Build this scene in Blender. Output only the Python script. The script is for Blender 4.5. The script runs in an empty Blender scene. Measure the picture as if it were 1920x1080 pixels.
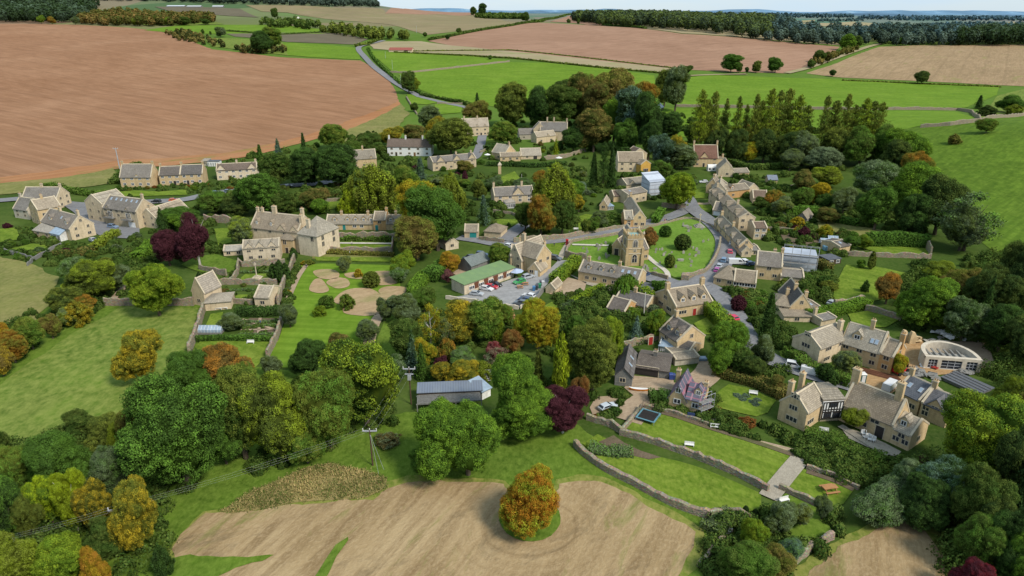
import bpy,bmesh,math,random
import numpy as np
from mathutils import Vector,Matrix,noise as mnoise
from mathutils.geometry import delaunay_2d_cdt
random.seed(7)
RNG = np.random.default_rng(11)
SC = bpy.context.scene
COL = SC.collection
R = math.radians
# ------------------------------------------------------------------ camera
CAM_H,FPX,PITCH = 80.0,1280.0,R(22.0)
CP,SP = math.cos(PITCH),math.sin(PITCH)
def sstep(a,b,x):
 t = (x - a) / (b - a)
 t = 0.0 if t < 0 else (1.0 if t > 1 else t)
 return t * t * (3 - 2 * t)
def terrain(x,y):
 """height of the ground: level valley village, fields climbing beyond, a grass hill on the east side"""
 yy = max(y,1.0)
 a = max(-0.75,min(0.75,x / max(yy,60.0)))
 rise = 58.0 - 9.0 * a - 16.0 * sstep(0.25,0.6,a)
 z = rise * sstep(380,1500,yy)
 z += 17.0 * math.exp(-(((x - 330) / 95.0) ** 2 + ((y - 400) / 120.0) ** 2))
 z += 78.0 * sstep(1500,2700,yy) * sstep(-0.03,-0.32,a)
 z += 16.0 * sstep(2200,4000,yy) * sstep(-0.4,0.1,a)
 z -= 34.0 * sstep(1450,2100,yy) * sstep(0.2,0.45,a) * (1 - sstep(2600,4200,yy))
 if yy > 420:
  z += 1.6 * sstep(420,700,yy) * math.sin(x * 0.011 + 1.3) * math.sin(yy * 0.009)
 return z
def ray(px,py):
 u,v = (px - 960.0) / FPX,(540.0 - py) / FPX
 return u,CP + v * SP,-SP + v * CP
def G(px,py):
 """ground point seen at a pixel of the photograph"""
 dx,dy,dz = ray(px,py)
 t,step,lo = 60.0,6.0,60.0
 while t < 16000:
  if CAM_H + t * dz < terrain(t * dx,t * dy):
   break
  lo = t
  step = max(4.0,t * 0.012)
  t += step
 else:
  t = lo = 12000.0
  return Vector((t * dx,t * dy,terrain(t * dx,t * dy)))
 hi = t
 for _ in range(22):
  m = 0.5 * (lo + hi)
  if CAM_H + m * dz < terrain(m * dx,m * dy):
   hi = m
  else:
   lo = m
 return Vector((hi * dx,hi * dy,terrain(hi * dx,hi * dy)))
def depth(p):
 return p.y * CP - (p.z - CAM_H) * SP
def height_at(p,py):
 """height above point p at which the pixel row py passes"""
 v = (540.0 - py) / FPX
 t = p.y / (CP + v * SP)
 return CAM_H + t * (-SP + v * CP) - p.z
# ------------------------------------------------------------------ colours
def lin(r,g,b):
 f = lambda c: (c / 255 / 12.92) if c / 255 <= 0.04045 else ((c / 255 + 0.055) / 1.055) ** 2.4
 return (f(r),f(g),f(b))
def mul(c,k):
 return tuple(x * k for x in c)
# ------------------------------------------------------------------ node materials
class NT:
 def __init__(s,name):
  s.m = bpy.data.materials.new(name); s.m.use_nodes = True
  s.t = s.m.node_tree; s.t.nodes.clear()
 def n(s,kind,ins=None,**kw):
  nd = s.t.nodes.new(kind)
  for k,v in kw.items(): setattr(nd,k,v)
  for k,v in (ins or {}).items():
   if isinstance(v,bpy.types.NodeSocket): s.t.links.new(v,nd.inputs[k])
   else: nd.inputs[k].default_value = v
  return nd
 def coord(s,which='Object',scale=(1,1,1),rot=(0,0,0),loc=(0,0,0)):
  tc = s.n('ShaderNodeTexCoord')
  if rot[2]:      # turn first,then scale,so that streaks follow the direction rot
   return s.n('ShaderNodeMapping',{'Vector': tc.outputs[which],'Scale': tuple(1 / k for k in scale),'Rotation': rot,'Location': loc},vector_type='TEXTURE').outputs[0]
  return s.n('ShaderNodeMapping',{'Vector': tc.outputs[which],'Scale': scale,'Rotation': rot,'Location': loc}).outputs[0]
 def noise(s,vec,scale,detail=3,rough=0.55,dist=0.0):
  return s.n('ShaderNodeTexNoise',{'Vector': vec,'Scale': scale,'Detail': detail,'Roughness': rough,'Distortion': dist}).outputs['Fac']
 def ramp(s,fac,stops):
  r = s.n('ShaderNodeValToRGB',{'Fac': fac})
  e = r.color_ramp.elements
  while len(e) < len(stops): e.new(0.5)
  for el,(p,c) in zip(e,stops):
   el.position = p; el.color = (*c,1) if len(c) == 3 else c
  return r.outputs['Color']
 def mix(s,fac,a,b,blend='MIX'):
  nd = s.n('ShaderNodeMix',data_type='RGBA',blend_type=blend)
  for idx,v in ((0,fac),(6,a),(7,b)):
   if isinstance(v,bpy.types.NodeSocket): s.t.links.new(v,nd.inputs[idx])
   elif idx == 0: nd.inputs[0].default_value = v
   else: nd.inputs[idx].default_value = (*v,1) if len(v) == 3 else v
  return nd.outputs[2]
 def math(s,op,a,b=0.0,clamp=False):
  nd = s.n('ShaderNodeMath',operation=op,use_clamp=clamp)
  for i,v in enumerate((a,b)):
   if isinstance(v,bpy.types.NodeSocket): s.t.links.new(v,nd.inputs[i])
   else: nd.inputs[i].default_value = v
  return nd.outputs[0]
 def rng(s,v,a,b,c,d):
  return s.n('ShaderNodeMapRange',{'Value': v,'From Min': a,'From Max': b,'To Min': c,'To Max': d}).outputs[0]
 def grey(s,v):
  return s.n('ShaderNodeCombineColor',{'Red': v,'Green': v,'Blue': v}).outputs[0]
 def out(s,color,rough=0.9,spec=0.2,bump=None,bstr=0.4,bdist=0.1,metal=0.0,**extra):
  b = s.n('ShaderNodeBsdfPrincipled',{'Roughness': rough,'Metallic': metal,'Specular IOR Level': spec})
  if isinstance(color,bpy.types.NodeSocket): s.t.links.new(color,b.inputs['Base Color'])
  else: b.inputs['Base Color'].default_value = (*color,1)
  if bump is not None:
   bn = s.n('ShaderNodeBump',{'Height': bump,'Strength': bstr,'Distance': bdist})
   s.t.links.new(bn.outputs[0],b.inputs['Normal'])
  for k,v in extra.items(): b.inputs[k].default_value = v
  o = s.n('ShaderNodeOutputMaterial')
  s.t.links.new(b.outputs[0],o.inputs[0])
  return s.m
def grass_mat(name,c1,c2,c3,big=0.02,fine=1.3,contrast=1.0,streak=None):
 m = NT(name); v = m.coord()
 n1 = m.noise(v,big,4,0.6,0.4)
 n2 = m.noise(v,fine * 0.16,4,0.65)
 n3 = m.noise(m.coord(scale=(1,0.7,1)),fine,3,0.7)
 c = m.ramp(n1,[(0.3,c1),(0.55,c2),(0.75,c3)])
 c = m.mix(m.rng(n2,0.35,0.7,0.0,0.55 * contrast),c,mul(c1,0.62))
 c = m.mix(m.rng(n3,0.3,0.75,0.0,0.6 * contrast),c,mul(c3,1.25))
 if streak is not None:
  st = m.noise(m.coord(scale=(0.02,0.5,1),rot=(0,0,streak)),1.0,3,0.6)
  c = m.mix(m.rng(st,0.42,0.60,0.0,0.42),c,mul(c1,0.72))
 return m.out(c,1.0,0.05,bump=n3,bstr=0.6,bdist=0.25)
def soil_mat(name,c1,c2,c3,ang,across=0.35,along=0.006,lines=None,green=None,gamt=0.0):
 """tilled or stubble field: streaks along the working direction"""
 m = NT(name)
 st = m.noise(m.coord(scale=(along,across,1),rot=(0,0,ang)),1.0,5,0.65,0.3)
 st2 = m.noise(m.coord(scale=(along * 5,across * 3.5,1),rot=(0,0,ang)),1.0,3,0.7)
 big = m.noise(m.coord(),0.008,5,0.6,0.8)
 fine = m.noise(m.coord(),0.9,3,0.7)
 c = m.ramp(big,[(0.3,c1),(0.52,c2),(0.72,c3)])
 c = m.mix(m.rng(st,0.38,0.66,0.0,0.55),c,mul(c1,0.72))
 c = m.mix(m.rng(st2,0.45,0.7,0.0,0.45),c,mul(c3,1.12))
 c = m.mix(m.rng(fine,0.4,0.7,0.0,0.3),c,mul(c1,0.65))
 if lines:
  w = m.n('ShaderNodeTexWave',{'Vector': m.coord(scale=(1,1,1),rot=(0,0,lines[1])),'Scale': lines[0],'Distortion': 0.6,'Detail': 1.0,'Detail Scale': 0.4},bands_direction='Y').outputs['Fac']
  c = m.mix(m.rng(w,0.93,1.0,0.0,0.22),c,mul(c1,0.6))
 if green:
  g = m.noise(m.coord(scale=(0.35,1,1),rot=(0,0,ang)),0.05,5,0.7,0.6)
  c = m.mix(m.rng(g,0.62 - gamt * 0.2,0.78 - gamt * 0.2,0.0,0.75),c,green)
 return m.out(c,1.0,0.05,bump=st2,bstr=0.5,bdist=0.3)
def plain_mat(name,col,rough=0.6,spec=0.3,metal=0.0,var=0.25,scale=1.2,objcol=False):
 m = NT(name)
 n1 = m.noise(m.coord(),scale,4,0.6)
 if objcol:
  base = m.n('ShaderNodeObjectInfo').outputs['Color']
  c = m.mix(1.0,base,m.grey(m.rng(n1,0.25,0.75,1 - var,1 + var)),'MULTIPLY')
 else:
  c = m.ramp(n1,[(0.25,mul(col,1 - var)),(0.75,mul(col,1 + var))])
 return m.out(c,rough,spec,metal=metal)
def way(p,q):
 d = G(*q) - G(*p)
 return math.atan2(d.y,d.x)
MATS = {}
def build_materials():
 M = MATS
 gA,gB,gC = (0.050,0.120,0.011),(0.078,0.180,0.015),(0.120,0.225,0.022)
 M['lawn'] = grass_mat('lawn_grass',(0.078,0.142,0.011),(0.112,0.182,0.015),(0.170,0.210,0.034),0.085,1.3,1.35,way((1330,800),(1490,852)))
 M['pasture'] = grass_mat('pasture_grass',(0.088,0.172,0.012),(0.118,0.205,0.017),(0.165,0.240,0.030),0.016,0.35,0.85,way((1280,165),(1800,180)))
 M['meadow'] = grass_mat('meadow_grass',(0.050,0.098,0.010),(0.078,0.140,0.013),(0.125,0.180,0.028),0.05,1.0,1.3)
 M['rough'] = grass_mat('rough_grass',(0.066,0.125,0.015),(0.100,0.165,0.021),(0.165,0.190,0.045),0.05,0.55,1.7)
 M['olive'] = grass_mat('dry_grass',(0.105,0.130,0.030),(0.160,0.170,0.045),(0.225,0.190,0.080),0.045,0.7,1.0)
 M['margin'] = grass_mat('field_margin',(0.085,0.145,0.015),(0.14,0.18,0.025),(0.22,0.20,0.06),0.12,0.9,1.4)
 M['tallgrass'] = grass_mat('tall_dry_grass',(0.11,0.12,0.03),(0.20,0.17,0.06),(0.30,0.22,0.10),0.12,0.8,1.2)
 M['ground'] = grass_mat('village_ground',(0.030,0.060,0.010),(0.050,0.095,0.014),(0.080,0.115,0.026),0.03,0.7,1.0)
 M['churchyard'] = grass_mat('churchyard_grass',(0.080,0.165,0.016),(0.110,0.205,0.024),(0.16,0.23,0.045),0.06,1.0,0.9)
 M['hillgrass'] = grass_mat('hill_grass',(0.055,0.108,0.010),(0.080,0.146,0.013),(0.120,0.180,0.022),0.02,0.4,1.2,way((1740,480),(1900,380)))
 M['plough'] = soil_mat('ploughed_soil',(0.240,0.122,0.063),(0.292,0.157,0.086),(0.347,0.198,0.114),way((60,150),(560,235)),0.14,0.004,(0.013,way((60,150),(560,235))))
 M['plough2'] = soil_mat('ploughed_soil_pink',(0.265,0.152,0.096),(0.31,0.183,0.118),(0.36,0.22,0.145),way((1320,122),(1540,95)),0.10,0.004,(0.02,way((1320,122),(1540,95))))
 M['plough3'] = soil_mat('orange_headland',(0.30,0.13,0.055),(0.35,0.165,0.075),(0.36,0.20,0.10),way((130,325),(560,262)),0.25,0.012,green=(0.10,0.17,0.03),gamt=0.35)
 M['stubble'] = soil_mat('tan_stubble',(0.25,0.175,0.095),(0.31,0.215,0.12),(0.36,0.255,0.15),way((1647,142),(1717,92)),0.14,0.004,(0.014,way((1647,142),(1717,92))),(0.20,0.20,0.06),0.2)
 M['stubble2'] = soil_mat('green_tan_stubble',(0.19,0.155,0.085),(0.245,0.195,0.105),(0.285,0.225,0.13),R(5),0.1,0.004,None,(0.16,0.19,0.06),0.5)
 M['greyfield'] = soil_mat('grey_field',(0.115,0.098,0.065),(0.14,0.12,0.08),(0.17,0.15,0.095),R(-8),0.1,0.004)
 M['strip'] = soil_mat('pale_strip',(0.26,0.225,0.12),(0.32,0.26,0.155),(0.36,0.30,0.19),R(-7),0.3,0.01,None,(0.17,0.21,0.06),0.4)
 M['tanfloor'] = soil_mat('mown_patch',(0.30,0.21,0.11),(0.38,0.27,0.155),(0.43,0.31,0.19),R(30),0.6,0.15,None,(0.12,0.18,0.03),0.65)
 M['gravel'] = soil_mat('gravel',(0.30,0.22,0.145),(0.37,0.28,0.19),(0.42,0.33,0.235),R(20),0.6,0.2)
 M['mud'] = soil_mat('orange_building_mud',(0.31,0.185,0.085),(0.39,0.25,0.12),(0.42,0.30,0.175),R(30),0.5,0.2)
 M['asphalt'] = soil_mat('asphalt',(0.165,0.165,0.170),(0.205,0.205,0.212),(0.25,0.25,0.255),R(40),0.5,0.12)
 M['carpark'] = soil_mat('pale_asphalt',(0.24,0.235,0.23),(0.29,0.285,0.28),(0.335,0.33,0.32),R(20),0.5,0.15)
 M['paving'] = soil_mat('stone_paving',(0.30,0.26,0.20),(0.36,0.32,0.25),(0.42,0.375,0.30),R(0),1.0,1.0)
 M['palepath'] = soil_mat('pale_path',(0.48,0.44,0.36),(0.54,0.50,0.42),(0.58,0.54,0.46),R(0),1.0,1.0)
 M['dirt'] = soil_mat('bare_earth',(0.10,0.075,0.048),(0.14,0.105,0.07),(0.18,0.14,0.09),R(0),0.6,0.5,None,(0.06,0.10,0.02),0.4)
 # stubble in the foreground: mower arcs that turn round the lone tree
 tc = G(993,985)
 m = NT('mown_hay_field')
 dist = m.n('ShaderNodeVectorMath',{0: m.coord(loc=(-tc.x,-tc.y,0)),1: (1,1.15,0)},operation='MULTIPLY').outputs[0]
 ln = m.n('ShaderNodeVectorMath',{0: dist},operation='LENGTH').outputs['Value']
 warp = m.math('MULTIPLY',m.noise(m.coord(),0.05,3,0.5),5.0)
 rr = m.math('ADD',ln,warp)
 rv = m.n('ShaderNodeCombineXYZ',{'X': m.math('MULTIPLY',rr,0.55),'Y': 0.0,'Z': 0.0}).outputs[0]
 ring = m.noise(rv,1.0,4,0.65)
 strt = m.noise(m.coord(scale=(0.04,0.42,1),rot=(0,0,way((640,1060),(760,935)))),1.0,4,0.65,0.4)
 far = m.rng(ln,7.0,20.0,0.25,1.0)
 st = m.mix(far,ring,strt)
 big = m.noise(m.coord(),0.045,5,0.6,0.6)
 fine = m.noise(m.coord(scale=(0.9,1.3,1),rot=(0,0,R(55))),1.3,3,0.75)
 c = m.ramp(big,[(0.25,(0.255,0.178,0.088)),(0.5,(0.325,0.232,0.122)),(0.75,(0.395,0.295,0.165))])
 c = m.mix(m.rng(st,0.44,0.64,0.0,0.75),c,(0.175,0.115,0.055))
 c = m.mix(m.rng(fine,0.45,0.7,0.0,0.38),c,(0.45,0.34,0.20))
 dk = m.noise(m.coord(scale=(0.6,1.3,1),rot=(0,0,R(40))),0.09,6,0.75,0.8)
 c = m.mix(m.rng(dk,0.54,0.68,0.0,0.6),c,(0.125,0.095,0.055))
 gr = m.noise(m.coord(scale=(0.4,1.4,1),rot=(0,0,way((640,1060),(760,935)))),0.075,5,0.75,0.5)
 c = m.mix(m.rng(gr,0.55,0.68,0.0,0.75),c,(0.13,0.16,0.03))
 eg = m.noise(m.coord(),0.35,4,0.7)
 M['hay'] = m.out(c,1.0,0.05,bump=fine,bstr=0.7,bdist=0.2)
 # stone walls of houses; tint from the object colour
 m = NT('limestone_wall'); v = m.coord()
 br = m.n('ShaderNodeTexBrick',{'Vector': m.coord('UV'),'Color1': (1.06,1.06,1.06,1),'Color2': (0.86,0.86,0.86,1),'Mortar': (0.80,0.78,0.74,1),'Scale': 1.0,'Mortar Size': 0.02,'Brick Width': 0.55,'Row Height': 0.24})
 base = m.n('ShaderNodeObjectInfo').outputs['Color']
 c = m.mix(0.8,base,br.outputs['Color'],'MULTIPLY')
 n1 = m.noise(v,0.35,4,0.65)
 n2 = m.noise(m.coord(scale=(1,1,0.25)),1.1,4,0.7)
 c = m.mix(m.rng(n1,0.4,0.7,0,0.5),c,m.mix(1.0,c,(0.74,0.73,0.74),'MULTIPLY'))
 c = m.mix(m.rng(n2,0.46,0.7,0,0.7),c,m.mix(1.0,c,(0.58,0.56,0.54),'MULTIPLY'))
 M['wall'] = m.out(c,0.95,0.1,bump=br.outputs['Fac'],bstr=0.15,bdist=0.05)
 # stone tile roofs; courses run along u, v runs down the slope in metres
 m = NT('stone_tile_roof')
 uv = m.coord('UV')
 br = m.n('ShaderNodeTexBrick',{'Vector': uv,'Color1': (1.16,1.16,1.16,1),'Color2': (0.78,0.78,0.78,1),'Mortar': (0.6,0.58,0.56,1),'Scale': 1.0,'Mortar Size': 0.035,'Bias': -0.05,'Brick Width': 0.5,'Row Height': 0.3})
 base = m.n('ShaderNodeObjectInfo').outputs['Color']
 c = m.mix(0.85,base,br.outputs['Color'],'MULTIPLY')
 rnd = m.n('ShaderNodeObjectInfo').outputs['Random']
 off = m.n('ShaderNodeCombineXYZ',{'X': m.math('MULTIPLY',rnd,50.0),'Y': 0.0,'Z': 0.0}).outputs[0]
 uv2 = m.n('ShaderNodeVectorMath',{0: uv,1: off},operation='ADD').outputs[0]
 lich = m.noise(uv2,1.5,5,0.75)
 patch = m.noise(uv2,0.28,4,0.6)
 c = m.mix(m.rng(patch,0.38,0.68,0,0.5),c,m.mix(1.0,c,(0.62,0.60,0.58),'MULTIPLY'))
 c = m.mix(m.rng(lich,0.54,0.68,0,0.7),c,m.mix(1.0,c,(1.65,1.62,1.50),'MULTIPLY'))
 moss = m.noise(uv2,0.55,5,0.8)
 c = m.mix(m.rng(moss,0.58,0.72,0,0.55),c,(0.10,0.095,0.035))
 M['roof'] = m.out(c,0.95,0.1,bump=br.outputs['Fac'],bstr=0.35,bdist=0.08)
 # dry stone field walls
 m = NT('dry_stone')
 vo = m.n('ShaderNodeTexVoronoi',{'Vector': m.coord(scale=(1,1,1.8)),'Scale': 2.2})
 c = m.mix(m.rng(vo.outputs['Distance'],0.2,0.6,0.0,0.8),m.mix(0.65,(0.32,0.265,0.185),vo.outputs['Color'],'OVERLAY'),(0.12,0.10,0.07))
 c = m.mix(0.45,c,(0.31,0.26,0.185))
 n1 = m.noise(m.coord(),0.5,4,0.7)
 c = m.mix(m.rng(n1,0.5,0.7,0,0.6),c,(0.17,0.155,0.10))
 M['drystone'] = m.out(c,1.0,0.05,bump=vo.outputs['Distance'],bstr=0.7,bdist=0.15)
 # foliage: two tints carried by each crown, mixed in clumps
 m = NT('foliage')
 ta = m.n('ShaderNodeAttribute',attribute_type='OBJECT',attribute_name='tint_a').outputs['Color']
 tb = m.n('ShaderNodeAttribute',attribute_type='OBJECT',attribute_name='tint_b').outputs['Color']
 lv = m.n('ShaderNodeAttribute',attribute_type='GEOMETRY',attribute_name='leafvar')
 sep = m.n('ShaderNodeSeparateColor',{'Color': lv.outputs['Color']})
 rnd = m.n('ShaderNodeObjectInfo').outputs['Random']
 off = m.n('ShaderNodeCombineXYZ',{'X': m.math('MULTIPLY',rnd,37.0),'Y': m.math('MULTIPLY',rnd,91.0),'Z': 0.0}).outputs[0]
 ov = m.n('ShaderNodeVectorMath',{0: m.coord(),1: off},operation='ADD').outputs[0]
 n1 = m.noise(ov,2.6,3,0.6)
 f = m.math('ADD',n1,m.math('MULTIPLY',m.math('SUBTRACT',sep.outputs[1],0.5),0.24))
 f = m.math('ADD',f,m.math('MULTIPLY',m.math('SUBTRACT',sep.outputs[0],0.5),0.30))
 c = m.mix(m.rng(f,0.34,0.68,0.0,1.0),ta,tb)
 # r: leaf random, g: clump random, b: crown shade painted into the colour (0 deep or low, 1 outer)
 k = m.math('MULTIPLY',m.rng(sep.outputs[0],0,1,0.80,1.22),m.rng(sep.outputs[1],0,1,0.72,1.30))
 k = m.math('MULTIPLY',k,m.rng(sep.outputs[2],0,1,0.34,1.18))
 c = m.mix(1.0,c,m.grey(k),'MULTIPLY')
 d = m.n('ShaderNodeBsdfDiffuse',{'Color': c})
 tr = m.n('ShaderNodeBsdfTranslucent',{'Color': m.mix(1.0,c,(1.25,1.15,0.6),'MULTIPLY')})
 ms = m.n('ShaderNodeMixShader',{0: 0.22,1: d.outputs[0],2: tr.outputs[0]})
 o = m.n('ShaderNodeOutputMaterial'); m.t.links.new(ms.outputs[0],o.inputs[0])
 M['leaf'] = m.m
 m = NT('bark')
 n1 = m.noise(m.coord(scale=(6,6,1.5)),2.0,4,0.7)
 M['bark'] = m.out(m.ramp(n1,[(0.3,(0.045,0.033,0.022)),(0.7,(0.15,0.12,0.085))]),1.0,0.05)
 m = NT('pale_bark')
 n1 = m.noise(m.coord(scale=(6,6,1.5)),2.0,4,0.7)
 M['palebark'] = m.out(m.ramp(n1,[(0.3,(0.30,0.27,0.22)),(0.7,(0.55,0.52,0.46))]),1.0,0.05)
 M['stonetrim'] = plain_mat('pale_stone_trim',(0.47,0.40,0.29),0.9,0.1,var=0.2)
 M['white'] = plain_mat('white_paint',(0.66,0.65,0.62),0.6,0.3,var=0.08)
 M['glass'] = plain_mat('dark_window_glass',(0.028,0.033,0.042),0.12,0.5,var=0.5,scale=0.6)
 M['skyglass'] = plain_mat('roof_glass',(0.26,0.33,0.40),0.12,0.6,var=0.25,scale=0.6)
 M['timber'] = plain_mat('black_timber',(0.022,0.020,0.018),0.8,0.2)
 M['oldwood'] = plain_mat('weathered_boards',(0.19,0.185,0.17),0.9,0.1,var=0.35,scale=2.5)
 M['brownwood'] = plain_mat('brown_timber',(0.13,0.055,0.03),0.8,0.2,var=0.3)
 M['door'] = plain_mat('painted_door',(1,1,1),0.5,0.3,var=0.12,objcol=True)
 M['paint'] = plain_mat('coloured_paint',(1,1,1),0.5,0.3,var=0.10,objcol=True)
 M['steel'] = plain_mat('grey_steel',(0.33,0.34,0.36),0.45,0.5,var=0.2)
 m = NT('car_paint')
 base = m.n('ShaderNodeObjectInfo').outputs['Color']
 M['carpaint'] = m.out(base,0.35,0.5,**{'Coat Weight': 0.6,'Coat Roughness': 0.12})
 M['tyre'] = plain_mat('tyre_rubber',(0.02,0.02,0.02),0.9,0.1)
 M['lamp'] = plain_mat('lamp_lens',(0.6,0.6,0.58),0.2,0.5)
 m = NT('slate_roof')
 br = m.n('ShaderNodeTexBrick',{'Vector': m.coord('UV'),'Color1': (1.1,1.1,1.1,1),'Color2': (0.8,0.8,0.8,1),'Mortar': (0.5,0.5,0.5,1),'Scale': 1.0,'Mortar Size': 0.03,'Brick Width': 0.5,'Row Height': 0.32})
 n1 = m.noise(m.coord('UV'),0.6,4,0.7)
 c = m.mix(1.0,m.n('ShaderNodeObjectInfo').outputs['Color'],br.outputs['Color'],'MULTIPLY')
 M['slate'] = m.out(m.mix(m.rng(n1,0.4,0.7,0,0.4),c,mul((0.30,0.30,0.31),0.6)),0.7,0.3)
 m = NT('corrugated_metal')
 w = m.n('ShaderNodeTexWave',{'Vector': m.coord('UV'),'Scale': 0.55,'Distortion': 0.0},bands_direction='X').outputs['Fac']
 n1 = m.noise(m.coord('UV'),0.5,4,0.7)
 oc = m.n('ShaderNodeObjectInfo').outputs['Color']
 c = m.mix(m.rng(w,0.3,0.9,0.0,0.5),oc,m.mix(1.0,oc,(0.62,0.62,0.6),'MULTIPLY'))
 c = m.mix(m.rng(n1,0.45,0.7,0,0.5),c,m.mix(1.0,oc,(1.3,1.25,1.0),'MULTIPLY'))
 M['metal'] = m.out(c,0.55,0.4)
 m = NT('striped_roof_membrane')
 w = m.n('ShaderNodeTexWave',{'Vector': m.coord('UV'),'Scale': 0.33,'Distortion': 0.0},bands_direction='Y').outputs['Fac']
 w2 = m.n('ShaderNodeTexWave',{'Vector': m.coord('UV'),'Scale': 0.16,'Distortion': 0.0},bands_direction='X').outputs['Fac']
 c = m.mix(m.rng(w,0.86,0.93,0,1),(0.100,0.098,0.130),(0.27,0.115,0.15))
 c = m.mix(m.rng(w2,0.93,0.96,0,1),c,(0.30,0.17,0.20))
 M['membrane'] = m.out(c,0.6,0.3)
 m = NT('scaffold_sheeting')
 w = m.n('ShaderNodeTexWave',{'Vector': m.coord(),'Scale': 0.16,'Distortion': 0.5},bands_direction='Z').outputs['Fac']
 n1 = m.noise(m.coord(),0.8,4,0.7)
 c = m.mix(m.rng(w,0.75,0.95,0,0.75),(0.46,0.50,0.56),(0.22,0.24,0.28))
 c = m.mix(m.rng(n1,0.45,0.65,0,0.4),c,(0.30,0.33,0.38))
 M['sheeting'] = m.out(c,0.5,0.3)
 M['hill'] = None
 for nm,c in (('farhill_a',(0.070,0.105,0.115)),('farhill_b',(0.10,0.175,0.25)),('farhill_c',(0.16,0.28,0.40))):  # blue distance haze painted into each ridge's base colour
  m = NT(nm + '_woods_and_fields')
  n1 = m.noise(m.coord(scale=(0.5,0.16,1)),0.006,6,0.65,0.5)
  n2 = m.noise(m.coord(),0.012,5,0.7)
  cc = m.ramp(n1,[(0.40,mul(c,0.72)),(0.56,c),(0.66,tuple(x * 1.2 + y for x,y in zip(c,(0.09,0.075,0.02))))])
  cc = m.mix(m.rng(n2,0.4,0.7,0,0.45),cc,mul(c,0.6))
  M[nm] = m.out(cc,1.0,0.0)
# ------------------------------------------------------------------ object helpers
def tag(o,label,cat,group=None,kind=None):
 if label: o['label'] = label
 if cat: o['category'] = cat
 if group: o['group'] = group
 if kind: o['kind'] = kind
 return o
def thing(name,loc,label,cat,group=None):
 o = bpy.data.objects.new(name,None); COL.objects.link(o)
 o.location = loc; o.empty_display_size = 0.5
 return tag(o,label,cat,group)
def mesh_obj(name,me,parent=None,matrix=None,color=None):
 o = bpy.data.objects.new(name,me); COL.objects.link(o)
 if parent is not None: o.parent = parent
 if matrix is not None: o.matrix_local = matrix
 if color is not None: o.color = (*color,1)
 return o
def np_mesh(name,verts,faces,mats,fmat=None,attr=None,uv=None,smooth=False):
 """verts Nx3 array, faces: list of tuples or MxK int array"""
 me = bpy.data.meshes.new(name)
 if isinstance(faces,np.ndarray):
  k = faces.shape[1]; n = faces.shape[0]
  me.vertices.add(len(verts)); me.vertices.foreach_set('co',np.asarray(verts,np.float32).ravel())
  me.loops.add(n * k); me.loops.foreach_set('vertex_index',faces.astype(np.int32).ravel())
  me.polygons.add(n); me.polygons.foreach_set('loop_start',np.arange(0,n * k,k,dtype=np.int32))
  me.update(calc_edges=True)
 else:
  me.from_pydata([tuple(v) for v in verts],[],faces)
 for m in mats: me.materials.append(m)
 if fmat is not None: me.polygons.foreach_set('material_index',np.asarray(fmat,np.int32))
 if attr is not None:
  a = me.color_attributes.new('leafvar','FLOAT_COLOR','POINT')
  a.data.foreach_set('color',np.asarray(attr,np.float32).ravel())
 if smooth: me.polygons.foreach_set('use_smooth',np.ones(len(me.polygons),bool))
 me.update()
 return me
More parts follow.
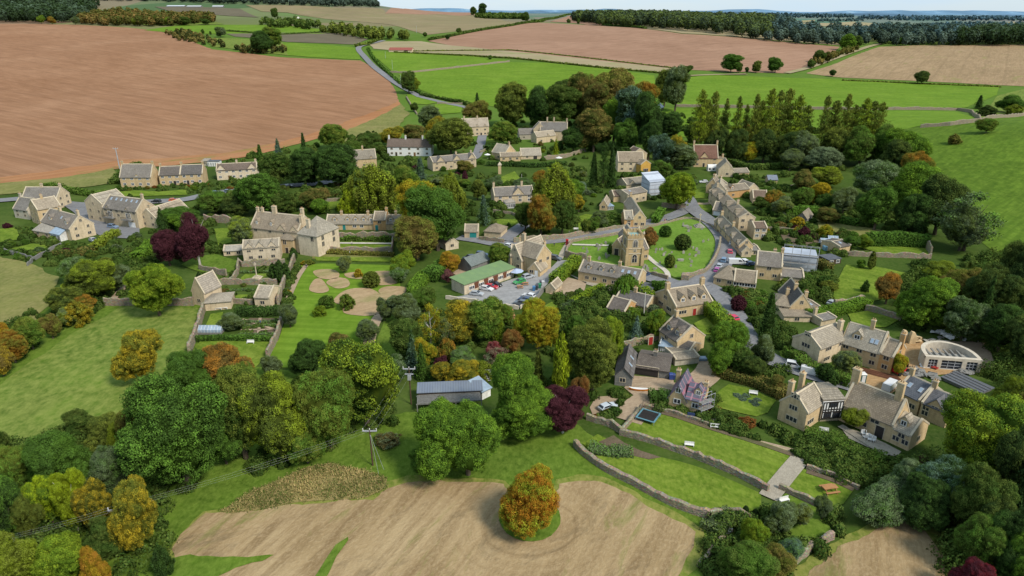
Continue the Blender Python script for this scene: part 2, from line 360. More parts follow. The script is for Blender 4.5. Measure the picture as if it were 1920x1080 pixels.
class MB:
 """collects simple solids into one mesh; remembers material slots; metres UVs"""
 def __init__(s): s.v = []; s.f = []; s.fm = []; s.mats = []
 def slot(s,m):
  if m not in s.mats: s.mats.append(m)
  return s.mats.index(m)
 def poly(s,pts,faces,mat):
  b = len(s.v); s.v += [tuple(p) for p in pts]
  k = s.slot(mat)
  for f in faces: s.f.append(tuple(b + i for i in f)); s.fm.append(k)
  return s
 def box(s,x0,x1,y0,y1,z0,z1,mat):
  p = [(x0,y0,z0),(x1,y0,z0),(x1,y1,z0),(x0,y1,z0),(x0,y0,z1),(x1,y0,z1),(x1,y1,z1),(x0,y1,z1)]
  return s.poly(p,[(3,2,1,0),(4,5,6,7),(0,1,5,4),(1,2,6,5),(2,3,7,6),(3,0,4,7)],mat)
 def tube(s,a,b,r0,r1,mat,n=6):
  a,b = Vector(a),Vector(b); d = (b - a).normalized()
  u = d.orthogonal().normalized(); w = d.cross(u)
  pts = []
  for c,r in ((a,r0),(b,r1)):
   for i in range(n):
    t = 2 * math.pi * i / n
    pts.append(c + u * (r * math.cos(t)) + w * (r * math.sin(t)))
  fs = [(i,(i + 1) % n,n + (i + 1) % n,n + i) for i in range(n)] + [tuple(reversed(range(n))),tuple(range(n,2 * n))]
  return s.poly(pts,fs,mat)
 def hull_ring(s,rings,mat,cap=True):
  """loft equal-length closed rings of points"""
  n = len(rings[0]); pts = [p for r in rings for p in r]
  fs = []
  for k in range(len(rings) - 1):
   for i in range(n):
    j = (i + 1) % n
    fs.append((k * n + i,k * n + j,(k + 1) * n + j,(k + 1) * n + i))
  if cap: fs += [tuple(reversed(range(n))),tuple(range((len(rings) - 1) * n,len(rings) * n))]
  return s.poly(pts,fs,mat)
 def mesh(s,name,smooth=False,uv=None,fix=True):
  me = bpy.data.meshes.new(name); me.from_pydata(s.v,[],s.f)
  for m in s.mats: me.materials.append(m)
  me.polygons.foreach_set('material_index',s.fm)
  if fix:
   bm = bmesh.new(); bm.from_mesh(me); bmesh.ops.recalc_face_normals(bm,faces=bm.faces); bm.to_mesh(me); bm.free()
  ul = me.uv_layers.new(name='UVMap')
  for p in me.polygons:
   n = p.normal
   for li in p.loop_indices:
    c = me.vertices[me.loops[li].vertex_index].co
    if uv == 'roofx': u = (c.x,math.hypot(c.y,c.z))
    elif uv == 'roofy': u = (c.y,math.hypot(c.x,c.z))
    elif abs(n.z) > 0.8: u = (c.x,c.y)
    elif abs(n.x) > abs(n.y): u = (c.y,c.z)
    else: u = (c.x,c.z)
    ul.data[li].uv = u
  if smooth: me.polygons.foreach_set('use_smooth',np.ones(len(me.polygons),bool))
  me.update()
  return me
 def obj(s,name,parent=None,matrix=None,color=None,**kw):
  return mesh_obj(name,s.mesh(name,**kw),parent,matrix,color)
# ------------------------------------------------------------------ things draped on the ground
def lift(y,layer):
 return 0.035 * layer * (1.0 + max(y,0) / 260.0)
def densify(pts,step,closed):
 out = []
 n = len(pts)
 for i in range(n if closed else n - 1):
  a,b = pts[i],pts[(i + 1) % n]
  k = max(1,int((b - a).length / step(0.5 * (a.y + b.y))))
  for j in range(k): out.append(a.lerp(b,j / k))
 if not closed: out.append(pts[-1])
 return out
def smooth_line(pts,closed=False,sub=6):
 """Catmull-Rom through 2-D points"""
 n = len(pts); out = []
 rngi = range(n if closed else n - 1)
 for i in rngi:
  g = (lambda k: pts[k % n]) if closed else (lambda k: pts[max(0,min(n - 1,k))])
  p0,p1,p2,p3 = g(i - 1),g(i),g(i + 1),g(i + 2)
  for j in range(sub):
   t = j / sub
   out.append(0.5 * ((2 * p1) + (p2 - p0) * t + (2 * p0 - 5 * p1 + 4 * p2 - p3) * t * t + (3 * p1 - p0 - 3 * p2 + p3) * t ** 3))
 if not closed: out.append(pts[-1].copy())
 return out
def world_pts(pix):
 return [Vector((g.x,g.y)) for g in (G(*p) for p in pix)]
REGIONS = []          # (name,list of xy) kept free of scattered shrubs
def sheet(name,pix,mat,layer,wob=0.0,smooth=False,keep=True,pts=None,grow=0.0):
 P = pts or world_pts(pix)
 if smooth: P = smooth_line(P,True,5)
 st = lambda y: max(1.2 if wob > .6 else 2.5,y / 90.0)
 B = densify(P,st,True)
 if grow:
  ar = sum(a.x * b.y - b.x * a.y for a,b in zip(B,B[1:] + B[:1])); sg = grow if ar > 0 else -grow
  B = [p + Vector(((q - o).y,-(q - o).x)).normalized() * sg for o,p,q in zip(B[-1:] + B[:-1],B,B[1:] + B[:1])]
 if wob:
  Q = []
  for i,p in enumerate(B):
   s = wob * max(1.0,p.y / 300.0)
   v = mnoise.noise_vector(Vector((p.x * 0.11 / max(1,p.y / 300),p.y * 0.11 / max(1,p.y / 300),len(name))))
   v2 = mnoise.noise_vector(Vector((p.x * 0.5,p.y * 0.5,3.3)))
   Q.append(Vector((p.x + v.x * s + v2.x * s * 0.6,p.y + v.y * s + v2.y * s * 0.6)))
  B = Q
 xs = [p.x for p in B]; ys = [p.y for p in B]
 pts = list(B)
 y = min(ys)
 g0 = 6.0
 while y < max(ys):
  g = max(g0,y / 28.0)
  x = min(xs) + (g * 0.5 if int(y) % 2 else 0)
  while x < max(xs):
   pts.append(Vector((x + 0.137,y + 0.071))); x += g
  y += g
 n = len(B)
 res = delaunay_2d_cdt(pts,[(i,(i + 1) % n) for i in range(n)],[list(range(n))],1,1e-4)
 V = [(v.x,v.y,terrain(v.x,v.y) + lift(v.y,layer)) for v in res[0]]
 F = [tuple(f) for f in res[2]]
 me = np_mesh(name,V,F,[mat])
 bm = bmesh.new(); bm.from_mesh(me)
 for f in bm.faces:
  if f.normal.z < 0: f.normal_flip()
 bm.to_mesh(me); bm.free()
 o = mesh_obj(name,me)
 o['kind'] = 'structure'
 if keep: REGIONS.append((name,[(p.x,p.y) for p in B]))
 return o
def ribbon(name,pix,width,mat,layer,label=None,keep=True,camber=0.0,pts=None):
 P = smooth_line(pts or world_pts(pix),False,8)
 P = densify(P,lambda y: max(2.0,y / 90.0),False)
 V,F = [],[]
 n = len(P); W = width if callable(width) else (lambda t: width)
 L,Rr = [],[]
 for i,p in enumerate(P):
  d = (P[min(n - 1,i + 1)] - P[max(0,i - 1)]).normalized()
  nn = Vector((-d.y,d.x)); w = W(i / (n - 1)) * 0.5
  for k in (-1,-0.33,0.33,1):
   q = p + nn * (w * k)
   V.append((q.x,q.y,terrain(q.x,q.y) + lift(q.y,layer) + camber * (1 - k * k)))
  L.append((p + nn * w).to_tuple()); Rr.append((p - nn * w).to_tuple())
 for i in range(n - 1):
  for k in range(3):
   a = i * 4 + k
   F.append((a,a + 4,a + 5,a + 1))
 me = np_mesh(name,V,F,[mat])
 bm = bmesh.new(); bm.from_mesh(me)
 for f in bm.faces:
  if f.normal.z < 0: f.normal_flip()
 bm.to_mesh(me); bm.free()
 o = mesh_obj(name,me)
 o['kind'] = 'structure'
 if keep: REGIONS.append((name,L + Rr[::-1]))
 return o
def inside(poly,x,y):
 c = False; n = len(poly); j = n - 1
 for i in range(n):
  xi,yi = poly[i]; xj,yj = poly[j]
  if (yi > y) != (yj > y) and x < (xj - xi) * (y - yi) / (yj - yi) + xi: c = not c
  j = i
 return c
def stone_wall(pix,h,label,t=0.5,mat='drystone',name='stone_wall',cat='wall',group=None,pts=None,rough=0.2,smooth=False):
 P = pts or world_pts(pix)
 if smooth: P = smooth_line(P,False,5)
 P = densify(P,lambda y: max(1.0,y / 160.0),False)
 n = len(P); rings = []
 o0 = P[0]; z00 = terrain(o0.x,o0.y)
 for i,p in enumerate(P):
  d = (P[min(n - 1,i + 1)] - P[max(0,i - 1)]).normalized(); nn = Vector((-d.y,d.x))
  z = terrain(p.x,p.y); hh = h + rough * 2 * h * (mnoise.noise(Vector((p.x * 0.7,p.y * 0.7,1.7))))
  r = []
  for s,zz in ((-0.55,-0.4),(0.55,-0.4),(0.45,hh * 0.93),(0.12,hh),(-0.12,hh),(-0.45,hh * 0.93)):
   q = p + nn * (t * s + rough * 0.5 * mnoise.noise(Vector((p.x,p.y,zz * 3))))
   r.append((q.x - o0.x,q.y - o0.y,z + zz - z00))
  rings.append(r)
 o = MB().hull_ring(rings,MATS[mat]).obj(name)
 o.location = (o0.x,o0.y,z00)
 return tag(o,label,cat,group)
# ------------------------------------------------------------------ foliage prototypes (unit size: 1 high, 1 wide)
def leaf_faces(C,N,size,rng,aspect=0.75,up=None):
 """one irregular leafy quad per centre C (n,3), facing N (n,3)"""
 n = len(C)
 N = N / (np.linalg.norm(N,axis=1,keepdims=True) + 1e-9)
 A = rng.normal(size=(n,3)) if up is None else up + 0.25 * rng.normal(size=(n,3))
 A = A - (A * N).sum(1,keepdims=True) * N
 A /= (np.linalg.norm(A,axis=1,keepdims=True) + 1e-9)
 B = np.cross(N,A)
 s = (np.asarray(size) * rng.uniform(0.65,1.3,n))[:,None] if np.ndim(size) == 0 else (size * rng.uniform(0.65,1.3,n))[:,None]
 j = lambda: rng.uniform(0.7,1.15,(n,1))
 V = np.stack([C + A * s * j(),C + B * s * aspect * j(),C - A * s * j(),C - B * s * aspect * j()],1)
 return V.reshape(-1,3)
def fib(n,rng):
 i = np.arange(n) + 0.5
 ph = np.arccos(1 - 2 * i / n); th = math.pi * (1 + 5 ** 0.5) * i + rng.uniform(0,6.28)
 return np.stack([np.cos(th) * np.sin(ph),np.sin(th) * np.sin(ph),np.cos(ph)],1)
def core_ball(c,r,seg=7,rings=5):
 V = []; F = []
 for k in range(rings + 1):
  ph = math.pi * k / rings
  for i in range(seg):
   t = 2 * math.pi * i / seg
   V.append((c[0] + r[0] * math.sin(ph) * math.cos(t),c[1] + r[1] * math.sin(ph) * math.sin(t),c[2] + r[2] * math.cos(ph)))
 for k in range(rings):
  for i in range(seg):
   F.append((k * seg + i,k * seg + (i + 1) % seg,(k + 1) * seg + (i + 1) % seg,(k + 1) * seg + i))
 return np.array(V),np.array(F)
def assemble(name,Vl,Al,core=()):
 V = np.concatenate(Vl); n = len(V) // 4
 F = np.arange(4 * n).reshape(n,4)
 A = np.repeat(np.concatenate(Al),4,axis=0)
 for cv,cf in core:
  F = np.concatenate([F,cf + len(V)]); V = np.concatenate([V,cv])
  A = np.concatenate([A,np.tile(np.array([[0.4,0.4,0.12,1.0]]),(len(cv),1))])  # core coloured dark to paint the shade inside the foliage
 return np_mesh(name,V,F,[MATS['leaf']],attr=A)
def lobed(name,seed,prof,nlobes,lr,nleaf,leaf,z0=0.10,lump=0.2,squash=0.85,core=True,flat=0.0):
 """crown of leafy lobes spread over a body of revolution prof(t)->radius, t 0..1 from z0 to top"""
 rng = np.random.default_rng(seed)
 pts = []
 H = 1 - z0
 for _ in range(nlobes):
  best,bd = None,-1
  for __ in range(5):
   t = rng.uniform(0.0,1.0) ** 0.85; th = rng.uniform(0,2 * math.pi)
   r = prof(t)
   if rng.uniform() > (0.35 + 0.65 * r / 0.5): continue
   cx,sy = math.cos(th),math.sin(th)
   lump_r = 1 + lump * mnoise.noise(Vector((cx * 1.3 + seed,sy * 1.3,t * 2.2))) + lump * 0.55 * mnoise.noise(Vector((cx * 2.9,sy * 2.9 + seed,t * 4.4)))
   p = np.array([cx * r * lump_r,sy * r * lump_r,z0 + t * H * (1 + 0.12 * lump * mnoise.noise(Vector((cx * 2,sy * 2,seed * 1.3))))])
   d = min([np.linalg.norm(p - q) for q in pts],default=9)
   if d > bd: best,bd = p,d
  if best is not None: pts.append(best)
 Vl,Al,cores = [],[],[]
 ctr = np.array([0,0,z0 + 0.42 * H])
 for p in pts:
  r = rng.uniform(*lr)
  out = p - ctr; dist = np.linalg.norm(out) + 1e-6; out = out / dist
  c = p - out * r * 0.85
  D = fib(nleaf,rng) + rng.normal(size=(nleaf,3)) * 0.12
  D /= np.linalg.norm(D,axis=1,keepdims=True)
  keep = (D @ out) + 0.35 * D[:,2] > -0.30 + rng.uniform(-0.2,0.2,nleaf)
  D = D[keep]; n = len(D)
  rad = r * rng.uniform(0.82,1.14,n)[:,None]
  C = c + D * rad * np.array([1,1,squash])
  C[:,2] = np.maximum(C[:,2],0.02)
  Nn = D * 0.9 + rng.normal(size=(n,3)) * 0.42 + np.array([0,0,0.30])
  Vl.append(leaf_faces(C,Nn,leaf,rng))
  ex = np.clip(0.45 + 0.5 * (D @ out) + 0.25 * D[:,2],0,1)
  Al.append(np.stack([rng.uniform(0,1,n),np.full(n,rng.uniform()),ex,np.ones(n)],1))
  if core: cores.append(core_ball(c,(r * 0.68,r * 0.68,r * 0.6)))
 if core:
  for t in np.linspace(0.12,0.8,5):
   r = max(0.03,prof(t) * (0.95 - 0.45 * lump) - lr[1])
   cores.append(core_ball((0,0,z0 + t * H),(r,r,0.16 * H),10,5))
 return assemble(name,Vl,Al,cores)
def massed(name,seed,K,nlobes,lr,nleaf,leaf,zr=(0.3,0.72),br=(0.16,0.27),core_r=0.30,squash=0.8,off=(0.14,0.30)):
 """uneven crown: several big leafy masses, each covered with small lobes"""
 rng = np.random.default_rng(seed)
 B = [(np.array([rng.normal() * .03,rng.normal() * .03,0.46]),np.array([core_r,core_r,0.42]))]
 for k in range(K):
  th = 6.283 * (k + rng.uniform(-.35,.35)) / K; d = rng.uniform(*off); r = rng.uniform(*br)
  B.append((np.array([math.cos(th) * d,math.sin(th) * d,rng.uniform(*zr)]),np.array([r,r,r * rng.uniform(.75,1.15)])))
 top = max(c[2] + r[2] for c,r in B); wid = max(np.hypot(c[0],c[1]) + r[0] for c,r in B)
 lo = min(c[2] - r[2] for c,r in B)
 fz = lambda z: 0.06 + (z - lo) / (top - lo) * 0.94
 B = [(np.array([c[0] * .5 / wid,c[1] * .5 / wid,fz(c[2])]),np.array([r[0] * .5 / wid,r[1] * .5 / wid,r[2] / (top - lo) * .94])) for c,r in B]
 A = np.array([r[0] * r[2] for c,r in B]); A /= A.sum()
 pts,outs = [],[]
 for _ in range(nlobes):
  best,bd = None,-1
  for __ in range(7):
   k = rng.choice(len(B),p=A); c,r = B[k]
   D = rng.normal(size=3); D /= np.linalg.norm(D)
   if D[2] < -0.75: continue
   p = c + D * r * (1 + 0.16 * mnoise.noise(Vector((D[0] * 2.2 + k,D[1] * 2.2,D[2] * 2.2 + seed))))
   if p[2] < 0.04 or any(((p - c2) ** 2 / (r2 * .93) ** 2).sum() < 1 for j,(c2,r2) in enumerate(B) if j != k): continue
   d = min([np.linalg.norm(p - q) for q in pts],default=9)
   if d > bd: best,bd,bo = p,d,D
  if best is not None: pts.append(best); outs.append(bo)
 Vl,Al = [],[]
 for p,out in zip(pts,outs):
  r = rng.uniform(*lr) * (1.15 if out[2] > 0 else .9); c = p - out * r * .8; n0 = int(nleaf * (r / lr[1]) ** 2 * 1.3) + 12
  D = rng.normal(size=(n0,3)); D /= np.linalg.norm(D,axis=1,keepdims=True)
  D = D[(D @ out) + .35 * D[:,2] > -.3 + rng.uniform(-.2,.2,n0)]; n = len(D)
  C = c + D * (r * rng.uniform(.72,1.2,n))[:,None] * np.array([1,1,squash])
  C[:,2] = np.maximum(C[:,2],.02)
  Vl.append(leaf_faces(C,D * .9 + rng.normal(size=(n,3)) * .42 + np.array([0,0,.3]),leaf,rng))
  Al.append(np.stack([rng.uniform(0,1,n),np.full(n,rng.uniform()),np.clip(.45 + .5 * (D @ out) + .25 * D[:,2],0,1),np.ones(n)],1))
 return assemble(name,Vl,Al,[core_ball(c,r * .8,9,6) for c,r in B])
def dome(bot=0.55,top=1.0):
 def f(t):
  if t < 0.35: return 0.5 * (bot + (1 - bot) * math.sin(t / 0.35 * math.pi / 2))
  return 0.5 * max(0.0,math.cos((t - 0.35) / 0.65 * math.pi / 2)) ** (0.62 * top)
 return f
def egg(p=0.7):
 return lambda t: 0.5 * max(0.0,math.sin(math.pi * min(1,(t * 0.93 + 0.07)))) ** p
def column(t):
 return 0.5 * (min(1.0,0.55 + t * 2.2)) * max(0.0,1 - t ** 2.6) ** 0.6
def make_conifer(name,seed,whorls=30,arms=12,nl=9,leaf=0.022,power=0.85,droop=0.28,z0=0.05,gap=0.0,ragged=0.25):
 rng = np.random.default_rng(seed); Vl,Al = [],[]
 for k in range(whorls):
  t = (k + rng.uniform(-0.3,0.3)) / whorls
  t = min(max(t,0),0.99); z = z0 + t * (1 - z0)
  R0 = 0.5 * (1 - t) ** power + 0.015
  for a in range(max(5,int(arms * (1 - 0.5 * t)))):
   if rng.uniform() < gap: continue
   th = rng.uniform(0,2 * math.pi); rr = R0 * rng.uniform(1 - ragged,1 + ragged * 0.4)
   s = np.sqrt(rng.uniform(0.06,1,nl))
   spread = rng.normal(size=nl) * 0.16
   C = np.stack([np.cos(th + spread) * rr * s,np.sin(th + spread) * rr * s,z - droop * rr * s ** 1.6 + rng.normal(size=nl) * 0.006],1)
   Nn = np.stack([np.cos(th) * 0.5 + rng.normal(size=nl) * 0.35,np.sin(th) * 0.5 + rng.normal(size=nl) * 0.35,np.full(nl,0.8)],1)
   Vl.append(leaf_faces(C,Nn,leaf * (1.2 - 0.5 * t),rng))
   Al.append(np.stack([rng.uniform(0,1,nl),np.full(nl,rng.uniform()),0.15 + 0.85 * s,np.ones(nl)],1))
 core = [core_ball((0,0,z0 + (1 - z0) * q),(0.5 * (1 - q) ** power * 0.55,) * 2 + (0.1,),8,4) for q in np.linspace(0.05,0.85,9)] if gap < 0.1 else []
 return assemble(name,Vl,Al,core)
def make_larch(name,seed,z0=0.2):
 rng = np.random.default_rng(seed); Vl,Al = [],[]
 for k in range(78):
  t = rng.uniform(0,1) ** 0.95; z = z0 + t * (1 - z0) * 0.98
  R0 = 0.5 * (1 - t) ** 0.5 * rng.uniform(0.75,1.05) * min(1,0.6 + t * 1.6) + 0.03
  for a in range(int(rng.integers(2,6))):
   th = rng.uniform(0,2 * math.pi); rr = R0 * rng.uniform(0.3,1.25); nl = 22
   s = np.sqrt(rng.uniform(0.02,1,nl))
   C = np.stack([np.cos(th) * rr * s + rng.normal(size=nl) * 0.03,np.sin(th) * rr * s + rng.normal(size=nl) * 0.03,z + rng.uniform(-.02,.02) - 0.05 * rr + 0.03 * s - np.abs(rng.normal(size=nl)) * 0.016],1)
   Vl.append(leaf_faces(C,rng.normal(size=(nl,3)) + np.array([0,0,0.6]),np.full(nl,0.0125),rng,1.5))
   Al.append(np.stack([rng.uniform(0,1,nl),np.full(nl,rng.uniform()),0.3 + 0.7 * s,np.ones(nl)],1))
 return assemble(name,Vl,Al)
def make_willow(name,seed,strands=260,z0=0.04):
 rng = np.random.default_rng(seed); Vl,Al = [],[]
 for k in range(strands):
  th = rng.uniform(0,2 * math.pi); q = math.sqrt(rng.uniform(0.02,1)); r = 0.46 * q
  top = 0.50 + 0.48 * math.sqrt(max(0,1 - q ** 2)) - rng.uniform(0,0.08)
  end = z0 + rng.uniform(0.0,0.28); nl = int(14 + 16 * q)
  s = rng.uniform(0,1,nl)
  bul = r * (1 + 0.14 * np.sin(s * 2.6)) + rng.normal(size=nl) * 0.006
  C = np.stack([np.cos(th) * bul + rng.normal(size=nl) * 0.010,np.sin(th) * bul + rng.normal(size=nl) * 0.010,top + (end - top) * s * (0.35 + 0.65 * q)],1)
  Nn = np.stack([np.cos(th) + rng.normal(size=nl) * 0.4,np.sin(th) + rng.normal(size=nl) * 0.4,np.full(nl,0.45) * (1 - s) + 0.1],1)
  Vl.append(leaf_faces(C,Nn,np.full(nl,0.036),rng,0.42,np.tile([[0,0,1.0]],(nl,1))))
  Al.append(np.stack([rng.uniform(0,1,nl),np.full(nl,rng.uniform()),0.25 + 0.75 * q * np.ones(nl) * (1 - 0.5 * s),np.ones(nl)],1))
 core = [core_ball((0,0,0.5),(0.36,0.36,0.40),10,6)]
 return assemble(name,Vl,Al,core)
def make_airy(name,seed,z0=0.25,n=42,nleaf=46,leaf=0.028):
 rng = np.random.default_rng(seed); Vl,Al = [],[]
 f = dome(0.5)
 for _ in range(n):
  t = rng.uniform(0,1) ** 0.8; th = rng.uniform(0,6.283); r = f(t) * rng.uniform(0.55,1.0)
  c = np.array([math.cos(th) * r,math.sin(th) * r,z0 + t * (0.97 - z0)])
  D = rng.normal(size=(nleaf,3)); D /= np.linalg.norm(D,axis=1,keepdims=True)
  C = c + D * rng.uniform(0.03,0.105,nleaf)[:,None] * np.array([1.1,1.1,0.7])
  Nn = D * 0.6 + rng.normal(size=(nleaf,3)) * 0.5 + np.array([0,0,0.4])
  Vl.append(leaf_faces(C,Nn,np.full(nleaf,leaf),rng))
  Al.append(np.stack([rng.uniform(0,1,nleaf),np.full(nleaf,rng.uniform()),np.clip(0.6 + 0.4 * D[:,2],0,1),np.ones(nleaf)],1))
 return assemble(name,Vl,Al)
def make_trunk(name,seed,r=0.035,top=0.75,limbs=6,spread=0.3,mat='bark',fork=0.28):
 rng = random.Random(seed); b = MB(); m = MATS[mat]
 p = Vector((0,0,-0.04)); q = Vector((rng.uniform(-.02,.02),rng.uniform(-.02,.02),fork))
 b.tube(p,q,r * 1.25,r * 0.85,m,7)
 e = Vector((rng.uniform(-.03,.03),rng.uniform(-.03,.03),top)); b.tube(q,e,r * 0.85,r * 0.15,m,6)
 for i in range(limbs):
  z = fork + (top - fork) * rng.uniform(0.0,0.65); th = 6.283 * (i + rng.random() * 0.6) / limbs
  a = Vector((0,0,z)); s = spread * rng.uniform(0.6,1.0)
  mid = a + Vector((math.cos(th) * s * 0.55,math.sin(th) * s * 0.55,0.10))
  en = a + Vector((math.cos(th) * s,math.sin(th) * s,0.26))
  b.tube(a,mid,r * 0.45,r * 0.3,m,5); b.tube(mid,en,r * 0.3,r * 0.08,m,5)
 return b.mesh(name)
PROTO = {}
def build_protos():
 P = PROTO
 P['broad'] = [massed('broadleaf_crown',21 + i,K,220,(0.035,0.09),260,0.0098) for i,K in enumerate((5,6,7,4,6,5))]
 P['grand'] = [massed('broadleaf_crown',221 + i,K,330,(0.030,0.072),300,0.0076) for i,K in enumerate((6,5,7))]
 P['round'] = [massed('round_crown',41 + i,6,200,(0.04,0.08),220,0.0102,(.32,.66),(.19,.25),.34,.8,(.12,.2)) for i in range(3)]
 P['tall'] = [massed('tall_crown',61 + i,8,200,(0.04,0.10),220,0.0112,(.2,.78),(.16,.23),.32,.65,(.08,.2)) for i in range(4)]
 P['airy'] = [make_airy('open_crown',71 + i,n=60,nleaf=60,leaf=0.016) for i in range(2)]
 P['weep'] = [lobed('drooping_crown',75 + i,dome(0.75,1.5),130,(0.05,0.10),120,0.0155,0.05,0.5,1.6) for i in range(2)]
 P['conifer'] = [make_conifer('conifer_crown',81,34,13,13,0.0165,0.8,0.28,ragged=0.45),make_conifer('conifer_crown',82,26,12,13,0.018,0.62,0.4,0.05,0.0,0.55)]
 P['larch'] = [make_larch('larch_crown',91 + i,0.16 + 0.07 * i) for i in range(3)]
 P['cypress'] = [lobed('columnar_crown',101,column,80,(0.10,0.17),90,0.028,0.02,0.25,0.4)]
 P['poplar'] = [lobed('poplar_crown',111,lambda t: 0.5 * (0.45 + 0.55 * min(1,t * 3)) * max(0,1 - t ** 2.2) ** 0.7,100,(0.10,0.2),90,0.026,0.03,0.45,0.3)]
 P['willow'] = [make_willow('weeping_crown',121)]
 P['shrub'] = [lobed('shrub_foliage',131 + i,dome(0.85),80,(0.07,0.16),90,0.021,0.0,0.55,0.9) for i in range(4)]
 P['ball'] = [lobed('clipped_foliage',141,egg(0.5),110,(0.07,0.10),80,0.02,0.0,0.06)]
 P['trunk'] = [make_trunk('trunk',5 + i) for i in range(3)]
 P['paletrunk'] = [make_trunk('trunk',15,0.028,0.8,6,0.28,'palebark',0.42)]
 P['pole'] = [make_trunk('trunk',25,0.022,0.96,0,0.2,'bark',0.4)]
PAL = {  # linear leaf colours; hz, hy, h1, h2 have distance haze mixed in
 'dg': (0.031,0.060,0.012),'dk': (0.022,0.040,0.012),'mg': (0.050,0.098,0.014),'lg': (0.095,0.162,0.016),
 'yg': (0.150,0.195,0.016),'ol': (0.082,0.098,0.016),'do': (0.048,0.066,0.014),'ye': (0.270,0.200,0.016),'og': (0.235,0.112,0.018),
 'br': (0.098,0.074,0.022),'ru': (0.175,0.076,0.022),'pu': (0.042,0.014,0.018),'re': (0.150,0.018,0.024),
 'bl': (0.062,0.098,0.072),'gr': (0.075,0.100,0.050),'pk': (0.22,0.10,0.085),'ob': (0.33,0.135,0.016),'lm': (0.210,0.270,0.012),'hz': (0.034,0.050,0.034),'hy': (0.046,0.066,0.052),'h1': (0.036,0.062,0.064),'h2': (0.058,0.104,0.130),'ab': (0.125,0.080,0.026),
}
TREES = []
LEAFK = 1.82
for _k in PAL: PAL[_k] = tuple(c * (LEAFK if max(PAL[_k]) < 0.12 else 1.25) for c in PAL[_k])
def set_tints(o,a,b):
 o['tint_a'] = [*PAL[a]]; o['tint_b'] = [*PAL[b]]
def tree_at(p,h,w,kind,a,b,label,group=None,pale=False,name=None,rot=None):
 nm = {'conifer': 'conifer_tree','larch': 'larch_tree','cypress': 'cypress_tree','poplar': 'poplar_tree','willow': 'willow_tree'}.get(kind,'broadleaf_tree')
 i = len(TREES)
 r = thing(name or nm,(p.x,p.y,p.z - 0.05),label,'tree',group)
 rz = rot if rot is not None else (i * 2.399) % 6.283
 crown = mesh_obj('crown',PROTO[kind][i % len(PROTO[kind])],r)
 kx = 0.93 + 0.14 * ((i * 0.618) % 1); crown.scale = (w * kx,w * (2 - kx),h); crown.rotation_euler = (0,0,rz)
 set_tints(crown,a,b)
 tk = 'paletrunk' if pale else ('pole' if kind in ('larch','conifer','cypress','poplar') else 'trunk')
 t = mesh_obj('trunk',PROTO[tk][i % len(PROTO[tk])],r)
 tw = min(w,h * 0.75) * (0.8 if kind in ('larch','conifer') else 1.0)
 t.scale = (tw,tw,h); t.rotation_euler = (0,0,rz)
 TREES.append((p.x,p.y,w))
 return r
def T(kind,cx,top,base,wpx,a,b,label,pale=False,group=None,name=None):
 """tree from its outline in the photograph: middle, top and foot rows, crown width"""
 p = G(cx,base); d = depth(p)
 if kind in ('broad','round') and base > 560 and wpx > 56: kind = 'grand'
 h = max(1.0,height_at(p,top)); w = wpx * d / FPX * {'broad': 1.08,'grand': 1.06,'round': 1.06,'tall': 1.2}.get(kind,0.97)
 # the foot of the crown's near side shows lower than the trunk: step back by part of the radius
 return tree_at(p,h,w,kind,a,b,label,group,pale,name)
def shrub_at(p,h,w,a,b,label,group=None,kind='shrub',name='shrub',cat='shrub'):
 i = len(SHRUBS)
 o = mesh_obj(name,PROTO[kind][i % len(PROTO[kind])])
 o.location = (p.x,p.y,p.z - 0.08); o.scale = (w,w,h); o.rotation_euler = (0,0,(i * 1.7) % 6.28)
 set_tints(o,a,b)
 tag(o,label,cat,group)
 SHRUBS.append((p.x,p.y,w))
 return o
SHRUBS = []
def S(cx,top,base,wpx,a,b,label,kind='shrub',group=None,name='shrub'):
 p = G(cx,base); d = depth(p)
 return shrub_at(p,max(0.5,height_at(p,top)),wpx * d / FPX,a,b,label,group,kind,name)
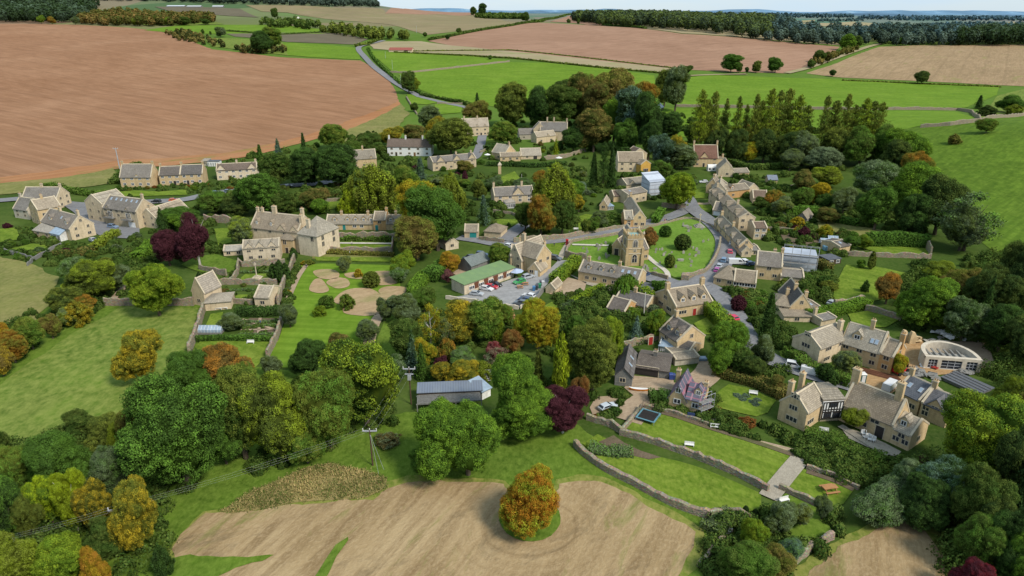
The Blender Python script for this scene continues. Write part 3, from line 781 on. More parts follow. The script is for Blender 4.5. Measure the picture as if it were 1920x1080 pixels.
def leafy_strip(name,P,h,w,a,b,leaf,label,cat,group=None,rough=0.25,kind=None,round_=False,dens=1.0):
 """hedge: leafy faces over a box section swept along P, with a dark core"""
 rng = np.random.default_rng(len(P) * 13 + int(abs(P[0].x) * 7) + int(P[0].y))
 sp = 0.5 if round_ else 1.2
 P = densify(P,lambda y: sp,False); n = len(P)
 o0 = P[0]; z0 = terrain(o0.x,o0.y)
 Vl,Al,rings = [],[],[]
 per = int(max(6,dens * sp * (2 * h + w) * 1.9 / (leaf * leaf * 2.2)))
 for i,p in enumerate(P):
  d = (P[min(n - 1,i + 1)] - P[max(0,i - 1)]).normalized(); nn = Vector((-d.y,d.x))
  z = terrain(p.x,p.y) - z0
  k = 1 + rough * mnoise.noise(Vector((p.x * 0.35,p.y * 0.35,9.1)))
  hh,ww = h * k,w * (1 + rough * 0.6 * mnoise.noise(Vector((p.x * 0.4,p.y * 0.4,2.2))))
  end = 1.0
  if round_:
   e = min(i,n - 1 - i) * sp
   end = math.sqrt(min(1.0,(e + 0.4) / (1.2 * w))); hh *= 0.6 + 0.4 * end; ww *= end
  rings.append([(p.x - o0.x + nn.x * s * ww * 0.42,p.y - o0.y + nn.y * s * ww * 0.42,z + q * hh * 0.93) for s,q in ((-1,-.05),(1,-.05),(1,.75),(.7,1),(-.7,1),(-1,.75))])
  u = rng.uniform(0,2 * hh + ww,per); al = rng.uniform(-0.6,0.6,per) * sp
  side = np.where(u < hh,-1.0,np.where(u > hh + ww,1.0,0.0))
  zz = np.where(side == -1,u,np.where(side == 1,u - hh - ww,hh)); off = np.where(side == 0,(u - hh) / ww - 0.5,side * 0.5)
  if round_:
   off = off * np.where(side != 0,np.sqrt(np.clip(1.15 - (zz / hh) ** 2.2,0.05,1)),1.0); zz = np.where(side == 0,hh * (1 - 1.0 * off * off),zz)
  bump = rng.normal(size=per) * rough * 0.45 * min(1.0,leaf * 2)
  C = np.stack([p.x - o0.x + d.x * al + nn.x * (off * ww + side * bump),p.y - o0.y + d.y * al + nn.y * (off * ww + side * bump),z + zz + np.where(side == 0,bump,0)],1)
  Nn = np.stack([nn.x * side + rng.normal(size=per) * .4,nn.y * side + rng.normal(size=per) * .4,np.where(side == 0,1.0,0.25) + rng.normal(size=per) * .2],1)
  Vl.append(leaf_faces(C,Nn,np.full(per,leaf),rng))
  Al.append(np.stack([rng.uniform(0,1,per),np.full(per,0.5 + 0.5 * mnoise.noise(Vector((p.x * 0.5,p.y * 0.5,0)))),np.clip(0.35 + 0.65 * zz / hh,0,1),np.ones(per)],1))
 if round_: h,w = h * .62,w * .45
 for e in (0,n - 1):      # leafy ends
  p,d = P[e],(P[1] - P[0]).normalized() * -1 if e == 0 else (P[-1] - P[-2]).normalized(); nn = Vector((-d.y,d.x))
  k = int(per * 0.6 * h * w / ((2 * h + w) * 1.2)) + 4; z = terrain(p.x,p.y) - z0
  o_,zz = rng.uniform(-.5,.5,k) * w,rng.uniform(0,1,k) * h
  C = np.stack([p.x - o0.x + d.x * .65 + nn.x * o_,p.y - o0.y + d.y * .65 + nn.y * o_,z + zz],1)
  Vl.append(leaf_faces(C,np.array([d.x,d.y,.25]) + rng.normal(size=(k,3)) * .4,np.full(k,leaf),rng))
  Al.append(np.stack([rng.uniform(0,1,k),np.full(k,.5),np.clip(0.35 + 0.65 * zz / h,0,1),np.ones(k)],1))
 V = [q for r in rings for q in r]; F = []
 for i in range(n - 1):
  for k in range(6):
   F.append((i * 6 + k,i * 6 + (k + 1) % 6,(i + 1) * 6 + (k + 1) % 6,(i + 1) * 6 + k))
 for q in (0,(n - 1) * 6): F += [(q,q + 1,q + 2,q + 5),(q + 5,q + 2,q + 3,q + 4)]
 me = assemble(name,Vl,Al,[(np.array(V),np.array(F))])
 o = mesh_obj(name,me); o.location = (o0.x,o0.y,z0)
 o['tint_a'] = [*(PAL[a] if isinstance(a,str) else a)]; o['tint_b'] = [*(PAL[b] if isinstance(b,str) else b)]
 return tag(o,label,cat,group,kind)
def hedge(pix,h,w,a,b,label,smooth=False,group=None,rough=0.18,round_=False,pts=None,name='hedge',dens=1.0):
 P = pts or world_pts(pix)
 if smooth: P = smooth_line(P,False,4)
 y = sum(p.y for p in P) / len(P)
 leaf = max(0.16,y * 0.00125)
 return leafy_strip(name,P,h,w,a,b,leaf,label,'hedge',group,rough,None,round_,dens)
def wood(name,pixpoly,spacing,hr,pals,label,pts=None,kinds=('broad','tall'),dens=1.0,z_extra=0.0,edge=None):
 """a far-off wood that reads as one mass: many crowns merged in one object; colours by clump"""
 poly = [p.to_tuple() for p in (pts or world_pts(pixpoly))]
 xs = [p[0] for p in poly]; ys = [p[1] for p in poly]
 rng = np.random.default_rng(len(name) * 31 + int(abs(xs[0])))
 trees = []
 y = min(ys)
 while y < max(ys):
  x = min(xs)
  while x < max(xs):
   q = (x + rng.uniform(-.4,.4) * spacing,y + rng.uniform(-.4,.4) * spacing)
   if inside(poly,*q): trees.append(q)
   x += spacing
  y += spacing * 0.9
 Vl,Al = [],[]; o0 = np.array([xs[0],ys[0],terrain(xs[0],ys[0])])
 for (x,y) in trees:
  z = terrain(x,y); h = rng.uniform(*hr); w = h * rng.uniform(0.55,0.8); lf = max(0.4,y * 0.0016)
  nl = int(min(260 if y > 400 else 800,dens * 5.5 * (w * w * 0.6 + w * h * 0.9) / (lf * lf * 2)))
  D = fib(nl,rng) + rng.normal(size=(nl,3)) * 0.2
  D /= np.linalg.norm(D,axis=1,keepdims=True)
  D = D[D[:,2] > -0.75]; n = len(D)
  lump = np.array([1 + 0.28 * mnoise.noise(Vector((d[0] * 2.2 + x,d[1] * 2.2 + y,d[2] * 2.2))) for d in D])[:,None]
  C = np.array([x,y,z + h * 0.52]) + D * lump * np.array([w * .5,w * .5,h * .48]) * rng.uniform(0.85,1.08,n)[:,None] - o0
  Vl.append(leaf_faces(C,D + rng.normal(size=(n,3)) * 0.4 + np.array([0,0,0.3]),np.full(n,lf),rng))
  Al.append(np.stack([rng.uniform(0,1,n),np.full(n,rng.uniform()),np.clip(0.45 + 0.5 * D[:,2] + 0.6 * (lump[:,0] - 1),0,1),np.ones(n)],1))
 me = assemble(name,Vl,Al)
 o = mesh_obj(name,me); o.location = o0
 set_tints(o,*pals)
 return tag(o,label,'wood',None,'stuff')
# ------------------------------------------------------------------ buildings
ROOFC = {'tan': (0.265,0.226,0.172),'grey': (0.212,0.192,0.168),'brown': (0.165,0.125,0.098),'dark': (0.140,0.126,0.115),
   'light': (0.345,0.303,0.237),'red': (0.185,0.105,0.080),'slate': (0.095,0.098,0.108),'blue': (0.175,0.205,0.265),
   'green': (0.165,0.245,0.095),'oxide': (0.27,0.07,0.045),'pale': (0.36,0.32,0.265)}
WALLC = {'honey': (0.58,0.435,0.250),'cream': (0.58,0.47,0.315),'grey': (0.47,0.42,0.33),'orange': (0.58,0.35,0.155),'white': (0.78,0.78,0.75),'pale': (0.63,0.53,0.385),
   'wood': (0.21,0.205,0.19),'brick': (0.42,0.17,0.075),'dark': (0.10,0.075,0.05)}
DOORC = {'red': (0.28,0.025,0.02),'teal': (0.02,0.20,0.19),'white': (0.75,0.75,0.73),'wood': (0.16,0.08,0.035),'dark': (0.035,0.03,0.028),'green': (0.05,0.16,0.08)}
WIN_CACHE,MESHC = {},{}
FOOT = []
def window_mesh(w,h,n,frame='stonetrim',arch=False):
 key = (round(w,2),round(h,2),n,frame)
 if key not in WIN_CACHE:
  b = MB(); fr = MATS[frame]; gl = MATS['glass']; t = 0.14
  b.box(-w / 2,w / 2,-0.07,0.04,0,t,fr); b.box(-w / 2,w / 2,-0.07,0.04,h - t,h,fr)
  b.box(-w / 2,-w / 2 + t,-0.068,0.04,t,h - t,fr); b.box(w / 2 - t,w / 2,-0.068,0.04,t,h - t,fr)
  pw = (w - 2 * t - (n - 1) * 0.12) / n
  for i in range(n):
   x = -w / 2 + t + i * (pw + 0.12)
   b.box(x,x + pw,-0.03,0.03,t,h - t,gl)
   if i: b.box(x - 0.12,x,-0.066,0.04,t,h - t,fr)
  WIN_CACHE[key] = b.mesh('window')
 return WIN_CACHE[key]
def door_mesh(w=1.1,h=2.1):
 key = ('door',w,h)
 if key not in WIN_CACHE:
  b = MB(); fr = MATS['stonetrim']
  b.box(-w / 2 - .14,-w / 2,-.07,.04,0,h,fr); b.box(w / 2,w / 2 + .14,-.07,.04,0,h,fr); b.box(-w / 2 - .14,w / 2 + .14,-.072,.04,h,h + .16,fr)
  b.box(-w / 2,w / 2,-.04,.03,0,h,MATS['door'])
  for i in range(max(1,int(w))):
   b.box(-w / 2 + .1 + i,-w / 2 + .16 + i,-.055,-.04,.1,h - .1,MATS['door'])
  WIN_CACHE[key] = b.mesh('door')
 return WIN_CACHE[key]
def chimney_mesh(h=2.6,w=0.9,t=0.75):
 key = ('ch',round(h,1),w,t)
 if key not in WIN_CACHE:
  b = MB(); wm = MATS['wall']
  b.box(-w / 2,w / 2,-t / 2,t / 2,-1.6,h - .3,wm); b.box(-w / 2 - .1,w / 2 + .1,-t / 2 - .1,t / 2 + .1,h - .3,h - .12,MATS['stonetrim'])
  b.box(-w / 2 + .02,w / 2 - .02,-t / 2 + .02,t / 2 - .02,h - .12,h,wm)
  for x in (-.22,.22): b.tube((x,0,h),(x,0,h + .42),.15,.12,MATS['chimneypot'],7)
  WIN_CACHE[key] = b.mesh('chimney')
 return WIN_CACHE[key]
def facade_M(B,side,s,z,out=0.0):
 """matrix that puts an outward -y mesh on a side of block B: s in 0..1 along it"""
 L,W = B['L'],B['W']
 if side == 'F': return Matrix.Translation((s * L,-out,z))
 if side == 'B': return Matrix.Translation(((1 - s) * L,W + out,z)) @ Matrix.Rotation(math.pi,4,'Z')
 if side == 'L': return Matrix.Translation((-out,W * (1 - s),z)) @ Matrix.Rotation(-math.pi / 2,4,'Z')
 return Matrix.Translation((L + out,W * s,z)) @ Matrix.Rotation(math.pi / 2,4,'Z')
def block(root,P,Q,W,ey=None,ry=None,ax='x',e=None,r=None,roof='tan',wall='honey',style='gable',roofmat='roof',
   F=(),L=(),Rt=(),Bk=(),doors=(),dorm=(),gab=(),chim=(),sky=(),wkind='stonetrim',ww=1.45,wh=1.25,cope=True,floor0=0.95,storey=2.7,sides='FLR',over=0.3,wallmat='wall'):
 """one range of a building from the two front corners of its base; ey / ry: photo rows of the eaves at P and of the ridge"""
 a,b = G(*P),G(*Q)
 d = (b - a); d.z = 0; Lm = d.length; ex = d / Lm; yv = Vector((-ex.y,ex.x,0))
 if e is None: e = height_at(a,ey)
 e = max(1.6,e)
 half = W / 2 if ax == 'x' else Lm / 2
 if r is None:
  mid = (a + b) / 2 + (yv * (W / 2) if ax == 'x' else Vector())
  mid.z = a.z
  r = height_at(mid,ry) if ry is not None else e + half * 1.0
 r = e + min(max(r - e,half * 0.10),half * 1.9)
 z0 = a.z
 B = dict(L=Lm,W=W,e=e,r=r,ax=ax,a=a)
 ex3,y3 = Vector((ex.x,ex.y,0)),Vector((yv.x,yv.y,0))
 Mw = Matrix(((ex.x,yv.x,0,a.x - root.location.x),(ex.y,yv.y,0,a.y - root.location.y),(0,0,1,z0 - root.location.z),(0,0,0,1)))
 FOOT.append([(a.x,a.y),(b.x,b.y),((b + yv * W).x,(b + yv * W).y),((a + yv * W).x,(a + yv * W).y)])
 rc = ROOFC[roof] if isinstance(roof,str) else roof; wc = WALLC[wall] if isinstance(wall,str) else wall
 jit = 0.93 + 0.14 * ((a.x * 7.3) % 1); rc = mul(rc,jit); hue = ((a.x * 3.1 + a.y * 1.7) % 1 - .5) * .10; rc = (rc[0] * (1 + hue),rc[1],rc[2] * (1 - hue)); wc = mul(wc,.9 + .2 * ((a.y * 5.3) % 1))
 wm = MATS[wallmat]; rm = MATS[roofmat]
 along,across = (Lm,W) if ax == 'x' else (W,Lm)
 Rz = Matrix() if ax == 'x' else Matrix(((0,1,0,0),(1,0,0,0),(0,0,1,0),(0,0,0,1)))   # (s,t) -> (t,s)
 def st(s,t,z): return (s,t,z) if ax == 'x' else (t,s,z)
 wb = MB()
 if style == 'gable':
  pts = [st(s,t,z) for s in (0,along) for t,z in ((0,-1.5),(across,-1.5),(across,e),(across / 2,r - .02),(0,e))]
  wb.poly(pts,[(0,1,2,3,4),(9,8,7,6,5),(0,4,9,5),(1,6,7,2),(4,3,8,9),(3,2,7,8)],wm)
 elif style == 'lean':      # single pitch,high at the back
  pts = [(x,y,z) for x in (0,Lm) for y,z in ((0,-1.5),(W,-1.5),(W,r),(0,e))]
  wb.poly(pts,[(0,1,2,3),(7,6,5,4),(0,3,7,4),(1,5,6,2),(3,2,6,7)],wm)
 else:
  wb.box(0,Lm,0,W,-1.5,e,wm)
 wobj = wb.obj('wall',root,Mw,wc)
 rb = MB(); th = 0.22
 if style == 'gable':
  sl = (r - e) / (across / 2); o = over; c0 = 0.34 if cope else -0.28
  ze = e - sl * o
  for sgn in (0,1):
   te = -o if sgn == 0 else across + o
   q = [st(c0,te,ze),st(along - c0,te,ze),st(along - c0,across / 2,r),st(c0,across / 2,r)]
   q2 = [(x,y,z + th) for x,y,z in q]
   rb.poly(q + q2,[(0,1,2,3),(4,5,6,7),(0,1,5,4),(1,2,6,5),(2,3,7,6),(3,0,4,7)],rm)
  # ridge capping
  q = [st(s,across / 2 + t,r + z) for s in (c0,along - c0) for t,z in ((-.22,.06),(0,.34),(.22,.06))]
  rb.poly(q,[(0,1,2),(5,4,3),(0,3,4,1),(1,4,5,2),(2,5,3,0)],MATS['stonetrim'] if cope else rm)
  if cope:
   for s0,s1 in (((-.07,.36),) if cope == 'lo' else ((along - .36,along + .07),) if cope == 'hi' else ((-.07,.36),(along - .36,along + .07))):
    cb = MB()
    for sgn in (0,1):
     te = -.22 if sgn == 0 else across + .22
     q = [st(s,t,z) for s in (s0,s1) for t,z in ((te,ze + .1),(across / 2,r + .03),(across / 2,r + .50),(te,ze + .52))]
     cb.poly(q,[(0,1,2,3),(7,6,5,4),(0,3,7,4),(1,5,6,2),(3,2,6,7),(0,4,5,1)],MATS['stonetrim'])
    cb.obj('coping',root,Mw)
 elif style == 'hip':
  o = over; hl = min(along,across) / 2 * 0.95
  ra,rb_ = (across / 2,along - across / 2) if along > across else (along / 2,along / 2)
  base = [st(-o,-o,e),st(along + o,-o,e),st(along + o,across + o,e),st(-o,across + o,e)]
  top = [st(ra,across / 2,r),st(rb_ + 0.01,across / 2,r)]
  low = [(x,y,z - .18) for x,y,z in base]
  rb.poly(base + top + low,[(0,1,5,4),(1,2,5),(2,3,4,5),(3,0,4),(6,7,1,0),(7,8,2,1),(8,9,3,2),(9,6,0,3),(9,8,7,6)],rm)
 elif style == 'hipfront':   # ridge along depth,hipped at the front
  o = over
  base = [(-o,-o,e),(Lm + o,-o,e),(Lm + o,W + o,e),(-o,W + o,e)]
  top = [(Lm / 2,Lm * 0.45,r),(Lm / 2,W + o,r)]
  rb.poly(base + top + [(x,y,z - .18) for x,y,z in base],[(0,1,4),(1,2,5,4),(3,0,4,5),(2,3,5),(6,7,1,0),(7,8,2,1),(8,9,3,2),(9,6,0,3),(9,8,7,6)],rm)
 elif style == 'lean':
  o = over; q = [(-o,-o,e),(Lm + o,-o,e),(Lm + o,W + o,r),(-o,W + o,r)]
  rb.poly(q + [(x,y,z + .16) for x,y,z in q],[(0,1,2,3),(4,5,6,7),(0,1,5,4),(1,2,6,5),(2,3,7,6),(3,0,4,7)],rm)
 elif style == 'flat':
  rb.box(-.15,Lm + .15,-.15,W + .15,e,e + .22,rm)
 if rb.f: rb.obj('roof',root,Mw,rc,uv='roofx' if ax == 'x' else 'roofy')
 # openings
 def put(me,M,name,color=None): return mesh_obj(name,me,root,Mw @ M,color)
 dr = {}
 for (side,s,kind,*wd) in doors:
  w = wd[0] if wd else 1.1; hgt = wd[1] if len(wd) > 1 else 2.1
  dr.setdefault(side,[]).append((s,w))
  put(door_mesh(w,hgt),facade_M(B,side,s,0.02),'garage_door' if w > 1.9 else 'door',DOORC[kind])
 for side,spec in (('F',F),('L',L),('R',Rt),('B',Bk)):
  ln = Lm if side in 'FB' else W
  for row,n in enumerate(spec):
   if isinstance(n,int): us = [(k + 0.5) / n for k in range(n)]
   else: us = n
   z = floor0 + row * storey
   gend = (ax == 'x' and side in 'LR') or (ax == 'y' and side in 'FB')
   if not gend and z + wh > e - 0.05: z = e - wh - 0.12
   for u in us:
    if row == 0 and any(abs(u - s) * ln < 0.75 + w / 2 for s,w in dr.get(side,())): continue
    w_ = ww if not (gend and z + wh > e + 0.3) else ww * 0.75
    put(window_mesh(w_,wh,3 if w_ > 1.9 else 2,wkind),facade_M(B,side,u,z),'window')
 # dormers / cross gables on the front slope (ridge along x) or on the sides (ridge along y)
 for (u,w,kind) in dorm:
  side = 'F' if ax == 'x' else ('L' if kind.endswith('L') else 'R')
  ln = Lm if side == 'F' else W
  sl = (r - e) / (across / 2)
  flush = kind.startswith('g')
  tb = 0.0 if flush else min(1.1,across * 0.16)      # how far the face stands behind the wall
  zb = e - (0.6 if flush else 0) + sl * tb
  hw = 0.55 if flush else 1.15
  if kind.startswith('big'): hw = 1.2
  ap = zb + hw + w * 0.5 * 1.15
  back = min(across / 2,(ap - e) / max(sl,.2) + .2)
  m = MB()
  f0 = -0.06 if flush else 0.0
  pr = [(x,y,z) for y in (f0,back - tb) for x,z in ((-w / 2,-1.0 if not flush else 0),(w / 2,-1.0 if not flush else 0),(w / 2,hw),(0,ap - zb),(-w / 2,hw))]
  m.poly(pr,[(0,1,2,3,4),(9,8,7,6,5),(0,4,9,5),(1,6,7,2),(4,3,8,9),(3,2,7,8)],wm)
  M = facade_M(B,side,u,zb,-tb)
  dobj = mesh_obj('dormer',m.mesh('dormer'),root,Mw @ M,wc)
  rr = MB(); oo = .16
  for sg in (-1,1):
   q = [(sg * (w / 2 + oo),f0 - .12,hw - oo * 1.15),(0,f0 - .12,ap - zb),(0,back - tb,ap - zb),(sg * (w / 2 + oo),back - tb,hw - oo * 1.15)]
   rr.poly(q + [(x,y,z + .17) for x,y,z in q],[(0,1,2,3),(4,5,6,7),(0,1,5,4),(1,2,6,5),(2,3,7,6),(3,0,4,7)],rm)
  mesh_obj('dormer_roof',rr.mesh('dormer_roof',uv='roofy'),dobj,None,rc)
  mesh_obj('window',window_mesh(min(w * .62,1.5),min(1.15,hw + .3),2,'white' if not flush else wkind),dobj,Matrix.Translation((0,f0,.12 if not flush else .25)))
 for c in chim:
  s,t = c[0],c[1]; hgt = c[2] if len(c) > 2 else 1.7
  zr = e + (r - e) * (1 - abs(t - .5) * 2)
  x,y,_ = st(s * along,t * across,0)
  put(chimney_mesh(hgt,*(c[3:5] if len(c) > 4 else ())),Matrix.Translation((x,y,zr)),'chimney',mul(wc,0.95))
 for (u,v) in sky:
  sl = (r - e) / (across / 2); ang = math.atan(sl)
  m = MB().box(-.42,.42,-.62,.62,.24,.31,MATS['steel']); m.box(-.32,.32,-.52,.52,.31,.325,MATS['skyglass'])
  t = v * across / 2
  if ax == 'x': M = Matrix.Translation((u * Lm,t,e + sl * t)) @ Matrix.Rotation(ang,4,'X')
  else: M = Matrix.Translation((Lm - t,u * W,e + sl * t)) @ Matrix.Rotation(math.pi / 2,4,'Z') @ Matrix.Rotation(ang,4,'X')
  put(m.mesh('skylight'),M,'skylight')
 B['M'] = Mw
 return B
def house(label,blocks,name='stone_house',cat='house',group=None):
 a = G(*blocks[0]['P'])
 root = thing(name,a,label,cat,group)
 out = [block(root,**b) for b in blocks]
 return root,out
def K(P,Q,W,ey=None,ry=None,ax='x',**kw):
 return dict(P=P,Q=Q,W=W,ey=ey,ry=ry,ax=ax,**kw)
# ------------------------------------------------------------------ cars
def car_meshes(kind):
 if ('car',kind) in MESHC: return MESHC[('car',kind)]
 L,Wd = (5.2,1.95) if kind == 'van' else (4.35,1.8)
 # side outline: x along car (front +), z; body lower, cabin upper
 if kind == 'van':
  body = [(-2.6,.35),(-2.6,1.95),(1.2,2.0),(1.75,1.75),(2.2,1.15),(2.55,1.0),(2.6,.4)]; glassq = None
 body_s = {'hatch': [(-2.1,.36),(-2.13,.85),(-1.95,.98),(.95,.95),(1.9,.80),(2.13,.62),(2.13,.34)],
    'suv': [(-2.15,.42),(-2.18,1.0),(-2.1,1.10),(1.0,1.06),(1.95,.95),(2.17,.75),(2.17,.40)]}
 cab_s = {'hatch': [(-1.98,.95),(-1.55,1.42),(.05,1.47),(.98,.95)],'suv': [(-2.1,1.06),(-1.85,1.70),(.15,1.75),(1.02,1.05)]}
 b = MB(); cp = MATS['carpaint']
 def loft(prof,ws,mat,mb):
  n = len(prof); rings = []
  for y,k in ((-1,1),(-.86,0),(.86,0),(1,1)):
   rings.append([(x * (1 - .02 * k),y * ws[i] * Wd / 2,z - (.0 if not k else .03)) for i,(x,z) in enumerate(prof)])
  mb.hull_ring(rings,mat)
 if kind == 'van':
  loft(body,[1,.9,.88,.9,.96,1,1],cp,b)
  g = MB()
  g.poly([(1.24,-.72,1.92),(1.24,.72,1.92),(2.14,.78,1.24),(2.14,-.78,1.24)],[(0,1,2,3)],MATS['glass'])
  for y in (-1,1):
   g.poly([(.6,y * .93,1.75),(1.35,y * .925,1.72),(1.9,y * .945,1.22),(.6,y * .955,1.22)],[(0,1,2,3)],MATS['glass'])
  for v in range(len(g.v)):
   x,y,z = g.v[v]; g.v[v] = (x + .03,y * 1.0,z + .03)
 else:
  loft(body_s[kind],[1] * 7,cp,b)
  loft(cab_s[kind],[.97,.80,.80,.95],cp,b)
  g = MB(); c = cab_s[kind]
  lerp = lambda p,q,t: (p[0] + (q[0] - p[0]) * t,p[1] + (q[1] - p[1]) * t)
  def band(p,q,w0,w1,nx):
   a0,a1 = lerp(p,q,.12),lerp(p,q,.9)
   g.poly([(a0[0] + nx,-w0,a0[1] + .03),(a0[0] + nx,w0,a0[1] + .03),(a1[0] + nx,w1,a1[1] + .03),(a1[0] + nx,-w1,a1[1] + .03)],[(0,1,2,3)],MATS['glass'])
  band(c[3],c[2],.74,.64,.03); band(c[0],c[1],.74,.64,-.03)
  for y in (-1,1):
   z0,z1 = c[0][1] + .07,c[1][1] - .08
   q = [(c[0][0] + .32,y * .865,z0),(c[3][0] - .28,y * .865,z0),(c[2][0] - .02,y * .745,z1),(c[1][0] + .12,y * .745,z1)]
   g.poly(q,[(0,1,2,3)],MATS['glass'])
 w = MB(); w.tube((0,-.11,0),(0,.11,0),.33,.33,MATS['tyre'],12)
 rim = MB(); rim.tube((0,-.118,0),(0,.118,0),.2,.2,MATS['steel'],10)
 hl = MB().box(-.05,.05,-.2,.2,-.09,.09,MATS['lamp'])
 MESHC[('car',kind)] = dict(body=b.mesh('car_body'),glass=g.mesh('car_windows',fix=False),tyre=w.mesh('tyre'),rim=rim.mesh('rim'),lamp=hl.mesh('headlight'),L=L)
 return MESHC[('car',kind)]
def car(p1,p2,color,label,kind='hatch',group=None,name='parked_car',cat='car'):
 """p1 rear, p2 front: photo pixels of the ground under the two ends; length is kept real"""
 a,b = G(*p1),G(*p2); d = (b - a); d.z = 0
 ang = math.atan2(d.y,d.x); c = (a + b) / 2; c.z = terrain(c.x,c.y) + 0.10
 m = car_meshes(kind); r = thing(name,c,label,cat,group); r.rotation_euler = (0,0,ang)
 mesh_obj('body',m['body'],r,None,color); mesh_obj('windows',m['glass'],r)
 fx = 1.35 if kind != 'van' else 1.65
 for sx in (-1,1):
  for sy in (-1,1):
   w = mesh_obj('wheel',m['tyre'],r,Matrix.Translation((sx * fx,sy * .80,.33)))
   mesh_obj('rim',m['rim'],w)
 for sy in (-1,1):
  mesh_obj('headlight',m['lamp'],r,Matrix.Translation(((2.1 if kind != 'van' else 2.55),sy * .6,.72 if kind != 'van' else .9)))
 FOOT.append([((c + Matrix.Rotation(ang,3,'Z') @ Vector(q)).x,(c + Matrix.Rotation(ang,3,'Z') @ Vector(q)).y) for q in ((-2.6,-1.2,0),(2.6,-1.2,0),(2.6,1.2,0),(-2.6,1.2,0))])
 return r
# ------------------------------------------------------------------ people
def person_mesh(shirt,legs,hair,arm=0.25):
 V = [(0,0,.95),(0,0,1.2),(0,0,1.42),(0,0,1.53),(0,.01,1.62),(0,.01,1.74),
   (.10,0,.90),(.11,.02,.50),(.11,0,.07),(.11,-.14,.04),(-.10,0,.90),(-.12,-.03,.50),(-.12,.05,.07),(-.12,-.09,.04),
   (.20,0,1.40),(.26,.01,1.12),(.25,-.10,.88),(.25,-.13,.78),(-.20,0,1.40),(-.27,.02,1.12),(-.24,-.12 - arm * .3,.90),(-.24,-.16 - arm * .3,.80)]
 E = [(0,1),(1,2),(2,3),(3,4),(4,5),(0,6),(6,7),(7,8),(8,9),(0,10),(10,11),(11,12),(12,13),(2,14),(14,15),(15,16),(16,17),(2,18),(18,19),(19,20),(20,21)]
 rad = [.15,.15,.15,.06,.10,.085,.095,.065,.045,.04,.095,.065,.045,.04,.06,.05,.038,.035,.06,.05,.038,.035]
 me = bpy.data.meshes.new('person_skeleton'); me.from_pydata(V,E,[])
 o = bpy.data.objects.new('person_skeleton',me); COL.objects.link(o)
 o.modifiers.new('skin','SKIN'); o.modifiers.new('sub','SUBSURF').levels = 1
 for i,sv in enumerate(me.skin_vertices[0].data):
  sv.radius = (rad[i],rad[i] * .8); sv.use_root = (i == 0)
 dg = bpy.context.evaluated_depsgraph_get()
 out = bpy.data.meshes.new_from_object(o.evaluated_get(dg))
 bpy.data.objects.remove(o)
 out.name = 'person'
 out.materials.clear()
 for nm,c in (('shirt_cloth',shirt),('trouser_cloth',legs),('skin',(.45,.27,.19)),('hair',hair)):
  out.materials.append(plain_mat(nm,c,.8,.2,var=.1))
 for p in out.polygons:
  z,x = p.center.z,abs(p.center.x)
  p.material_index = 1 if z < .92 and x < .2 else (3 if z > 1.70 or (z > 1.6 and p.center.y > .04) else (2 if z > 1.47 or (x > .2 and z < .9) else 0))
 return out
def person(px,py,me,ang,label):
 p = G(px,py)
 o = mesh_obj('person',me); o.location = (p.x,p.y,p.z + .12); o.rotation_euler = (0,0,ang); o.scale = (1,1,1)
 return tag(o,label,'person')
# ------------------------------------------------------------------ terrain sheet and sky
def build_terrain():
 ys = [-60.0]
 while ys[-1] < 15000:
  y = ys[-1]; ys.append(y + max(5.0,y * 0.022))
 NX = 150
 V,F = [],[]
 for y in ys:
  half = 160 + max(0,y) * 1.15
  for i in range(NX + 1):
   x = (i / NX * 2 - 1) * half
   V.append((x,y,terrain(x,y)))
 w = NX + 1
 F = np.array([(j * w + i,j * w + i + 1,(j + 1) * w + i + 1,(j + 1) * w + i) for j in range(len(ys) - 1) for i in range(NX)])
 o = mesh_obj('ground',np_mesh('ground',V,F,[MATS['terrainmix']],smooth=True)); o['kind'] = 'structure'
def terrain_material():
 m = NT('village_and_country_ground'); v = m.coord()
 n1 = m.noise(v,0.03,4,0.6,0.4); n2 = m.noise(v,0.12,4,0.65); n3 = m.noise(v,0.9,3,0.7)
 near = m.ramp(n1,[(0.3,(0.026,0.050,0.009)),(0.5,(0.046,0.084,0.013)),(0.66,(0.080,0.118,0.024)),(0.8,(0.12,0.125,0.04))])
 near = m.mix(m.rng(n2,0.4,0.7,0,0.5),near,(0.028,0.050,0.010))
 near = m.mix(m.rng(n3,0.4,0.75,0,0.5),near,(0.10,0.125,0.035))
 y = m.n('ShaderNodeSeparateXYZ',{'Vector': v}).outputs['Y']
 vo = m.n('ShaderNodeTexVoronoi',{'Vector': m.coord(scale=(1,0.8,0)),'Scale': 0.0035,'Randomness': 0.9})
 sep = m.n('ShaderNodeSeparateColor',{'Color': vo.outputs['Color']})
 far = m.ramp(sep.outputs[0],[(0.0,(0.075,0.14,0.03)),(0.3,(0.20,0.165,0.09)),(0.5,(0.10,0.17,0.035)),(0.62,(0.24,0.15,0.10)),(0.8,(0.17,0.16,0.07)),(1.0,(0.06,0.11,0.025))])
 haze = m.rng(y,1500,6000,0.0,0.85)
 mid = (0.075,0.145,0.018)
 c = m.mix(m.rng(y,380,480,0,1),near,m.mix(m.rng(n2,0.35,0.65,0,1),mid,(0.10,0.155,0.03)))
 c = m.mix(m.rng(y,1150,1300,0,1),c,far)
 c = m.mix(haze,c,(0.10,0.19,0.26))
 MATS['terrainmix'] = m.out(c,1.0,0.03,bump=n3,bstr=0.4,bdist=0.2)
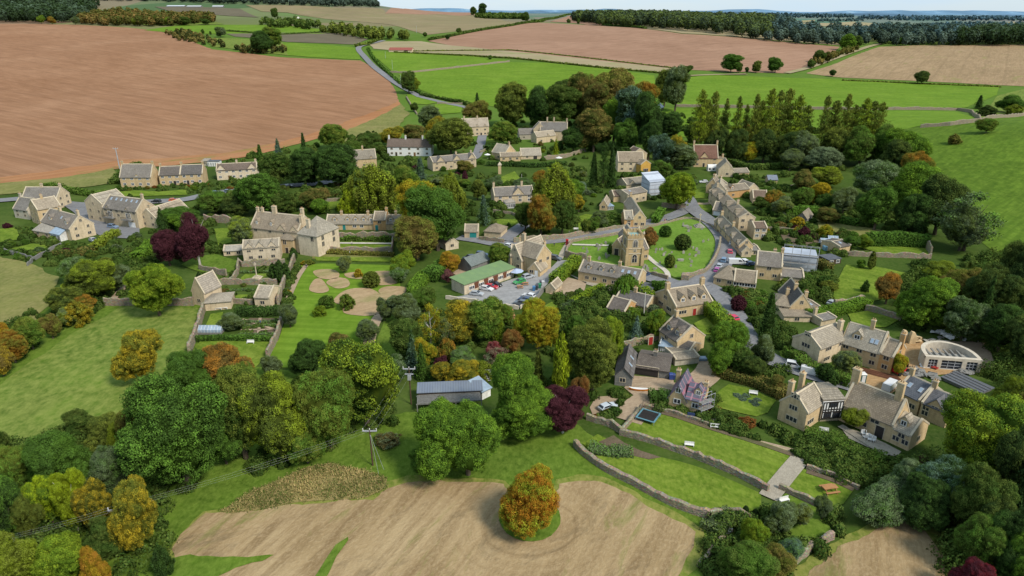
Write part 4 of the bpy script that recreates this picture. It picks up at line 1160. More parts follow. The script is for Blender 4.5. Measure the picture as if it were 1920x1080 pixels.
def build_far_hills():
 """low ridges that close the view, one sheet each"""
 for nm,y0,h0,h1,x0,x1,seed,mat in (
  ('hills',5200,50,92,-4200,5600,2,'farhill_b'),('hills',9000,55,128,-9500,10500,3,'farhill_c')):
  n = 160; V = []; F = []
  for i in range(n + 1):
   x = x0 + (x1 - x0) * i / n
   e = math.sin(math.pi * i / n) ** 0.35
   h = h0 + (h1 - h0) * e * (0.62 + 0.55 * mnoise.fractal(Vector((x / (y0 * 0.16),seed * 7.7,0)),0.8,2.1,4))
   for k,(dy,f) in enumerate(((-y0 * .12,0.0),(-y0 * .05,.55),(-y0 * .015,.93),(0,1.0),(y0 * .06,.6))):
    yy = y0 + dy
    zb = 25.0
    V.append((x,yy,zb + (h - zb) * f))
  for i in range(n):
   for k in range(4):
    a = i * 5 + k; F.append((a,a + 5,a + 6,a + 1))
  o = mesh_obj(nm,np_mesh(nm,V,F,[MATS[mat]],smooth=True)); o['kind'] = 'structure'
def build_fields():
 M = MATS
 # --- far country
 sheet('field',[(-260,44),(150,47),(240,52),(300,58),(335,70),(400,93),(520,107),(600,111),(676,114),(705,131),(728,150),(745,172),(753,196),(700,222),(640,243),(560,262),(480,283),(400,300),(330,306),(220,313),(130,333),(0,350),(-260,360)],M['plough'],2,1.0)
 sheet('field',[(-260,348),(0,334),(130,316),(235,300),(330,296),(430,286),(520,268),(600,246),(690,214),(752,190),(757,200),(745,212),(690,232),(640,250),(560,270),(480,291),(400,304),(330,310),(220,317),(130,338),(0,352),(-260,372)],M['plough3'],3,2.0)
 sheet('field',[(-100,352),(0,345),(130,332),(215,316),(222,330),(205,345),(130,356),(0,366),(-100,370)],M['olive'],4,1.5)
 sheet('field',[(690,228),(760,195),(772,215),(745,245),(690,262),(640,268),(600,262),(640,250)],M['olive'],4,2.0)
 sheet('field',[(805,77),(900,58),(1010,43),(1180,52),(1280,64),(1440,76),(1575,88),(1560,103),(1515,125),(1475,138),(1380,135),(1280,131),(1130,115),(960,97),(850,86)],M['plough2'],2,0.6)
 sheet('field',[(690,83),(720,78),(790,78),(850,86),(960,97),(1130,115),(1280,131),(1278,140),(1100,124),(960,108),(860,102),(770,98),(700,92)],M['strip'],3,0.6)
 sheet('field',[(686,95),(770,100),(860,104),(945,113),(952,116),(850,128),(765,137),(735,134),(712,115)],M['pasture'],3,0.5)
 sheet('field',[(748,140),(765,138),(850,129),(955,117),(1030,119),(1110,127),(1170,134),(1225,142),(1235,190),(1230,205),(1100,205),(960,206),(890,194),(840,187),(790,170)],M['pasture'],3,0.5)
 sheet('field',[(1268,148),(1330,141),(1470,146),(1570,149),(1700,157),(1872,164),(1868,178),(1820,198),(1810,203),(1600,203),(1420,199),(1270,196)],M['pasture'],3,0.5)
 sheet('field',[(1240,204),(1420,204),(1600,208),(1795,210),(1828,220),(1825,230),(1730,236),(1600,262),(1400,262),(1240,256)],M['pasture'],3,0.5)
 sheet('field',[(1512,138),(1560,122),(1610,102),(1650,88),(1720,85),(1920,84),(2100,84),(2100,164),(1920,162),(1870,160),(1720,152),(1570,145)],M['stubble'],2,0.5)
 sheet('field',[(640,16),(718,17),(726,26),(890,28),(935,36),(975,44),(940,51),(880,57),(800,66),(772,58),(690,42),(610,36),(540,24)],M['stubble2'],2,0.5)
 sheet('field',[(722,26),(730,18),(800,19),(890,23),(892,28),(800,28)],M['plough2'],3,0.4)
 sheet('field',[(1032,41),(1066,30),(1130,36),(1198,44),(1190,51),(1100,47)],M['plough2'],3,0.4)
 sheet('field',[(1202,53),(1240,50),(1400,60),(1565,79),(1580,86),(1440,75),(1280,63)],M['strip'],3,0.3)
 sheet('field',[(270,57),(330,49),(420,47),(520,47),(640,61),(600,64),(520,63),(420,64),(340,63)],M['pasture'],3,0.5)
 sheet('field',[(425,64),(530,62),(640,62),(690,74),(665,84),(540,79),(440,69)],M['greyfield'],3,0.5)
 sheet('field',[(530,80),(600,84),(662,89),(672,98),(676,112),(600,109),(540,104)],M['pasture'],3,0.5)
 sheet('field',[(430,72),(530,80),(540,104),(480,98),(400,88),(380,72)],M['rough'],3,0.5)
 sheet('field',[(290,13),(380,14),(450,17),(485,33),(400,28),(320,22)],M['greyfield'],3,0.3)
 sheet('field',[(460,10),(560,11),(640,16),(600,33),(540,24),(490,22)],M['stubble2'],3,0.3)
 sheet('field',[(250,36),(300,30),(360,34),(420,46),(330,48),(270,48)],M['rough'],3,0.3)
 sheet('field',[(1660,245),(1735,238),(1800,230),(1925,214),(2150,195),(2150,540),(1925,500),(1870,480),(1800,420),(1745,300)],M['hillgrass'],2,1.0)
 sheet('field',[(1830,221),(1868,180),(1925,165),(1990,165),(1990,208),(1925,213),(1800,229)],M['rough'],2,0.5)
 for pl in ([(1468,47),(1500,43),(1560,44),(1600,41),(1640,44),(1700,46),(1640,50),(1550,50)],[(1470,40),(1530,38),(1528,42),(1490,42)],[(1780,52),(1800,49),(1815,52)],[(1875,43),(1900,41),(1918,45),(1890,46)]):
  sheet('field',pl,M['strip'],3,0.5)
 # paddocks behind the houses
 sheet('paddock',[(762,178),(800,177),(835,190),(800,197),(770,195)],M['pasture'],4,0.3)
 sheet('paddock',[(815,196),(850,194),(868,198),(864,212),(815,216)],M['pasture'],4,0.3)
 # --- near country
 sheet('meadow',[(-300,1150),(-300,640),(0,640),(60,600),(110,560),(240,560),(380,572),(365,670),(560,700),(700,790),(762,770),(1080,798),(1330,962),(1350,1150)],M['meadow'],1,1.0)
 sheet('meadow',[(-60,760),(0,722),(130,628),(240,572),(378,580),(372,618),(357,668),(300,735),(250,770),(170,795),(60,855),(-60,900)],M['rough'],2,1.2)
 sheet('meadow',[(-60,470),(0,482),(60,495),(108,520),(112,555),(70,600),(0,648),(-60,680)],M['olive'],3,1.2)
 hay = [(326,1026),(350,1000),(385,966),(470,962),(545,948),(640,938),(700,936),(730,912),(765,903),(840,903),(938,908),(955,930),(1046,930),(1055,905),(1088,898),(1130,905),(1180,928),(1235,958),(1285,985),(1310,1000),(1308,1020),(1285,1060),(1240,1130),(360,1130),(335,1060)]
 sheet('field_margin',hay,M['margin'],2,0.9,grow=1.3)
 sheet('hay_field',hay,M['hay'],3,1.0)
 sheet('grass_strip',[(318,1052),(360,1042),(420,1045),(513,1038),(490,1050),(440,1064),(410,1080),(390,1110),(300,1120)],M['meadow'],5,0.7)
 sheet('grass_strip',[(575,1105),(598,1066),(628,1022),(650,1008),(652,1014),(632,1045),(600,1105)],M['meadow'],5,0.5)
 hay = [(1490,1105),(1530,1065),(1580,1030),(1640,997),(1690,980),(1728,990),(1752,1015),(1772,1050),(1775,1105)]
 sheet('field_margin',hay,M['margin'],2,0.9,grow=1.6)
 sheet('hay_field',hay,M['hay'],3,1.0)
 c = G(993,972)
 sheet('grass_ring',None,M['meadow'],5,0.25,pts=[Vector((c.x + 5.3 * math.cos(t),c.y + 5.6 * math.sin(t))) for t in [k * 0.3 for k in range(21)]])
 # --- gardens and lawns
 L = M['lawn']
 sheet('lawn',[(1170,803),(1208,766),(1262,776),(1330,798),(1410,824),(1493,852),(1455,903),(1432,909),(1300,850),(1200,815)],L,4,0.15)
 sheet('lawn',[(1092,832),(1120,815),(1165,838),(1300,873),(1430,927),(1425,955),(1382,964),(1290,948),(1190,903),(1130,868)],L,4,0.3)
 sheet('lawn',[(1466,912),(1502,880),(1560,898),(1602,918),(1582,945),(1560,955),(1510,930)],L,4,0.2)
 sheet('lawn',[(1440,950),(1475,925),(1545,960),(1560,995),(1520,1020),(1450,1000)],M['meadow'],4,0.4)
 sheet('lawn',[(1338,742),(1365,722),(1400,728),(1455,752),(1440,775),(1418,782),(1345,765)],L,4,0.2)
 sheet('lawn',[(1560,562),(1572,520),(1586,497),(1640,500),(1706,515),(1690,535),(1662,560),(1625,568)],L,4,0.4)
 sheet('lawn',[(1602,462),(1620,452),(1680,458),(1745,468),(1738,482),(1650,476)],L,4,0.3)
 sheet('lawn',[(1530,412),(1600,422),(1680,438),(1690,446),(1590,442),(1535,430)],M['olive'],4,0.4)
 sheet('lawn',[(1590,590),(1650,580),(1690,600),(1660,615),(1600,612)],L,4,0.3)
 sheet('lawn',[(1300,608),(1328,595),(1345,605),(1340,628),(1318,628)],L,4,0.2)
 sheet('lawn',[(1460,660),(1490,650),(1500,665),(1488,682),(1466,676)],L,4,0.3)
 sheet('lawn',[(1300,386),(1330,378),(1336,390),(1330,399),(1308,398)],L,4,0.2)
 sheet('lawn',[(1300,357),(1322,353),(1332,360),(1326,372),(1302,373)],L,4,0.2)
 sheet('lawn',[(1082,408),(1100,402),(1128,406),(1130,430),(1085,438)],L,4,0.2)
 sheet('lawn',[(1040,478),(1000,460),(1058,456),(1062,470),(1050,486)],L,4,0.2)
 sheet('lawn',[(1075,558),(1110,540),(1120,545),(1088,566)],L,4,0.1)
 sheet('lawn',[(1020,575),(1048,560),(1042,585),(1022,590)],L,4,0.2)
 sheet('lawn',[(895,268),(930,258),(938,266),(912,285),(893,280)],L,4,0.2)
 sheet('lawn',[(1055,283),(1098,272),(1104,280),(1060,290)],L,4,0.2)
 sheet('lawn',[(940,332),(965,322),(975,335),(955,346),(930,345)],L,4,0.2)
 sheet('lawn',[(1188,332),(1225,324),(1228,336),(1195,338)],L,4,0.2)
 sheet('lawn',[(930,412),(975,412),(960,425),(920,420)],L,4,0.3)
 sheet('lawn',[(615,458),(735,460),(735,470),(612,471)],L,4,0.1)
 sheet('lawn',[(614,449),(738,451),(736,456),(616,455)],L,4,0.1)
 sheet('lawn',[(590,482),(735,484),(730,492),(592,490)],L,4,0.2)
 sheet('lawn',[(452,522),(460,515),(506,514),(508,528),(450,532)],L,4,0.1)
 sheet('lawn',[(440,554),(470,553),(470,561),(442,562)],L,4,0.1)
 sheet('lawn',[(395,590),(418,586),(415,615),(385,614)],L,4,0.1)
 sheet('lawn',[(365,650),(378,640),(512,642),(500,668),(480,690),(380,670)],L,4,0.2)
 sheet('lawn',[(360,485),(402,477),(445,490),(440,512),(380,512),(340,498)],M['meadow'],4,0.4)
 sheet('lawn',[(402,430),(432,428),(436,455),(410,462)],L,4,0.3)
 sheet('lawn',[(22,467),(60,458),(95,460),(80,470),(40,474)],L,4,0.2)
 sheet('lawn',[(0,430),(30,428),(40,450),(0,455)],L,4,0.2)
 sheet('lawn',[(220,361),(252,358),(300,360),(350,356),(352,366),(222,370)],L,4,0.2)
 sheet('lawn',[(605,380),(640,378),(660,388),(610,395)],L,4,0.3)
 # orchard below the manor terrace
 sheet('orchard_grass',[(560,498),(600,495),(735,498),(748,520),(755,560),(740,585),(712,605),(700,650),(655,690),(520,690),(498,668),(520,640),(545,575)],M['pasture'],3,0.4)
 sheet('orchard_grass',[(720,600),(760,570),(780,590),(770,640),(735,690),(700,700),(700,660)],M['meadow'],3,0.4)
 for pl in ([(588,510),(615,506),(636,512),(632,524),(600,523)],[(580,545),(590,526),(605,526),(617,545),(600,551)],[(613,531),(630,522),(652,525),(654,538),(630,542)],
    [(648,514),(672,512),(680,524),(655,522)],[(697,513),(728,510),(746,520),(740,534),(700,534)],[(625,565),(650,545),(690,542),(715,555),(727,575),(706,592),(650,590),(640,574)],[(710,545),(730,538),(762,542),(750,560),(730,566),(716,556)]):
  sheet('mown_patch',pl,M['tanfloor'],5,0.3,True)
 sheet('tall_grass',[(415,958),(470,925),(535,898),(580,878),(625,867),(700,888),(728,898),(725,915),(690,934),(560,944),(470,960)],M['tallgrass'],4,0.6)
 sheet('churchyard',[(1062,470),(1072,452),(1100,446),(1170,437),(1225,424),(1262,413),(1290,410),(1325,420),(1346,437),(1350,455),(1345,475),(1325,508),(1300,518),(1272,522),(1248,515),(1240,528),(1200,515),(1160,500),(1080,486)],M['churchyard'],3,0.15,True)
 sheet('grass_verge',[(1210,512),(1245,520),(1252,526),(1300,522),(1335,510),(1350,480),(1352,490),(1338,512),(1312,526),(1275,532),(1255,530),(1215,528)],M['meadow'],2,0.1)
 # yards
 sheet('car_park',[(836,560),(870,555),(960,524),(1010,513),(1034,502),(1048,488),(1072,490),(1068,500),(1040,520),(1022,538),(1008,560),(995,575),(970,578),(900,572)],M['carpark'],3,0.0)
 sheet('gravel_yard',[(848,512),(870,500),(880,485),(912,478),(915,495),(900,505),(860,520)],M['gravel'],3,0.2)
 sheet('gravel_yard',[(1030,552),(1062,520),(1100,530),(1096,545),(1070,558)],M['gravel'],3,0.1)
 sheet('paving',[(1062,512),(1080,520),(1200,545),(1180,556),(1100,534)],M['paving'],3,0.1)
 sheet('drive',[(160,400),(175,415),(200,424),(262,428),(262,442),(240,448),(195,446),(175,436),(165,420)],M['asphalt'],4,0.1)
 sheet('gravel_yard',[(1170,728),(1185,705),(1262,712),(1265,725),(1255,745),(1200,752)],M['gravel'],3,0.2)
 sheet('gravel_yard',[(1108,765),(1120,745),(1160,742),(1165,755),(1140,775),(1112,778)],M['gravel'],3,0.3)
 sheet('building_site_yard',[(1600,696),(1650,690),(1690,680),(1700,640),(1730,635),(1735,680),(1830,690),(1800,702),(1740,705),(1690,722),(1670,742),(1635,738),(1600,715)],M['mud'],3,0.4)
 sheet('building_site_yard',[(1735,640),(1850,640),(1870,690),(1745,688)],M['gravel'],2,0.6)
 sheet('terrace_paving',[(1575,800),(1605,808),(1660,832),(1690,848),(1680,858),(1640,845),(1590,822)],M['paving'],3,0.1)
 sheet('terrace_paving',[(1325,790),(1345,775),(1345,790),(1330,798)],M['paving'],3,0.1)
 sheet('kitchen_garden',[(460,602),(470,597),(528,598),(518,640),(448,640)],M['dirt'],3,0.1)
 sheet('vegetable_garden',[(1460,432),(1520,432),(1545,460),(1530,470),(1470,455)],M['dirt'],3,0.3)
 sheet('dry_bank',[(585,474),(735,480),(735,488),(585,486)],M['olive'],3,0.2)
 sheet('terrace_paving',[(615,455.5),(736,456.5),(735,459),(614,458)],M['palepath'],5,0.0)
 sheet('rock_garden',[(1122,830),(1150,818),(1170,832),(1200,846),(1240,858),(1215,862),(1160,850)],M['dirt'],5,0.3)
 ribbon('garden_bed',[(1172,812),(1250,836),(1340,868),(1440,916)],1.5,M['dirt'],6)
 ribbon('garden_bed',[(1212,769),(1262,781),(1330,804),(1410,829),(1490,856)],1.3,M['dirt'],6)
 ribbon('garden_bed',[(1512,886),(1560,902),(1600,920)],1.2,M['dirt'],6)
 ribbon('path',[(1345,806),(1410,826),(1500,850),(1570,885),(1640,912)],1.2,M['gravel'],3)
 ribbon('path',[(455,600),(490,612),(520,620)],.8,M['gravel'],6); ribbon('path',[(488,598),(484,638)],.8,M['gravel'],6); ribbon('path',[(452,620),(490,620),(522,618)],.8,M['gravel'],6)
 # --- roads and paths
 A = M['asphalt']
 ribbon('road',[(790,183),(748,160),(722,142),(700,125),(684,108),(673,95),(676,88),(700,82),(720,77)],7.5,A,6)
 ribbon('road',[(790,183),(840,195),(880,205),(900,228),(905,250),(895,290),(880,300)],6.0,A,5)
 ribbon('road',[(-40,380),(0,377),(60,374),(130,384),(200,386),(270,380),(340,376),(390,366),(440,358),(530,350),(600,345),(640,335)],7.5,A,6)
 ribbon('road',[(140,386),(160,400),(175,418),(215,436)],7.0,A,5)
 ribbon('road',[(860,446),(900,452),(935,458),(975,456),(1010,455),(1075,448),(1140,436),(1190,424),(1240,412),(1268,403),(1290,393)],6.0,A,5)
 ribbon('lane',[(945,452),(965,435),(985,422),(1000,415)],6.0,A,6)
 ribbon('road',[(1275,360),(1288,375),(1298,392),(1322,410),(1345,430),(1359,450),(1360,472),(1350,498),(1330,520),(1303,533),(1270,536),(1235,525),(1205,517),(1190,510)],7.5,A,7)
 ribbon('lane',[(1308,530),(1345,548),(1375,585),(1400,630),(1435,668),(1480,688),(1530,705),(1590,722),(1625,735)],6.0,A,5)
 ribbon('lane',[(1298,392),(1302,384),(1325,383),(1345,380)],3.0,M['gravel'],5)
 ribbon('drive',[(1338,680),(1328,700),(1312,715),(1290,728),(1262,738),(1225,748),(1200,760),(1175,790)],6.5,M['gravel'],5)
 ribbon('path',[(1073,460),(1110,461),(1145,462)],1.6,M['palepath'],6)
 ribbon('path',[(1212,480),(1225,492),(1240,503),(1250,512),(1253,524)],1.8,M['palepath'],6)
 ribbon('path',[(750,562),(735,570),(718,585),(704,605),(694,635),(692,660)],3.0,M['gravel'],5)
 ribbon('path',[(575,498),(560,520),(548,545),(538,568)],1.6,M['gravel'],6)
 ribbon('path',[(205,572),(225,548),(245,530),(262,515)],2.0,M['gravel'],6)
 ribbon('path',[(1050,487),(1056,473),(1064,460),(1072,450)],2.0,M['paving'],6)
 ribbon('path',[(1575,800),(1600,815),(1635,838),(1665,855)],1.6,M['paving'],6)
 ribbon('path',[(1440,935),(1458,912),(1480,885),(1503,858)],3.4,M['paving'],6)
 ribbon('track',[(1475,138),(1515,128),(1560,112),(1600,98),(1630,88),(1650,83)],8.0,M['strip'],6)
 ribbon('track',[(1240,145),(1290,143),(1340,141),(1400,140)],6.0,M['strip'],6)
def build_houses():
 H = house
 # ---- west end
 H('tall stone house with tan roof at the left edge beside the lane',[
  K((77,423),(121,414),8.5,394,372,roof='light',wall='honey',F=(2,2),L=(2,2,1),chim=[(.45,.5)]),
  K((29,408),(56,412),8,391,371,roof='grey',wall='grey',F=(2,2),L=(1,1),chim=[(.05,.5)]),
  K((46,392),(112,392),9,372,351,roof='grey',wall='cream',F=(),Rt=(2,2),chim=[(.45,.5),(.97,.5)])])
 H('stone house with roof dormers and a glazed garden room facing the left meadow',[
  K((82,436),(136,452),9,415,398,roof='grey',wall='cream',F=(3,3),Rt=(2,2,1),dorm=[(.25,1.7,'d'),(.8,1.7,'d')],chim=[(.35,.5),(.97,.5,2.2)],sky=[(.55,.6)]),
  K((65,443),(98,449),5.5,432,420,style='lean',roof='pale',wall='honey',F=(2,),cope=False),
  K((97,449),(115,453),4.5,437,424,style='lean',roof=(.30,.36,.42),roofmat='skyglass',wall='white',F=(3,),wkind='white',ww=1.6,wh=1.9,floor0=.3)])
 H('large stone block with two balconies, six roof lights and a white garage door',[
  K((199,420),(262,429),9,389,370,roof='grey',wall='cream',F=(0,[.1,.25,.45,.75],6),doors=[('F',.8,'white',3.6,2.3)],dorm=[(.15,2.4,'g'),(.72,2.4,'g')],sky=[(.12,.75),(.27,.75),(.42,.75),(.57,.75),(.72,.75),(.87,.75)],chim=[(.97,.5,2.2)],storey=3.0),
  K((167,412),(198,418),11,378,366,ax='y',roof='light',wall='cream',F=(2,2,1),L=(3,3,3),storey=3.0),
  K((266,425),(296,429),17,407,393,ax='y',roof='light',wall='cream',F=(2,2),L=(2,2),chim=[(.1,.5)])])
 g = 'semi detached cottages in the row below the ploughed field'
 H('left one of three houses below the ploughed field, wide plain grey roof',[
  K((228,351),(287,351),8.5,332,308,roof='grey',wall='honey',F=(4,4),chim=[(.02,.5),(.98,.5)],wkind='white',dorm=[(.55,2.6,'g')])],group=g)
 H('middle one of three houses below the ploughed field, two arched porches',[
  K((301,348),(341,346.5),8.5,329,312,roof='dark',wall='honey',F=(3,3),doors=[('F',.7,'dark')],chim=[(.03,.5)],wkind='white'),
  K((341,346.5),(383,345),8.5,327,309,roof='dark',wall='honey',F=(3,3),doors=[('F',.3,'dark')],chim=[(.02,.5),(.97,.5)],wkind='white')],group=g)
 H('brown roofed right one of three houses below the ploughed field, gable at each end',[
  K((408,338),(484,334),8,320,306,roof='brown',wall='pale',F=(6,6),doors=[('F',.3,'wood')],dorm=[(.12,5.0,'gbig'),(.88,5.0,'gbig')],chim=[(.5,.5),(.97,.5)],wkind='white')],group=g)
 H('small white garden room behind the three houses',[K((390,312),(411,312),4,303,300,style='flat',roof='slate',roofmat='slate',wall='white',wallmat='white',F=(5,),ww=.8,wh=2.0,floor0=.2,wkind='white')],name='garden_room',cat='outbuilding')
 H('grey flat roofed shed between the three houses and the field',[K((379,311),(390,311),5,302,299,style='lean',roof='pale',wall='grey',F=(1,),cope=False)],name='shed',cat='outbuilding')
 # ---- manor
 H('big stone manor house with hipped right wing and three gabled front building',[
  K((474,463),(563,474),10,426,401,roof='tan',wall='cream',F=(0,0,[.12,.42,.72]),chim=[(.02,.5),(.12,.5),(.38,.5,2.8,1.6,1),(.96,.5,3,1,1),(.99,.3,3,1,1)],dorm=[(.12,1.3,'d'),(.42,1.3,'d'),(.66,4,'gbig'),(.92,4,'gbig')],storey=2.9),
  K((563,477),(598,483),12,438,404,style='hip',roof='light',wall='pale',F=([],[],[.75]),Rt=(0,2,2),wh=1.9,chim=[(.4,.18,3.2,1.2,1)],storey=2.3),
  K((526,474),(552,476),6,448,433,style='hip',roof='tan',wall='honey',F=(0,[.4]),doors=[('F',.5,'dark')],wh=1.9),
  K((458,492),(527,487),8,467,449,roof='light',wall='pale',F=([.2,.45,.8],3),dorm=[(.18,3.6,'gbig'),(.47,3.6,'gbig'),(.80,3.6,'gbig')]),
  K((420,480),(457,478),5,471,460,roof='pale',wall='cream',F=(2,))],name='manor_house',cat='manor')
 H('long low cottage row with white dormers and teal doors above the manor lawn',[
  K((612,431),(701,431),7.5,420,403,roof='tan',wall='honey',F=([.2,.6,.75],),doors=[('F',.07,'teal'),('F',.38,'teal')],dorm=[(.18,1.7,'d'),(.45,1.7,'d'),(.62,1.7,'d'),(.79,1.7,'d'),(.94,1.7,'d')],chim=[(.3,.5),(.86,.5)],wkind='white'),
  K((701,432),(724,432),8.5,413,397,roof='tan',wall='orange',F=(0,[.5]),doors=[('F',.25,'teal')],chim=[(.97,.5)]),
  K((724,431.5),(754,431),7.5,420,403,roof='tan',wall='honey',F=([.6],),dorm=[(.3,1.7,'d')],chim=[(.6,.5)],wkind='white')])
 H('steep gabled stone barn at the left of the manor kitchen garden',[K((364,571),(386,575),7,545,523,ax='y',roof='pale',wall='cream',F=([.5],),chim=[])],name='barn',cat='barn')
 H('low stone barn with hipped mossy roof beside the white garden furniture',[K((386,583),(434,579),7,568,550,style='hip',roof='light',wall='cream',F=())],name='barn',cat='barn')
 H('square stone dovecote house with a dark panel lean-to at its right',[
  K((479,576),(508,577),8.5,558,536,roof='light',wall='cream',F=([.5],),Rt=([.5],)),
  K((508,569),(523,568),5,561,556,style='lean',roof='slate',roofmat='slate',wall='grey',cope=False)],name='dovecote',cat='outbuilding')
 # ---- pub and hall
 H('stone inn with three steep gables at the top of the car park',[
  K((957,504),(1018,506),8,480,460,roof='tan',wall='honey',F=(4,4),chim=[(.3,.5,3.4,1,1)],doors=[('F',.4,'dark')]),
  K((953,502),(977,509),14,482,460,ax='y',roof='light',wall='cream',F=(2,2,1),L=(2,2),chim=[(.35,.5,3,1,1)]),
  K((1006,515),(1033,504),10,486,461,ax='y',roof='tan',wall='honey',F=([.35],2),Rt=(2,2),chim=[(.15,.75,2.5)]),
  K((990,516),(1012,520),6,505,494,ax='y',roof='light',wall='honey',F=([.3],),doors=[('F',.7,'white')])],name='village_inn',cat='inn')
 H('long low hall with a bright green metal roof beside the car park',[
  K((871,553),(963,520),6.0,532,None,style='lean',roof='green',roofmat='metal',wall='pale',wallmat='wall',e=3.4,r=4.0,cope=False,over=.5,L=(),F=([.14,.33,.52,.72,.9],),ww=2.2,wkind='white')],name='village_hall',cat='hall')
 H('small shed with grey green roof behind the green hall',[K((884,513),(918,500),6,None,None,e=2.6,r=4.6,roof=(.15,.18,.17),roofmat='slate',wall='wood',cope=False)],name='shed',cat='outbuilding')
 H('small stone garage with teal doors beside the road',[K((871,447),(897,447),7.5,435,421,roof='tan',wall='cream',doors=[('F',.62,'teal',2.6,2.3)])],name='garage',cat='garage')
 H('square stone garage with pyramid roof beside the road',[K((908,444),(939,447),8,433,418,style='hip',roof='tan',wall='cream',F=())],name='garage',cat='garage')
 H('steep pale gabled cottage half hidden by trees left of the gravel yard',[K((836,470),(860,466),9,459,446,ax='y',roof='pale',wall='pale',F=([.5],),chim=[(.5,.5)])])
 H('low stone cottage row with small dormers in front of the churchyard',[
  K((1084,526),(1196,546),8,508,497,roof='grey',wall='honey',F=([.15,.28,.45,.6,.78,.92],),doors=[('F',.68,'dark',1.6)],dorm=[(.15,1.5,'d'),(.36,1.5,'d'),(.54,1.5,'d')],chim=[(.1,.5),(.62,.5)],sky=[(.7,.6),(.8,.6),(.9,.6)],Rt=([.5],))])
 H('brown roofed house with an orange brick gable left of the blue spruce',[
  K((1137,587),(1171,596),7.5,577,560,roof='dark',wall='orange',F=([.3],),Rt=([.5],),wkind='white'),
  K((1152,571),(1213,586),8,562,549,roof='dark',wall='honey',F=(),chim=[(.45,.5)])])
 H('grey flat roofed garage beside the weeping willow',[K((1196,553),(1218,557),7,546,546,style='flat',roof='slate',roofmat='slate',wall='pale')],name='garage',cat='garage')
 H('stone garden store with a small gable beside the gravel court',[K((1023,549),(1040,552),6,542,533,ax='y',roof='light',wall='cream')],name='shed',cat='outbuilding')
 # ---- church
 church()
 # ---- round the green
 H('honey stone cottage with ivy covered gable at the road left of the churchyard',[
  K((1186,427),(1210,427),24,409,396,ax='y',roof='light',wall='honey',F=(2,[.5]),L=(2,),chim=[(.95,.5)]),
  K((1170,427),(1187,427),8,411,395,roof='light',wall='orange',F=(1,1),dorm=[(.5,1.6,'g')])])
 H('stone cottage with long dark roof behind the red creeper',[K((1176,383),(1212,376),9,366,354,roof='grey',wall='cream',F=(3,),sky=[(.3,.6)])])
 H('cottage with roof under deep red creeper',[K((1150,379),(1172,378),7,368,357,roof='brown',wall='honey',F=([.8],))])
 H('little cottage with a pale conservatory left of the ivy gable',[
  K((1124,394),(1138,395),9,385,376,ax='y',roof='light',wall='honey',F=(1,)),
  K((1138,394),(1150,393),4,389,385,style='lean',roof=(.30,.36,.42),roofmat='skyglass',wall='white',cope=False,F=(3,),wkind='white',ww=1.2,wh=1.5)])
 H('stone house with brown gabled roof below the yellow gabled house',[K((1174,358),(1218,353),9,347,333,roof='tan',wall='cream',F=([.3],),dorm=[(.25,3.5,'gbig')])])
 H('tall house wrapped in white scaffold sheeting behind the big lime green tree',[
  K((1217,367),(1246,364),7.5,342,326,style='lean',roof=(.55,.6,.66),roofmat='sheeting',wall='white',wallmat='sheeting',cope=False),
  ],name='scaffolded_house')
 H('cottage gable end at the lane top right of the lime green tree',[K((1323,363),(1345,365),11,349,336,ax='y',roof='tan',wall='honey',F=(1,[.5]),L=(2,),chim=[(.3,.5)]),K((1345,362),(1362,358),7,348,338,roof='grey',wall='cream',chim=[(.9,.5)])])
 H('stone house with orange front wing and pale gable by the lane',[
  K((1333,374),(1361,376),11,358,345,ax='y',roof='light',wall='pale',F=([.5],[.5]),ww=2.0),
  K((1361,373),(1404,368),8,359,346,roof='tan',wall='orange',F=([.3],),dorm=[(.3,1.6,'d')]),
  K((1400,368),(1421,366),9,356,345,ax='y',roof='tan',wall='cream')])
 H('brown roofed stone barn behind the terrace',[K((1411,381),(1438,382),9,372,357,roof='brown',wall='cream',F=([.5],))],name='barn',cat='barn')
 H('pair of garages with white doors and a grey roof by the green',[K((1335,403),(1364,407),8,394,380,roof='grey',wall='cream',doors=[('F',.28,'white',2.7,2.2),('F',.75,'white',2.7,2.2)])],name='garage',cat='garage')
 H('tall stone terrace running back from the road, upper half',[
  K((1383,433),(1413,433),44,409,400,ax='y',roof='tan',wall='cream',F=(2,2,[.5]),L=([.1,.3,.5,.7,.9],) * 2,chim=[(.3,.5,2),(.66,.5,2),(.97,.5,2)],dorm=[(.88,4.2,'gbigL'),(.6,4.2,'gbigL'),(.32,4.2,'gbigL'),(.1,3,'gL')]),
  K((1412,449),(1436,449),8,428,416,roof='brown',wall='cream',F=(2,2),Rt=(1,1),wkind='white'),
  ],name='terraced_house',cat='terrace')
 H('lower stone terrace of small gabled cottages facing the parked cars',[
  K((1384,476),(1410,476),32,461,449,ax='y',roof='tan',wall='honey',F=([.4],[.5]),L=(5,5),dorm=[(.14,3.6,'gbigL'),(.42,3.6,'gbigL'),(.7,3.6,'gbigL'),(.92,2.6,'gL')],chim=[(.5,.5,1.8),(.97,.5,1.8)]),
  K((1390,482),(1408,482),6,473,464,ax='y',roof='tan',wall='cream',F=([.5],)),
  K((1408,478),(1424,478),7,470,462,roof='grey',wall='cream',F=(1,))],name='terraced_house',cat='terrace')
 H('low stone house with grey hipped roof opposite the churchyard corner',[
  K((1337,533),(1376,540),9,519,497,roof='tan',wall='honey',style='hip',F=(2,)),
  K((1374,540),(1416,545),7,527,507,roof='tan',wall='honey',F=(4,),wkind='white',ww=1.7)])
 H('tall square honey stone house with plain grey brown roof next to the white scaffolding',[
  K((1415,522),(1463,527),10,497,473,roof='grey',wall='honey',F=(2,[.5]),chim=[(.7,.75,2),(.97,.5)],Rt=([.5],)),
  K((1462,529),(1506,533),9,518,505,roof='grey',wall='cream',F=([.2,.4],),chim=[(.05,.5)])])
